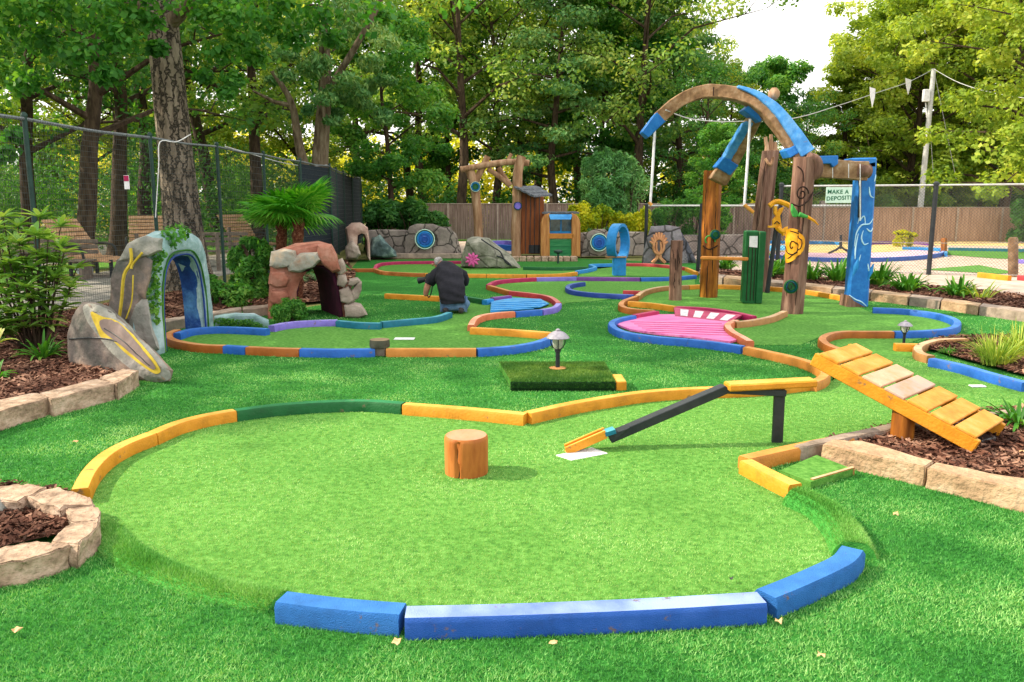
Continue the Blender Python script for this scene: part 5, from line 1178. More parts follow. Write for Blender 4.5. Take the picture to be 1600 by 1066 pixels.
# brown rock tunnel
t = thing('rock_tunnel', 'brown rock tunnel with an arched dark mouth left of the photographer', 'tunnel', G(480, 497))
def pix(poly, Y): return [D(u, v, Y) for u, v in poly]
def Yt(u): return 11.75 + (u - 420) * .002
def tunnel(inner, outer, Yf, dep, mat, parent, name='tunnel_wall', amp=.03, rear=(-.25, .2)):
    n = len(inner); mb = MB(); I = [D(u, v, Yf(u)) for u, v in inner]; O = [D(u, v, Yf(u)) for u, v in outer]; rv = Vector((rear[0] * dep, dep, 0)); vs = []
    for i in range(n):
        for a_, b_ in ((0, 0), (.12, -.03), (.5, -.06), (.88, -.03), (1, .04), (1, .5), (1, 1), (0, 1), (0, .5)):
            p = I[i].lerp(O[i], a_) + (rv * b_ if b_ >= .04 or b_ == 0 else Vector((0, b_, 0))); vs.append(p)
    k = 9; fs = [(i * k + j, i * k + (j + 1) % k, (i + 1) * k + (j + 1) % k, (i + 1) * k + j) for i in range(n - 1) for j in range(k)]
    fs += [tuple(range(k - 1, -1, -1)), tuple((n - 1) * k + j for j in range(k))]
    mb.add(vs, fs); mb.noise(amp, 5); mb.noise(amp * .4, 15); return obj(name, mb, mat, parent, smooth=42)
tin = [(463, 500), (463, 480), (464, 458), (468, 438), (478, 424), (492, 417), (506, 418), (518, 428), (524, 445), (528, 468), (531, 496)]
tou = [(419, 500), (420, 475), (422, 445), (422, 415), (432, 395), (462, 386), (500, 380), (520, 386), (533, 415), (538, 450), (545, 498)]
tunnel(tin, tou, Yt, .95, m_rbr, t)
ti2 = [(u + (1 if u < 495 else -1), v + 1) for u, v in tin]; ti3 = [(u + (-6 if u < 495 else 6), v - 3) for u, v in tin]
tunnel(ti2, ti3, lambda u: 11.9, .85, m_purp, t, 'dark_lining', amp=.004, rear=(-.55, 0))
for poly in ([(421, 415), (424, 394), (445, 388), (462, 392), (466, 408), (450, 418), (432, 420)], [(446, 412), (470, 396), (496, 394), (504, 405), (492, 418), (470, 426), (452, 424)], [(495, 400), (496, 383), (518, 382), (526, 398), (532, 424), (520, 428), (505, 414)], [(419, 444), (422, 424), (446, 424), (454, 436), (448, 448), (430, 450)], [(421, 470), (424, 454), (446, 452), (452, 462), (442, 476), (426, 476)]):
    rockobj('cap_stone', poly, 11.72, .3, m_rbg if poly[0][1] < 440 and poly[0][0] < 470 else m_rbr, parent=t, amp=.02, bulge=.3)
m_sidest = rockmat('grey_pink_side_stones', [rgb('74665e'), rgb('988a80'), rgb('b8aaa0')], crack=0)
for poly in ([(524, 425), (526, 408), (534, 404), (540, 414), (540, 426), (532, 432)], [(527, 446), (528, 430), (540, 430), (544, 442), (538, 450)], [(533, 472), (530, 454), (545, 448), (553, 458), (556, 470), (546, 476)], [(540, 496), (538, 478), (552, 474), (566, 478), (573, 492), (560, 497)], [(553, 470), (550, 456), (560, 440), (566, 442), (566, 454), (560, 466)], [(544, 446), (546, 438), (560, 436), (564, 440), (552, 448)]):
    rockobj('side_stone', poly, 11.8, .35, m_sidest, parent=t, amp=.02, bulge=.14)
# far pinkish tunnel, flagstone walls with emblems, slabs
t = thing('small_rock_tunnel', 'small pinkish rock tunnel at the left end of the far flagstone wall', 'tunnel', G(560, 408))
tunnel([(556, 402), (558, 392), (558, 380), (560, 368), (565, 364), (571, 367), (574, 378), (575, 390), (575, 400)], [(543, 407), (545, 395), (544, 378), (542, 358), (552, 350), (566, 349), (575, 356), (578, 380), (579, 407)], lambda u: 24.0, .9, m_rp, t, amp=.04)
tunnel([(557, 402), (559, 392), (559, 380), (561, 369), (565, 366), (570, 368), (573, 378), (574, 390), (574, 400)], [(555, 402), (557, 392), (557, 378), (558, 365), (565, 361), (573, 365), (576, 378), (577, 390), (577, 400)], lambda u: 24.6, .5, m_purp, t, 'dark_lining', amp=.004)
rockobj('leaning_stone', [(540, 404), (541, 385), (550, 376), (560, 384), (564, 398), (558, 405)], 23.7, .5, m_sidest, parent=t)
t = thing('flagstone_wall', 'curved flagstone wall with a round blue emblem on its raised slab', 'wall', G(640, 403))
mb = MB(); mb.slab(pix([(574, 404), (574, 360), (600, 359), (634, 360), (634, 404)], 26), (0, .45, 0)); mb.slab(pix([(706, 403), (704, 360), (712, 366), (722, 403)], 26.02), (0, .45, 0)); obj('wall_face', mb, m_flag, t, bevel=.03)
rockobj('raised_slab', [(633, 404), (634, 366), (640, 354), (652, 350), (676, 350), (690, 355), (704, 355), (712, 372), (718, 403)], 25.8, .6, m_flag, parent=t, amp=.03, bulge=.1)
mb = MB(); mb.bar(D(576, 400, 25.6), D(720, 400, 25.6), .3, .16); obj('foot_course', mb, m_greyst, t, bevel=.02)
def emblem(c, r, parent, ax=Vector((0, -1, .05)), cols=('dgreen', 'cyan', 'blue', 'royal')):
    q = ax.normalized()
    for i, (cn, f) in enumerate(zip(cols, (1, .80, .60, .30))):
        mb = MB(); mb.lathe(c + q * (.012 * i), [(r * f, 0), (r * f, .025), (r * f * .86, .045), (r * f * .8, .03)], 24, ax=q); o_ = obj('emblem' if i == 0 else 'emblem_ring', mb, P[cn], parent if i == 0 else eb, smooth=50)
        if i == 0: eb = o_
    rr_ = r * .93; M3 = q.to_track_quat('Z', 'Y').to_matrix(); pts = [c + M3 @ Vector((rr_ * math.cos(a), rr_ * math.sin(a), .05)) for a in np.linspace(0, 6.283, 25)]
    mb = MB(); mb.tube(pts, r * .05, 6); obj('emblem_rim', mb, m_mint if r > .15 else P['dgreen'], eb, smooth=60)
emblem(D(664, 374, 25.55), 26 * MPP(25.5) * .62, t)
t = rockobj('boulder', [(577, 400), (580, 374), (592, 368), (602, 376), (618, 392), (620, 401), (600, 403)], 24.9, .7, rockmat('dark_green_grey_rock', [rgb('2c3c3c'), rgb('54686a'), rgb('9cb4ac')], crack=0), 'dark blue green boulder leaning on the far flagstone wall', 'boulder', thingname='boulder')
t = thing('flagstone_wall', 'low flagstone wall right of the booth with a blue and green emblem', 'wall', G(930, 400))
mb = MB(); mb.slab(pix([(906, 401), (906, 364), (960, 362), (1010, 363), (1010, 400)], 26), (0, .4, 0)); mb.slab(pix([(1060, 399), (1060, 368), (1200, 366), (1200, 399)], 27), (0, .4, 0)); obj('wall_face', mb, m_flag, t, bevel=.03)
rockobj('raised_slab', [(908, 401), (914, 364), (930, 358), (945, 359), (958, 370), (962, 400)], 25.7, .4, m_flag, parent=t, amp=.03, bulge=.1)
emblem(D(936, 379, 25.55), 17 * MPP(25.5) * .85, t)
t = rockobj('carved_slab', [(1002, 411), (1010, 370), (1018, 354), (1040, 352), (1062, 355), (1068, 378), (1076, 412)], 23.4, .5, rockmat('purple_grey_slab', [rgb('5c5660'), rgb('7c7880'), rgb('98949a')], cs=2), 'grey upright slab with an orange carved sun figure', 'stone slab', thingname='carved_slab', amp=.03, bulge=.08)
rockobj('leaning_side', [(1058, 412), (1062, 362), (1074, 378), (1088, 412)], 23.6, .5, rockmat('slate', [rgb('484c58'), rgb('686c78')], cs=2), parent=t, bulge=.1)
m_sun = M('orange_carved_paint', [rgb('a87050'), rgb('d09870')], scale=9, rough=.8); Yc = 23.22
mb = MB(); c0 = D(1029, 385, Yc); mm = MPP(Yc)
for k in range(9):
    a = R(20 + k * 17.5); e0 = c0 + Vector((math.cos(a) * 9 * mm, -.02, math.sin(a) * 11 * mm)); e1 = c0 + Vector((math.cos(a) * 15 * mm, -.02, math.sin(a) * 22 * mm)); mb.tube([e0, e1], [.05, .03], 6)
mb.tube([c0 + Vector((math.cos(a) * 8 * mm, -.03, math.sin(a) * 12 * mm)) for a in np.linspace(0, 6.283, 20)], .045, 6); mb.tube(crom([D(1026, 378, Yc - .04), D(1026, 390, Yc - .04), D(1030, 396, Yc - .04), D(1033, 390, Yc - .04), D(1032, 378, Yc - .04)], 4), .03, 6)
for s_ in (-1, 1): mb.tube(crom([D(1029 + s_ * 2, 398, Yc), D(1029 + s_ * 3, 404, Yc), D(1029 + s_ * 10, 411, Yc)], 4), .055, 6)
obj('sun_figure', mb, m_sun, t, smooth=60)
# boulder with pink flower
t = rockobj('boulder', [(720, 418), (722, 398), (732, 376), (748, 371), (764, 374), (784, 392), (800, 404), (814, 418), (780, 421), (745, 421)], 21.6, .9, m_bould, 'large mottled boulder with a pink flower painted on its left side', 'boulder', thingname='flower_boulder', amp=.08, fr=1.6, bulge=.4)
m_pf = M('hot_pink_paint', [rgb('a82c74'), rgb('e070b0')], scale=20, rough=.6); c0 = D(738, 406, 21.12); mm = MPP(21.1); mb = MB()
for k in range(9):
    a = k * .698; e = c0 + Vector((math.cos(a) * 11 * mm, 0, math.sin(a) * 11 * mm)); mb.tube([c0, c0.lerp(e, .6) + Vector((0, -.03, 0)), e], [.02, .05, .02], 6)
mb.lathe(c0, [(.06, 0), (.06, .03), (.02, .05)], 10, ax=Vector((0, -1, 0))); obj('pink_flower', mb, m_pf, t, smooth=60)
for pts_ in ([(752, 374), (770, 386), (782, 394), (790, 410), (800, 416)], [(776, 400), (786, 404), (798, 414)]):
    stroke([D(u, v, 21.35 - .1) + Vector((0, 0, 0)) for u, v in pts_], .02, P['black'], t, 'carved_crack')
t = rockobj('planter_rock', [(-60, 830), (-40, 790), (0, 780), (20, 795), (24, 815), (14, 840), (-20, 862), (-50, 860)], 4.05, .16, m_rg, 'smooth grey rock inside the front stone ring, cut by the left edge', 'rock', amp=.012, fr=5, bulge=.5)
# ---------------------------------------------------------------- stump, turf block with lantern
b = G(727, 751); t = thing('tree_stump', 'short cracked orange painted stump standing on the front green', 'stump', b)
m_st = M('orange_stained_stump', [rgb('84441c'), rgb('ac6630'), rgb('c07c48')], scale=6, stretch=(1, 1, .2), rough=.6, bump=.7, bscale=14, bdist=.012, detail=9, top=rgb('c49078'), topmix=.8)
mb = MB(); vs = []; NS = 64; rad = .135; prof = [(.99, 0), (1.0, .02), (1.0, .10), (1.0, .18), (1.0, .225), (.975, .243), (.93, .250), (.6, .253), (.25, .254)]
for f, z in prof:
    for j in range(NS):
        a = 2 * math.pi * j / NS; q = rad * f * (1 + .012 * mnoise.noise(Vector((math.cos(a) * 2, math.sin(a) * 2, z * 3))) + .01 * mnoise.noise(Vector((math.cos(a) * 9, math.sin(a) * 9, z * 2))))
        da = abs((a - R(250) - .06 * math.sin(z * 30) + math.pi) % (2 * math.pi) - math.pi)
        if f > .9 and z < .235: q *= 1 - .16 * max(0, 1 - da / .09)
        vs.append((b.x + q * math.cos(a), b.y + rad + q * math.sin(a), z))
k = len(prof); mb.add(vs, [(i * NS + j, i * NS + (j + 1) % NS, (i + 1) * NS + (j + 1) % NS, (i + 1) * NS + j) for i in range(k - 1) for j in range(NS)] + [tuple((k - 1) * NS + j for j in range(NS))])
obj('stump_body', mb, m_st, t, smooth=40)
mb = MB(); a = R(250); mb.tube([(b.x + .121 * math.cos(a + .03 * math.sin(z * 40)), b.y + rad + .121 * math.sin(a + .03 * math.sin(z * 40)), z) for z in np.linspace(.004, .232, 12)], [.003, .004, .004, .003, .005, .006, .005, .006, .005, .004, .003, .002], 5); obj('drying_crack', mb, P['black'], t)
t = thing('turf_block', 'square dark turf covered block carrying the lantern', 'turf block', G(880, 612)); x0, x1, y0, y1 = G(798, 612).x, G(962, 612).x, G(798, 612).y, 7.95
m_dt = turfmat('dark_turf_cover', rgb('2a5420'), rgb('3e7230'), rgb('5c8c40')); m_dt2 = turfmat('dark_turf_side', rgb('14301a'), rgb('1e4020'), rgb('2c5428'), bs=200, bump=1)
ov = [(x0, y0), (x1, y0), (x1 + .02, y1), (x0 - .12, y1)]
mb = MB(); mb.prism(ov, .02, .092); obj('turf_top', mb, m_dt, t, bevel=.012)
rg2 = np.random.default_rng(3); n = 26000; fx = rg2.random(n); fy = rg2.random(n); X = x0 + (x1 - x0) * fx - .12 * fy * (1 - fx); Y = y0 + (y1 - y0) * fy; Z = np.full(n, .092)
th = rg2.uniform(0, 6.28, n); w = .003; lx = rg2.normal(0, .008, n); ly = rg2.normal(0, .008, n)
V = np.stack([np.stack([X - np.cos(th) * w, Y - np.sin(th) * w, Z], 1), np.stack([X + np.cos(th) * w, Y + np.sin(th) * w, Z], 1), np.stack([X + lx, Y + ly, Z + rg2.uniform(.008, .02, n)], 1)], 1).reshape(-1, 3)
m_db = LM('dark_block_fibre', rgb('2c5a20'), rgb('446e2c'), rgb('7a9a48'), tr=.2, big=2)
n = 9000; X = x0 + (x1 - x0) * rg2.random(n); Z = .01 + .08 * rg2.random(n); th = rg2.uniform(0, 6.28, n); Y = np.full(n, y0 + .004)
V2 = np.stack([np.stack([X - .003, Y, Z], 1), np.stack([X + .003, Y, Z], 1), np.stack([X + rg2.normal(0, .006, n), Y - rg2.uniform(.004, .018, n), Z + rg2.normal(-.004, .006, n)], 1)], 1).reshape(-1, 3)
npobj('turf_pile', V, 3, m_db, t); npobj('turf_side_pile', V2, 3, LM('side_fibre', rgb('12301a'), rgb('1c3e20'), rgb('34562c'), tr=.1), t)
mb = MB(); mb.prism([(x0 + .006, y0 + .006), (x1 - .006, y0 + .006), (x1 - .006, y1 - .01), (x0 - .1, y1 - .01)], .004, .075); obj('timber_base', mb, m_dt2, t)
mb = MB(); mb.box((x1 + .05, y0 + .16, .048), (.095, .32, .09)); obj('amber_end_block', mb, P['yellow'], t, bevel=.008)
def lantern(base, h, label, sc=1):
    t = thing('lantern', label, 'lantern', base, None); k = h / .40; b = Vector(base)
    L_ = lambda pr: [(r_ * k, z * k) for r_, z in pr]
    mb = MB(); mb.lathe(b, L_([(.085, 0), (.085, .008), (.03, .014)]), 20); obj('base_plate', mb, P['brown'], t, smooth=30)
    mb = MB(); mb.lathe(b, L_([(.022, .01), (.022, .16), (.03, .165), (.03, .18), (.018, .185)]), 12); obj('post', mb, P['black'], t, smooth=30)
    mb = MB()
    for a in (0, 1.57, 3.14, 4.71): mb.tube([b + Vector((math.cos(a) * r_ * k, math.sin(a) * r_ * k, z * k)) for r_, z in ((.012, .18), (.05, .21), (.068, .25), (.07, .305))], .006 * k, 5)
    mb.lathe(b, L_([(.03, .178), (.034, .186), (.02, .192)]), 12); obj('cage', mb, P['black'], t, smooth=50)
    mg = M('frosted_lamp_glass', [rgb('d8dccc')], rough=.15, spec=.6); bs = mg.node_tree.nodes["Principled BSDF"]; bs.inputs["Transmission Weight"].default_value = .55
    mb = MB(); mb.lathe(b, L_([(.03, .195), (.045, .215), (.055, .26), (.056, .305), (.02, .306)]), 16); obj('glass', mb, mg, t, smooth=50)
    mb = MB(); mb.lathe(b, L_([(.07, .303), (.112, .300), (.114, .306), (.098, .325), (.072, .35), (.04, .366), (.022, .372), (.022, .384), (.008, .392)]), 24); obj('lamp_cap', mb, M('worn_pewter', [rgb('6c6878'), rgb('9c98a4')], scale=20, rough=.35, spec=.7), t, smooth=35)
lantern(Vector((px_x(876, 7.62), 7.62, .093)), .40, 'lantern with pewter cap standing on the dark turf block')
pl = G(1412, 538); lantern(pl, .30, 'smaller lantern standing behind the short amber timber on the right')
# sawn post stub and white cup marks
b = G(592, 558); t = thing('post_stub', 'sawn dark post stub in the front timber of the left green', 'stub', b); mb = MB(); mb.box(b + Vector((0, .07, .05)), (.14, .12, .1)); obj('stub_base', mb, m_gw, t, bevel=.01)
mb = MB(); mb.lathe(b + Vector((0, .08, .1)), [(.11, 0), (.115, .02), (.11, .085), (.08, .09)], 18); obj('stub_head', mb, M('dark_stub', [rgb('3c3c34'), rgb('5c5c50')], scale=12, rough=.9, top=rgb('a88c6c')), t, smooth=40)
for u, v, w_, l in ((632, 531, .14, 'white tee mat beside the sawn post stub'), (292, 524, .10, 'small white marker on the left green by the archway')):
    p = G(u, v); mb = MB(); mb.box(p + Vector((0, 0, .014)), (w_ * 1.8, w_, .008)); o = obj('tee_marker', mb, P['white'], loc=p, bevel=.003); tag(o, l, 'tee marker', 'white tee markers')
p = G(1527, 606); mb = MB(); mb.box(p + Vector((0, 0, .016)), (.13, .07, .012)); o = obj('tee_marker', mb, P['white'], loc=p, bevel=.003); tag(o, 'white tee marker on the right green below the blue timber', 'tee marker', 'white tee markers')
# ---------------------------------------------------------------- black ball ramp
t = thing('ball_ramp', 'black steel ball ramp with yellow troughs on the front green', 'ball ramp', G(1214, 693)); pb = G(1214, 693); Yr = pb.y
mb = MB(); q = D(1218, 612, Yr); mb.bar((pb.x, Yr, 0.005), (q.x, Yr, .36), .075, .03, up=(0, 1, 0)); obj('post', mb, P['black'], t, bevel=.004)
a, b, c_ = D(1226, 613, Yr), D(1128, 608, Yr), D(952, 684, Yr - .12)
mb = MB(); mb.bar(a, b, .09, .045); obj('arm', mb, P['black'], t, bevel=.004)
mb = MB(); mb.bar(b + Vector((.02, 0, .005)), c_, .085, .06); mb.slab([D(950, 680, Yr - .17), D(985, 668, Yr - .17), D(956, 693, Yr - .17)], (0, .1, 0)); obj('slanted_trough', mb, P['black'], t, bevel=.004)
mb = MB(); b1, b2 = D(1135, 604, Yr - .02), D(1272, 597, Yr + .02); mb.bar(b1, b2, .13, .05); obj('upper_board', mb, P['yellow'], t, bevel=.01)
mb = MB(); d1, d2 = D(884, 703, Yr - .22), D(946, 676, Yr - .14); mb.bar(d1 + Vector((0, -.035, 0)), d2 + Vector((0, -.035, 0)), .018, .06); mb.bar(d1 + Vector((0, .035, 0)), d2 + Vector((0, .035, 0)), .018, .06); mb.bar(d1 + Vector((0, 0, -.02)), d2 + Vector((0, 0, -.02)), .056, .016); obj('lower_trough', mb, P['yellow'], t, bevel=.003)
mb = MB(); mb.bar(D(944, 677, Yr - .15), D(960, 672, Yr - .14), .08, .03); obj('joint', mb, P['teal'], t)
pts = [G(u, v, .012) for u, v in ((868, 711), (925, 699), (950, 708), (893, 719))]; mb = MB(); mb.slab(pts, (0, 0, -.006)); o = obj('white_plate', mb, P['white'], loc=G(905, 709), bevel=.002); tag(o, 'white plate lying on the turf under the low end of the ball ramp', 'plate')
# ---------------------------------------------------------------- plank bridge
B0, B1 = G(1520, 697, .10), G(1273, 563, .55); Wd = Vector((.43, .42, 0)); ax = (B1 - B0); ln = ax.length; ad = ax.normalized(); un = Wd.normalized().cross(ad).normalized()
if un.z < 0: un = -un
t = thing('plank_bridge', 'sloping plank bridge with amber side rails on a log post', 'bridge', G(1414, 694))
wdir = Wd.normalized()
for sgn, nm_ in ((0, 'near'), (1, 'far')):
    mb = MB(); o_ = Wd * sgn; h_ = .045; mb.slab([B0 + o_ - un * .05 - ad * .02, B1 + o_ - un * .05 + ad * .02, B1 + o_ + un * .05 + ad * .02, B0 + o_ + un * .05 - ad * .02], wdir * (.04 if sgn == 0 else -.04)); obj('side_rail', mb, P['yellow'], t, bevel=.006)
cols = ['yellow', 'yellow', 'orange', 'lavw', 'pkw', 'yellow', 'orange', 'yellow']
P['lavw'] = M('faded_mauve_plank', [rgb('a88460'), rgb('b4968c'), rgb('c0a088')], scale=4, stretch=(1, 1, 1), rough=.7, bump=.4, bscale=25)
P['pkw'] = M('faded_pinkish_plank', [rgb('b88a58'), rgb('c89c80'), rgb('d4ae90')], scale=4, rough=.7, bump=.4, bscale=25)
P['yw'] = M('sunbleached_yellow_plank', [rgb('b4701c'), rgb('cc8c38'), rgb('d8a460')], scale=5, rough=.6, bump=.4, bscale=25)
cols = ['yw', 'yw', 'yw', 'lavw', 'pkw', 'yw', 'yw']
NP = 7; pw = ln / NP
for i in range(NP):
    s0 = B0 + ad * (i * pw + .008) + un * .05; s1 = B0 + ad * ((i + 1) * pw - .012) + un * .05
    ov_ = wdir * .001; mb = MB(); mb.slab([s0 - ov_, s1 - ov_, s1 + Wd + ov_, s0 + Wd + ov_], un * .022); obj('plank', mb, P[cols[i]], t, bevel=.005)
mb = MB(); pb = B0.lerp(B1, .44) + Wd * .16; mb.tube([(pb.x, pb.y, 0), (pb.x, pb.y, pb.z - .03)], [.078, .074], 16, wob=.02); obj('log_post', mb, amberlog, t, smooth=40)
e = B0 + Wd * .55 + Vector((-.02, .05, -.08)); mb = MB(); mb.box(e, (.2, .12, .12), rz=.6); o = obj('black_weight', mb, P['black'], loc=e, bevel=.01); tag(o, 'dark weight tucked under the low end of the plank bridge', 'weight')
# fallen leaves
ml = M('dry_tan_leaf', [rgb('b48c5c'), rgb('dcb890')], scale=30, rough=.8); r3 = random.Random(5)
for i, (u, v, l) in enumerate(((27, 985, 'crumpled tan leaf on the lawn at the lower left corner'), (1217, 970, 'tan leaf at the foot of the blue timber joint'), (1400, 803, 'tan leaf on the lawn right of the turf curb'), (1284, 1024, 'pale leaf near the lower right of the lawn'), (620, 1003, 'tiny leaf at the gap between the two front blue timbers'), (865, 1004, 'tiny leaf in front of the long blue timber'), (118, 690, 'small leaf on the dark lawn below the left kerb'), (1597, 705, 'yellow leaf on the mulch by the plank bridge'), (1143, 904, 'dark crumb on the light green near the blue timbers'))):
    c0 = G(u, v, .03 if v < 700 or v > 710 else .09); mb = MB(); n = 9; k = .016 if i != 8 else .01
    vs = [c0 + Vector((math.cos(a) * k * (1.3 if j % 2 else .8), math.sin(a) * k * (1.2 if j % 2 else .7), r3.uniform(-.004, .010))) for j, a in enumerate(np.linspace(0, 5.6, n))]
    mb.slab(vs, (0, 0, -.002)); o = obj('fallen_leaf', mb, ml if i != 8 else P['black'], loc=c0); tag(o, l, 'leaf', 'fallen leaves and crumbs on the turf')
# ---------------------------------------------------------------- log archway and hut
def logpts(px, Y, sub=4): return crom([D(u, v, Y if not isinstance(Y, list) else Y[i]) for i, (u, v) in enumerate(px)], sub)
def log(name, px, Y, w, mat, parent, seed=0, n=10, wob=.025, tap=1.0):
    pts = logpts(px, Y); k = len(pts); Ym = Y if not isinstance(Y, list) else sum(Y) / len(Y); r0 = w * MPP(Ym) / 2
    mb = MB(); mb.tube(pts, [r0 * (1 + (tap - 1) * i / (k - 1)) for i in range(k)], n, wob=wob, seed=seed); mb.noise(r0 * .12, 2 / r0 * .25); return obj(name, mb, mat, parent, smooth=50)
Yl = 26.5; t = thing('log_archway', 'rustic gateway of peeled logs with forked posts beside the hut', 'log archway', D(750, 401, Yl))
log('log_post', [(752, 401), (748, 370), (746, 330), (741, 290), (733, 262)], Yl, 14, logm, t, 1)
log('log_post', [(807, 402), (806, 360), (808, 310), (809, 270), (815, 244)], Yl - .3, 15, logm, t, 2)
log('forked_branch', [(741, 290), (751, 268), (762, 244)], Yl, 10, logm, t, 3)
log('top_beam', [(720, 265), (760, 258), (800, 253), (827, 255)], Yl - .1, 10, logm, t, 4)
log('slanting_branch', [(762, 264), (780, 276), (797, 291)], Yl, 8, logm, t, 5); log('slanting_branch', [(779, 262), (787, 276), (798, 290)], Yl + .2, 8, logm, t, 6)
log('slanting_branch', [(793, 253), (799, 240)], Yl + .2, 6, logm, t, 7)
emblem(D(743, 292, Yl - .22), 8 * MPP(Yl), t, cols=('teal', 'cyan', 'dgreen')); emblem(D(809, 322, Yl - .55), 6.5 * MPP(Yl), t, cols=('navy', 'lav'))
Yh = 26.2; t = thing('wooden_hut', 'tall narrow brown plank hut with slanted grey shingle roof', 'hut', D(830, 398, Yh))
def pbox(u0, v0, u1, v1, Y, dep): 
    a, b = D(u0, v1, Y), D(u1, v0, Y); mb = MB(); mb.box(((a.x + b.x) / 2, Y + dep / 2, (a.z + b.z) / 2), (b.x - a.x, dep, b.z - a.z)); return mb
mb = MB(); mb.slab([D(814, 397, Yh), D(815, 300, Yh), D(850, 308, Yh), D(849, 397, Yh)], (0, 1.2, 0)); obj('wall', mb, plankbrown, t, bevel=.01)
mb = MB(); [mb.bar(D(814 + i * 7, 396, Yh - .01), D(815 + i * 7, 304, Yh - .01), .02, .02, up=(0, 1, 0)) for i in range(1, 5)]; obj('plank_seam', mb, P['black'], t)
m_sh = M('grey_shingles', [rgb('3c4048'), rgb('5c6068'), rgb('7c8088')], scale=12, rough=.8, bump=.3)
for i in range(6):
    f0, f1 = i / 6, (i + 1.25) / 6; a = D(804, 290, Yh - .25).lerp(D(842, 306, Yh - .35), f0 * 0)
    q = lambda s, r: D(804, 291, Yh - .3).lerp(D(842, 308, Yh - .3), 0) if False else None
    L0, L1 = D(803, 291, Yh - .3), D(835, 307, Yh - .5); R0_, R1_ = D(838, 290, Yh + 1.1), D(863, 305, Yh + .9)
    A_, B_ = L0.lerp(L1, f0), L0.lerp(L1, min(1, f1)); C_, D__ = R0_.lerp(R1_, min(1, f1)), R0_.lerp(R1_, f0)
    mb = MB(); mb.slab([A_, B_, C_, D__], (0, 0, -.05)); mb.v = [(x, y, z + .02 * (i % 2)) for x, y, z in mb.v]; obj('roof_shingle_row', mb, m_sh, t)
mb = pbox(826, 383, 847, 396, Yh - .02, .05); obj('dark_opening', mb, P['black'], t)
t = thing('booth', 'rounded wooden booth with small blue framed window and green boards below', 'booth', D(875, 401, 25.6)); Yb_ = 25.6
m_cs = M('warm_cedar_board', [rgb('8c5830'), rgb('b07844'), rgb('c8945c')], scale=5, stretch=(3, 3, .3), rough=.6, bump=.3)
side = [(0, 401), (0, 350), (2, 342), (6, 336), (14, 333), (14, 401)]
for x0, d_, n_ in ((845, 1, 'side'), (907, -1, 'side')):
    mb = MB(); mb.slab([D(x0 + d_ * q[0], q[1], Yb_) for q in side], (0, .9, 0)); obj('curved_side_board', mb, m_cs, t, bevel=.02)
mb = MB(); [mb.slab([D(857, v + 8, Yb_ + .06), D(857, v, Yb_ + .02), D(896, v, Yb_ + .02), D(896, v + 8, Yb_ + .06)], (0, .04, 0)) for v in (374, 381, 388, 394)]; mb.v = [(x, y + (.03 if i % 8 in (1, 2) else 0), z) for i, (x, y, z) in enumerate(mb.v)]; 
m_gb = M('green_boards', [rgb('1c5a38'), rgb('2c7c4c'), rgb('5c9c6c')], scale=4, stretch=(.3, 2, 4), rough=.6); obj('green_board', mb, m_gb, t, bevel=.005)
mb = pbox(857, 365, 897, 373, Yb_, .06); obj('orange_board', mb, P['orange'], t, bevel=.01)
mb = pbox(857, 334, 897, 372, Yb_ + .2, .6); obj('booth_body', mb, plankbrown, t)
fr = obj('window', pbox(857, 336, 896, 365, Yb_ + .1, .06), P['cyan'], t, bevel=.008)
m_gl = M('dark_window_glass', [rgb('28343c'), rgb('50646c')], scale=6, rough=.08, spec=.8)
mb = pbox(860, 342, 875.5, 361, Yb_ + .08, .02); mb2 = pbox(877.5, 342, 893, 361, Yb_ + .08, .02); mb.add(mb2.v, mb2.f); o = obj('pane', mb, m_gl, fr)
mb = MB(); mb.slab([D(858, 336, Yb_), D(894, 336, Yb_), D(892, 343, Yb_ - .2), D(860, 343, Yb_ - .2)], (0, .04, .02)); obj('window_hood', mb, P['cyan'], t)
mb = MB(); mb.slab([D(847, 334, Yb_ + .1), D(905, 334, Yb_ + .1), D(900, 333, Yb_ + .9), D(852, 333, Yb_ + .9)], (0, 0, .05)); obj('booth_roof', mb, m_sh, t)
mb = MB(); a, b = G(800, 409), G(903, 409); n = 9
for i in range(n): q = a.lerp(b, (i + .5) / n); mb.box(q + Vector((0, .25, .07)), ((b - a).length / n - .02, .5, .14))
o = obj('paver_step', mb, m_stone, loc=a, bevel=.01); tag(o, 'row of low pinkish pavers in front of hut and booth', 'step')
p = G(872, 412); mb = MB(); mb.tube([p, p + Vector((0, 0, .3))], .03, 8); mb.lathe(p + Vector((0, 0, .28)), [(.04, 0), (.13, .05), (.13, .09), (.05, .12)], 14); o = obj('path_light', mb, P['dgmetal'], loc=p, smooth=40); tag(o, 'small mushroom shaped path light in front of the green boards', 'path light')
# ---------------------------------------------------------------- blue loop
b = G(967, 431); Yo = b.y; mm = MPP(Yo); t = thing('blue_loop', 'bright blue upright loop on a blue post in the far hole', 'loop', b)
c0 = D(966, 377, Yo); M3 = Matrix.Rotation(R(63), 3, 'Z'); mb = MB(); Rr = 25 * mm; vs = []; n = 40
for i in range(n + 1):
    a = 2 * math.pi * i / n - math.pi / 2; off = .16 * (i / n - .5)
    for dr, dy in ((-.035, -.11), (.035, -.11), (.035, .11), (-.035, .11)):
        vs.append(c0 + M3 @ Vector(((Rr + dr) * math.cos(a), dy + off, (Rr + dr) * math.sin(a))))
mb.add(vs, [(i * 4 + j, i * 4 + (j + 1) % 4, (i + 1) * 4 + (j + 1) % 4, (i + 1) * 4 + j) for i in range(n) for j in range(4)] + [(3, 2, 1, 0), (n * 4, n * 4 + 1, n * 4 + 2, n * 4 + 3)]); obj('loop_band', mb, P['cyan'], t, smooth=35)
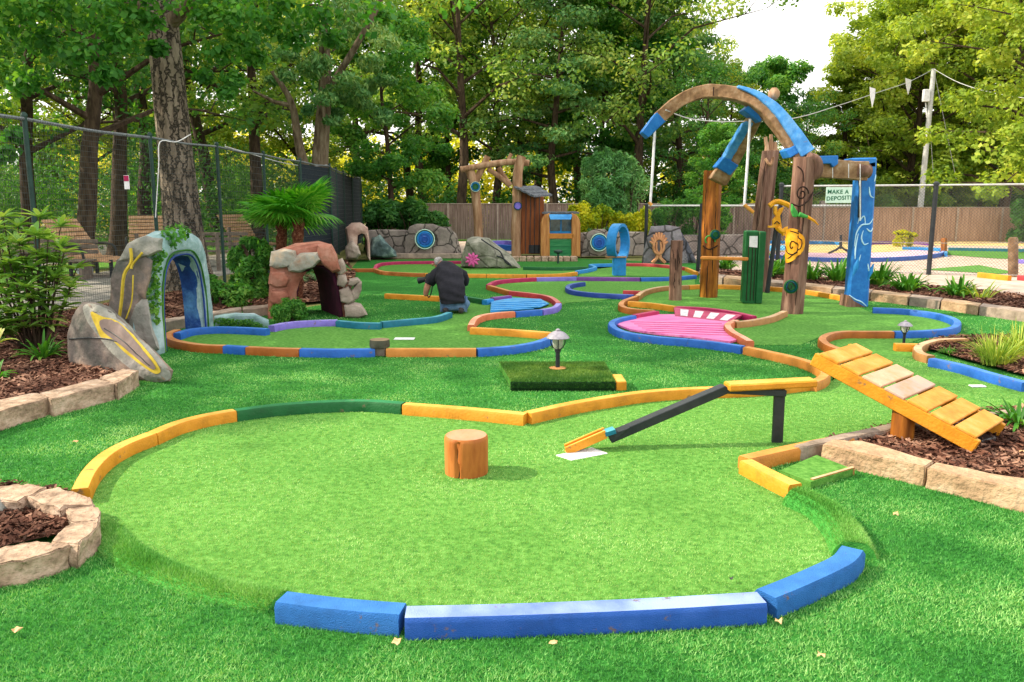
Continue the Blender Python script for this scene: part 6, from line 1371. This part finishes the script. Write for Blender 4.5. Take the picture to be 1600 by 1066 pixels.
mb = MB(); mb.box((b.x, b.y, .24), (.30, .28, .48)); obj('loop_post', mb, P['cyan'], t, bevel=.02)
mb = MB(); mb.box((b.x - .1, b.y - .16, .46), (.5, .06, .03)); obj('shelf', mb, P['wood'], t)
# ---------------------------------------------------------------- totems and posts
m_bk = M('dark_carving_paint', [rgb('2c1c16')], rough=.8)
def post(px, Y, w0, w1, seed, mat, parent, name='carved_post', n=36, groove=.09):
    """log from bottom pixel to top pixel with carved lengthwise grooves"""
    pts = crom([D(u, v, Y) if i else Vector((D(u, v, Y).x, Y, 0)) for i, (u, v) in enumerate(px)], 6); k = len(pts); mb = MB(); vs = []; m = MPP(Y) / 2
    for i, p in enumerate(pts):
        f = i / (k - 1); r_ = (w0 + (w1 - w0) * f) * m
        for j in range(n):
            a = 2 * math.pi * j / n; q = r_ * (1 + groove * mnoise.noise(Vector((math.cos(a) * 3 + seed, math.sin(a) * 3, p.z * .5))) - groove * 1.6 * max(0, math.sin(a * 7 + seed + .5 * math.sin(p.z * 3))) ** 6)
            vs.append((p.x + q * math.cos(a), p.y + q * math.sin(a), p.z + (.015 * mnoise.noise(Vector((math.cos(a) * 3, math.sin(a) * 3, seed))) if i == k - 1 else 0)))
    mb.add(vs, [(i * n + j, i * n + (j + 1) % n, (i + 1) * n + (j + 1) % n, (i + 1) * n + j) for i in range(k - 1) for j in range(n)] + [tuple((k - 1) * n + j for j in range(n))])
    o = obj(name, mb, mat, parent, smooth=50); rr_ = random.Random(seed); cm_ = MB()
    for q in range(6):
        f0 = rr_.uniform(0, .75); f1 = min(.97, f0 + rr_.uniform(.12, .4)); s_ = rr_.uniform(-.75, .75); L2 = []
        for z_ in range(9):
            f = f0 + (f1 - f0) * z_ / 8; a_ = px[0] if len(px) < 2 else None; j = f * (len(px) - 1); i0 = min(len(px) - 2, int(j)); fr_ = j - i0
            u = px[i0][0] + (px[i0 + 1][0] - px[i0][0]) * fr_; v = px[i0][1] + (px[i0 + 1][1] - px[i0][1]) * fr_
            h_ = hit(o, u + (w0 + (w1 - w0) * f) / 2 * s_ + rr_.uniform(-.5, .5), v, -.004)
            if h_ is not None: L2.append(h_)
        if len(L2) > 3: cm_.tube(L2, [.003 + .008 * math.sin(math.pi * (.1 + .8 * i / (len(L2) - 1))) for i in range(len(L2))], 5)
    if cm_.v: obj('drying_crack', cm_, m_bk, parent)
    return o
def spiral(c, r, parent, mat, turns=1.6, th=.012, name='carved_spiral', flip=1, sq=1.2, dy=-.0):
    pts = [c + Vector((flip * r * (1 - .85 * i / 24) * math.cos(turns * 6.283 * i / 24), dy, sq * r * (1 - .85 * i / 24) * math.sin(turns * 6.283 * i / 24))) for i in range(25)]
    mb = MB(); mb.tube(pts, th, 6); return obj(name, mb, mat, parent, smooth=60)
m_lg = M('leaf_green_paint', [rgb('2c7c34'), rgb('4ca04c')], scale=8, rough=.6)
t = thing('log_post', 'short brown log post standing alone left of the amber carved post', 'post', G(1056, 470)); post([(1055, 470), (1056, 420), (1058, 376)], 14.1, 20, 19, 3, totemm, t, 'post_body', groove=.08)
mb = MB(); [mb.tube([D(1051 + i * 4, 390 + (i % 2) * 14, 13.98), D(1052 + i * 4, 402 + (i % 2) * 20, 13.97)], .008, 5) for i in range(3)]; obj('knife_mark', mb, m_bk, t)
t = thing('totem_pole', 'amber brown carved log holding the lower end of the painted brace', 'totem', G(1107, 466)); Ya = 14.6
post([(1107, 466), (1110, 400), (1112, 330), (1114, 267)], Ya, 28, 28, 5, amberlog, t)
emblem(D(1117, 367, Ya - .17), .09, t, cols=('dgreen', 'teal', 'dgreen')); spiral(D(1106, 378, Ya - .17), .13, t, m_lg, turns=.6, th=.014)
mb = MB(); mb.tube(crom([D(1098, 384, Ya - .16), D(1108, 390, Ya - .19), D(1121, 384, Ya - .16)], 4), .012, 6); obj('carved_line', mb, m_bk, t)
t = thing('green_post', 'dark green painted square post with a white card', 'post', G(1176, 476)); Yg = 13.55; b = G(1176, 476); m = MPP(Yg)
mb = MB(); q0, q1 = D(1175, 475, Yg), D(1181, 361, Yg); mb.slab([D(1159, 474, Yg), D(1165, 361, Yg), D(1187, 361, Yg), D(1181, 477, Yg)], (.05, .30, 0)); obj('post_body', mb, P['dgreen'], t, bevel=.02)
mb = MB(); mb.slab([D(1181, 475, Yg - .03), D(1187, 362, Yg - .03), D(1198, 362, Yg - .02), D(1191, 475, Yg - .02)], (0, .25, 0)); obj('side_plank', mb, P['dgreen'], t, bevel=.015)
for u in (1166, 1172, 1177): mb = MB(); mb.tube([D(u, 470, Yg - .002), D(u + 2, 430, Yg - .002), D(u + 4, 385, Yg - .002)], .007, 4); obj('groove', mb, m_bk, t)
mb = MB(); mb.slab([D(1171, 386, Yg - .01), D(1171.5, 369, Yg - .01), D(1184, 369, Yg - .01), D(1183.5, 387, Yg - .01)], (0, .008, 0)); obj('white_card', mb, P['white'], t)
mb = MB(); mb.bar(D(1095, 403, 13.7), D(1169, 405, 13.42), .12, .055); o = obj('shelf_board', mb, P['orange'], loc=D(1130, 404, 13.6), bevel=.012); tag(o, 'orange wooden shelf reaching from the amber log to the green post', 'shelf')
t = thing('leaning_log', 'tall leaning brown log with a split top behind the green post', 'log', G(1190, 447)); Yq = 15.6
post([(1183, 447), (1189, 370), (1196, 300), (1204, 236)], Yq, 30, 25, 8, totemm, t, 'log_body')
mb = MB(); [mb.tube([D(1199 + i * 6, 238, Yq), D(1198 + i * 6.5, 222 - (i % 2) * 12, Yq)], [.06, .03], 6) for i in range(3)]; mb.tube(crom([D(1196, 214, Yq), D(1198, 230, Yq), D(1203, 245, Yq)], 3), .035, 6); obj('split_top', mb, logm, t)
mb = MB(); mb.tube(crom([D(1196, 248, Yq - .16), D(1204, 258, Yq - .22), D(1208, 246, Yq - .18)], 4), .03, 6); obj('carved_beak', mb, logm, t)
t = thing('totem_pole', 'tall carved brown totem with yellow spiral, green leaf and green emblem', 'totem', G(1240, 492)); Ym = 12.35
post([(1237, 492), (1243, 430), (1250, 340), (1257, 246)], Ym, 34, 32, 9, totemm, t)
mb = MB(); mb.v = []; mb.tube(crom([D(1262, 247, Ym - .05), D(1275, 252, Ym - .05), D(1277, 268, Ym - .05), D(1270, 280, Ym - .05)], 4), [.09 * k for k in (1, 1, 1, 1, 1, 1, 1, 1, .95, .9, .8, .6, .4)], 8); obj('hooked_knob', mb, totemm, t, smooth=50)
spiral(D(1253, 303, Ym - .2), .10, t, m_bk, turns=1.5); mb = MB(); mb.tube(crom([D(1236, 318, Ym - .16), D(1250, 322, Ym - .2), D(1264, 312, Ym - .17), D(1270, 300, Ym - .1)], 4), .014, 6); mb.tube(crom([D(1246, 260, Ym - .18), D(1254, 268, Ym - .2), D(1256, 285, Ym - .2)], 4), .012, 6); obj('carved_line', mb, m_bk, t)
m_yt = M('golden_yellow_paint', [rgb('b8740c'), rgb('e09c1c'), rgb('ecb440')], scale=6, rough=.5, bump=.3); tb = [c for c in children(t) if c.name.startswith('carved_post')][0]
decal(tb, [(1229, 362), (1240, 357), (1251, 364), (1256, 378), (1253, 392), (1246, 402), (1232, 411), (1229, 405), (1230, 380)], .03, 'yellow_wing', m_yt, t)
spp = [(1239 - 9 * (1 - i / 26) * math.cos(i * .38), 385 + 15 * (1 - i / 26) * math.sin(i * .38)) for i in range(25)]
hline(tb, spp, .008, 'carved_spiral', m_bk, t, off=.034, sub=2); hline(tb, [(1236, 361), (1246, 365), (1252, 378), (1248, 391), (1233, 404)], .008, 'dark_outline', m_bk, t, off=.032)
lf = [(1238, 318), (1246, 330), (1249, 337), (1244, 340), (1240, 339), (1237, 330)]
mb = MB(); mb.slab([D(u, v, Ym - .24) for u, v in lf], (0, .06, 0)); mb.tube([D(1248, 335, Ym - .24), D(1264, 340, Ym - .25)], [.045, .02], 6); obj('green_leaf', mb, m_lg, t, bevel=.01)
mb = MB(); mb.tube([D(1262, 339, Ym - .25), D(1272, 345, Ym - .25), D(1279, 352, Ym - .25)], [.025, .02, .008], 6); obj('yellow_tip', mb, m_yt, t)
emblem(D(1235, 448, Ym - .2), .105, t, cols=('dgreen', 'teal', 'dgreen')); spiral(D(1235, 448, Ym - .29), .06, t, m_bk, turns=1.2, th=.006, sq=1.4)
# yellow cut-out figure behind
Yy = 15.2; t = thing('yellow_figure', 'flat yellow cut out figure between the leaning log and the main totem', 'figure', G(1215, 450))
mb = MB(); mb.tube(crom([D(1202, 322, Yy), D(1213, 315, Yy), D(1226, 318, Yy), D(1238, 324, Yy)], 4), .05, 7); mb.slab([D(u, v, Yy) for u, v in ((1210, 322), (1210, 334), (1213, 338), (1208, 344), (1208, 353), (1201, 353), (1201, 356), (1214, 356), (1222, 356), (1220, 345), (1219, 337), (1223, 330), (1226, 323), (1219, 326), (1215, 332), (1214, 322))], (0, .07, 0))
mb.tube(crom([D(1214, 355, Yy), D(1222, 362, Yy), D(1230, 358, Yy), D(1238, 362, Yy)], 4), .05, 7); mb.tube([D(1222, 360, Yy), D(1225, 368, Yy)], .04, 6); obj('figure_body', mb, m_yt, t, bevel=.006)
mb = MB(); mb.tube([D(1214, 350, Yy - .03) + Vector((-.05, 0, 0)), D(1214, 346, Yy - .03), D(1214, 350, Yy - .03) + Vector((.05, 0, 0))], .012, 5); obj('painted_face_line', mb, m_bk, t)
p = Vector((px_x(1212, Yy + .1), Yy + .1, 0)); mb = MB(); mb.tube([p, D(1213, 356, Yy + .1)], .045, 8); obj('stake', mb, P['black'], t)
# blue totem
t = thing('blue_totem', 'tall blue painted leaning post with pale wave carvings', 'totem', G(1340, 481)); Yt_ = 13.1
m_bt = M('ocean_blue_paint', [rgb('1c60ac'), rgb('226cba'), rgb('3480c8')], scale=9, rough=.5, bump=.3, bscale=30)
body = [(1325, 479), (1342, 256), (1371, 250), (1357, 482)]
mb = MB(); mb.slab([D(u, v, Yt_) for u, v in ((1331, 247), (1371, 246), (1370, 262), (1343, 263), (1334, 256))], (0, .36, 0)); obj('post_cap', mb, m_bt, t, bevel=.02)
mb = MB(); mb.slab([D(u, v, Yt_) for u, v in body], (.04, .30, 0)); obj('post_body', mb, m_bt, t, bevel=.03)
mb = MB(); mb.slab([D(u, v, Yt_ - .012) for u, v in ((1324, 481), (1327, 462), (1334, 470), (1345, 476), (1357, 483))], (0, .35, 0)); obj('bare_wood_foot', mb, totemm, t)
m_wv = M('pale_wave_paint', [rgb('9cd0ec'), rgb('cce8f4')], scale=6, rough=.5); Yw = Yt_ - .025
wv = [[(1327, 461), (1336, 468), (1346, 472), (1354, 479)], [(1340, 350), (1345, 334), (1342, 345), (1350, 338), (1352, 352)], [(1335, 385), (1338, 365), (1346, 352), (1358, 350), (1364, 342)], [(1349, 360), (1346, 372), (1350, 382), (1357, 380)], [(1358, 292), (1360, 306), (1368, 310)], [(1366, 284), (1369, 270), (1370, 262)], [(1333, 426), (1340, 412), (1345, 398)], [(1356, 412), (1358, 425), (1363, 436)], [(1341, 365), (1337, 385), (1336, 405)], [(1354, 357), (1360, 362), (1364, 355)]]
bt = [c for c in children(t) if c.name.startswith('post_body')][0]
for w_ in wv: hline(bt, w_, .013, 'wave_line', m_wv, t, off=.002, taper=True)
for cpt, w_, h_ in (((1338, 417), .05, .16), ((1361, 425), .04, .13)):
    mb = MB(); c0 = D(*cpt, Yw + .01); mb.tube([c0 + Vector((-.04, .02, -h_)), c0 + Vector((0, .02, 0)), c0 + Vector((.04, .02, h_))], [.01, w_, .01], 8); obj('carved_fin', mb, P['cyan'], t, smooth=60)
mb = MB(); mb.tube([D(1343, 262, Yw - .03), D(1344, 300, Yw - .02), D(1343, 340, Yw - .02)], [.035, .02, .03], 6); obj('dark_chain', mb, P['black'], t)
mb = MB(); mb.tube([D(1344, 275, Yw - .05), D(1344, 345, Yw - .04)], .012, 5); obj('white_cord', mb, P['white'], t)
# beam between totem and blue totem
def beam(name, px, Y, w, h, mat, parent, sub=5, mi=None, taper=None):
    """curved squared beam; w depth in m, h height in photo px"""
    pts = crom([D(u, v, Y[i] if isinstance(Y, list) else Y) for i, (u, v) in enumerate(px)], sub); k = len(pts); mb = MB(); vs = []
    for i, p in enumerate(pts):
        d = (pts[min(i + 1, k - 1)] - pts[max(i - 1, 0)]); nrm = Vector((-d.z, 0, d.x)).normalized(); 
        if nrm.z < 0 and abs(nrm.z) > .3: nrm = -nrm
        hh = (h if taper is None else h * (taper[0] + (taper[1] - taper[0]) * i / (k - 1))) * MPP(p.y) / 2; sd = Vector((0, w / 2, 0))
        vs += [p - nrm * hh - sd, p - nrm * hh + sd, p + nrm * hh + sd, p + nrm * hh - sd]
    mb.add(vs, [(i * 4 + j, (i + 1) * 4 + j, (i + 1) * 4 + (j + 1) % 4, i * 4 + (j + 1) % 4) for i in range(k - 1) for j in range(4)] + [(0, 1, 2, 3), ((k - 1) * 4 + 3, (k - 1) * 4 + 2, (k - 1) * 4 + 1, (k - 1) * 4)])
    mb.noise(.012, 6); return obj(name, mb, mat, parent, bevel=.012)
t = thing('beam', 'horizontal carved beam joining the main totem to the blue totem', 'beam', D(1300, 265, 12.8))
beam('beam_log', [(1272, 263), (1300, 264), (1330, 267), (1352, 268)], [12.7, 12.75, 12.8, 12.85], .24, 28, logx, t)
mb = MB(); mb.tube([D(1336, 267, 12.75), D(1357, 268, 12.8)], [.13, .11], 10); obj('rounded_end', mb, totemm, t, smooth=60)
mb = MB(); mb.slab([D(u, v, 12.55) for u, v in ((1272, 256), (1274, 244), (1310, 243), (1310, 256), (1302, 262), (1298, 256))], (0, .4, 0)); obj('blue_cap', mb, m_bt, t, bevel=.01)
mb = MB(); [mb.tube([D(u, 256, 12.58), D(u, 278 if u != 1344 else 292, 12.58)], .006, 4) for u in (1279, 1301, 1326, 1344)]; obj('cord', mb, P['white'], t)
# great arch beam
m_bt2 = M('light_blue_beam_paint', [rgb('2c70b8'), rgb('4488cc'), rgb('6ca4dc')], scale=6, rough=.5, bump=.3, bscale=30, chip=(.2, .13, .08))
t = thing('arch_beam', 'large curved beam, blue at its tip and down its right leg, arching over the posts', 'arch', D(1255, 246, 12.6))
Ys_ = [13.0, 13.3, 13.6, 13.8]
AR = [(1010, 205), (1030, 185), (1058, 160), (1090, 146), (1115, 143), (1150, 148), (1180, 160), (1205, 182), (1230, 215), (1250, 245)]
def yy(u): return 13.6 - (u - 1010) / 240 * 1.0
beam('bare_wood_beam', AR[1:], [yy(u) for u, v in AR[1:]], .25, 19, logx, t)
beam('blue_tip', [(1006, 212), (1018, 198), (1032, 184)], [yy(1006), yy(1018), yy(1032)], .25, 19, m_bt, t, taper=(.7, 1.05))
beam('blue_back', [(u + 8, v - 5) for u, v in [(1140, 143), (1160, 149)] + AR[6:]], [yy(u) - .02 for u, v in [(1140, 143), (1160, 149)] + AR[6:]], .34, 19, m_bt2, t, taper=(.2, 1.15))
beam('blue_band', [(1236, 228), (1243, 240)], [yy(1236), yy(1243)], .3, 30, m_bt, t)
mb = MB(); mb.lathe(D(1209, 150, 12.9), [(.05, -.06), (.09, 0), (.09, .06), (.04, .12)], 12); obj('finial', mb, logm, t, smooth=60)
mb = MB(); mb.tube([D(1115, 136, yy(1115) - .13), D(1115, 150, yy(1115) - .13)], .01, 4); obj('seam', mb, m_bk, t)
t = thing('brace_beam', 'slanted blue and brown brace under the arch ending at the amber log', 'brace', D(1120, 280, 14))
beam('brace_log', [(1120, 285), (1135, 262), (1158, 222), (1178, 186)], [14.3, 14.1, 13.7, 13.2], .2, 25, logx, t, taper=(1.1, .9))
beam('blue_edge', [(1129, 260), (1146, 228), (1168, 192)], [14.1, 13.8, 13.3], .24, 13, m_bt2, t)
beam('blue_head', [(1171, 183), (1190, 160)], [13.1, 12.95], .3, 27, m_bt, t, taper=(1.2, .8))
beam('blue_collar', [(1127, 268), (1140, 252)], [14.15, 14.0], .25, 27, m_bt, t)
def swing(label, u0, v0, u1, v1, Y, hook):
    p = D(u0, v0, Y); t = thing('hanging_pole', label, 'pole', D(u1, v1, Y)); mb = MB(); mb.tube([p, D((u0 + u1) / 2 + .5, (v0 + v1) / 2, Y), D(u1, v1, Y)], .022, 8); obj('pole', mb, P['white'], t, smooth=60)
    mb = MB(); mb.tube([D(q, w_, Y) for q, w_ in hook], .03, 7); obj('foot_piece', mb, P['yw'], t, smooth=60)
swing('thin white pole hanging from the blue tip of the arch beam', 1023, 204, 1016, 318, 13.5, [(1014, 316), (1018, 321)])
swing('thin white pole with hooked yellow foot hanging beneath the brace head', 1172, 186, 1163, 320, 13.05, [(1163, 320), (1170, 326), (1177, 332)])
# ---------------------------------------------------------------- kneeling photographer
PB = Vector((px_x(694, 12.35), 12.35, 0))
def skin(name, nodes, edges, mat, parent, sub=2, root=0):
    """nodes: list of (x, y, z, rx, ry) relative to PB"""
    me = bpy.data.meshes.new(name); me.from_pydata([tuple(Vector(n[:3]) + PB - OFF[parent.name]) for n in nodes], edges, []); o = bpy.data.objects.new(name, me); C.objects.link(o)
    md = o.modifiers.new('Skin', 'SKIN'); md.use_smooth_shade = True
    for i, n in enumerate(nodes): d = me.skin_vertices[0].data[i]; d.radius = (n[3], n[4] if len(n) > 4 else n[3]); d.use_root = (i == root)
    ms = o.modifiers.new('Sub', 'SUBSURF'); ms.levels = sub; ms.render_levels = sub
    dg = bpy.context.evaluated_depsgraph_get(); dg.update(); m2 = bpy.data.meshes.new_from_object(o.evaluated_get(dg)); o.modifiers.clear(); o.data = m2; m2.materials.clear(); m2.materials.append(mat)
    m2.polygons.foreach_set("use_smooth", [True] * len(m2.polygons)); o.parent = parent; OFF[o.name] = OFF[parent.name]; return o
m_skin = M('skin', [rgb('9c6a58'), rgb('b88472')], scale=9, rough=.6); m_hair = M('grey_hair', [rgb('6c6664'), rgb('b8b4b4')], scale=30, rough=.9, bump=.6, bscale=60)
m_shirt = M('black_tshirt_cloth', [(.008, .008, .013), (.024, .024, .034)], scale=5, rough=.9, bump=.5, bscale=7, bdist=.05); m_jean = M('blue_jeans_cloth', [rgb('3c5478'), rgb('6484ac'), rgb('8ca4c4')], scale=9, rough=.9, bump=.4)
m_shoe = M('dark_shoe', [rgb('2c2828'), rgb('4c4848')], scale=9, rough=.8)
t = thing('person', 'kneeling photographer in black t-shirt and jeans bending over a camera, seen from behind', 'person', PB)
# body: pelvis, spine, neck, head, arms, legs - one surface
B = [(.10, 0, .22, .13, .11), (.06, .12, .40, .135, .12), (.01, .24, .58, .15, .12), (-.04, .33, .68, .09, .08), (-.10, .38, .72, .055), (-.15, .41, .745, .085, .095), (-.19, .45, .72, .07, .075),
     (-.16, .30, .62, .07), (-.26, .26, .50, .052), (-.33, .27, .36, .046), (-.36, .30, .25, .040), (-.37, .44, .36, .034), (-.355, .52, .44, .026),
     (.18, .34, .62, .07), (.24, .42, .46, .05), (.10, .56, .36, .042), (-.12, .60, .42, .034), (-.27, .56, .45, .026),
     (.00, .02, .19, .095), (-.05, .38, .10, .075), (-.02, .10, .055, .05), (.0, -.06, .06, .036),
     (.22, .04, .19, .095), (.27, .40, .10, .075), (.24, .12, .055, .05), (.23, -.05, .06, .036)]
E = [(0, 1), (1, 2), (2, 3), (3, 4), (4, 5), (5, 6), (2, 7), (7, 8), (8, 9), (9, 10), (10, 11), (11, 12), (2, 13), (13, 14), (14, 15), (15, 16), (16, 17), (0, 18), (18, 19), (19, 20), (20, 21), (0, 22), (22, 23), (23, 24), (24, 25)]
skin('body', B, E, m_skin, t)
g_ = lambda i, k: (*B[i][:3], B[i][3] * k, (B[i][4] if len(B[i]) > 4 else B[i][3]) * k)
# shirt: a lofted torso with sleeves
def loft(mb, rings, n=28, cap=True):
    """rings: centre, half width, half depth, pitch of the ring plane (0 = level)"""
    fine = []
    for i in range(len(rings) - 1):
        for h_ in range(4):
            f = h_ / 4; A_, B_ = rings[i], rings[i + 1]; fine.append((Vector(A_[0]).lerp(Vector(B_[0]), f), *[A_[z_] * (1 - f) + B_[z_] * f for z_ in range(1, 5)]))
    rings = [(c_, a_ * .93, b_, p_, l_) for c_, a_, b_, p_, l_ in fine + [rings[-1]]]; vs = []
    for c, rx, ry, pt, rl in rings:
        M3 = Matrix.Rotation(rl, 3, 'Y') @ Matrix.Rotation(pt, 3, 'X')
        for j in range(n):
            a = 2 * math.pi * j / n; ca, sa = math.cos(a), math.sin(a); e = .82
            vs.append(PB + Vector(c) + M3 @ Vector((rx * abs(ca) ** e * (1 if ca > 0 else -1), ry * abs(sa) ** e * (1 if sa > 0 else -1), 0)))
    k = len(rings); fs = [(i * n + j, i * n + (j + 1) % n, (i + 1) * n + (j + 1) % n, (i + 1) * n + j) for i in range(k - 1) for j in range(n)]
    if cap: fs += [tuple(range(n - 1, -1, -1)), tuple((k - 1) * n + j for j in range(n))]
    mb.add(vs, fs)
mb = MB()
loft(mb, [((.10, -.04, .17), .20, .15, 0, 0), ((.10, -.03, .22), .22, .17, -.1, 0), ((.09, -.01, .30), .225, .17, -.3, 0), ((.07, .05, .42), .235, .165, -.5, -.05), ((.045, .12, .52), .245, .15, -.7, -.08), ((.02, .20, .61), .225, .14, -.95, -.14), ((-.015, .28, .67), .17, .12, -1.2, -.16), ((-.045, .35, .70), .11, .10, -1.4, -.1), ((-.06, .39, .72), .07, .07, -1.5, -.1)])
mb.tube([PB + Vector(p) for p in ((-.10, .25, .62), (-.19, .25, .57), (-.245, .25, .50), (-.28, .25, .435))], [.11, .10, .085, .075], 14)
mb.tube([PB + Vector(p) for p in ((.14, .28, .60), (.22, .32, .55), (.26, .40, .48), (.25, .46, .43))], [.11, .10, .08, .07], 14)
mb.noise(.022, 6, seed=2); mb.v = [(x, y, z) if z < .2 else (x + .006 * math.sin(z * 55 + x * 20), y + .012 * math.sin(z * 48 + x * 14), z) for x, y, z in mb.v]
obj('black_tshirt', mb, m_shirt, t, smooth=75)
JN = [(.11, -.05, .15, .15, .13), (.00, .03, .16, .12, .11), (-.05, .38, .105, .092), (-.02, .10, .06, .064), (-.005, -.02, .06, .05), (.22, .03, .16, .12, .11), (.27, .40, .105, .092), (.24, .12, .06, .064), (.235, .0, .06, .05)]
skin('jeans', JN, [(0, 1), (1, 2), (2, 3), (3, 4), (0, 5), (5, 6), (6, 7), (7, 8)], m_jean, t)
for x in (-.005, .235): skin('shoe', [(x, -.05, .075, .045, .04), (x - .01, -.14, .05, .042, .05), (x - .015, -.16, .11, .03, .04)], [(0, 1), (1, 2)], m_shoe, t)
skin('hair', [(-.12, .37, .775, .075), (-.155, .395, .79, .095, .085), (-.20, .43, .76, .07)], [(0, 1), (1, 2)], m_hair, t)
mb = MB(); [mb.lathe(PB + Vector((-.155 + s_ * .088, .42 + s_ * .02, .735)), [(.008, -.02), (.022, 0), (.018, .02)], 8, ax=Vector((s_, 0, 0))) for s_ in (-1, 1)]; obj('ear', mb, m_skin, t, smooth=60)
mb = MB(); mb.tube([PB + Vector((-.20, .50, .735)), PB + Vector((-.225, .535, .70)), PB + Vector((-.215, .52, .685))], [.010, .016, .008], 6); obj('nose', mb, m_skin, t, smooth=60)
for cx_, base, dr in ((-1, Vector((-.355, .52, .44)), Vector((.06, .06, .05))), (1, Vector((-.27, .56, .45)), Vector((-.05, .03, .03)))):
    mb = MB()
    for k in range(4): o_ = Vector((0, .012, -.020 * k + .03)); p0 = PB + base + o_; mb.tube([p0, p0 + dr * .55, p0 + dr * .9 + Vector((-cx_ * .01, .02, -.01))], [.010, .009, .006], 6)
    p0 = PB + base + Vector((0, -.02, .01)); mb.tube([p0, p0 + Vector((-cx_ * -.02, -.01, .03)), p0 + dr * .6 + Vector((0, -.01, .03))], [.011, .010, .007], 6); obj('fingers', mb, m_skin, t, smooth=60)
c0 = PB + Vector((-.32, .60, .50)); tc_ = thing('camera', 'black camera with lens held at face height by the kneeling photographer', 'camera', c0)
Mx = Matrix.Rotation(.5, 3, 'Z') @ Matrix.Rotation(.35, 3, 'Y')
mb = MB(); mb.box(c0, (.14, .08, .10), M=Mx); mb.box(c0 + Vector((0, 0, .06)), (.05, .06, .04), M=Mx); obj('camera_body', mb, P['black'], tc_, bevel=.01)
mb = MB(); mb.tube([c0, c0 + Vector((-.10, .03, -.03)), c0 + Vector((-.19, .05, -.05))], [.042, .042, .055], 14); obj('lens', mb, P['black'], tc_, smooth=40)
mb = MB(); mb.tube(crom([c0 + Vector((.06, 0, -.04)), c0 + Vector((.02, -.05, -.25)), c0 + Vector((-.03, -.03, -.3)), c0 + Vector((-.05, 0, -.05))], 4), .010, 5); obj('strap', mb, P['black'], tc_)
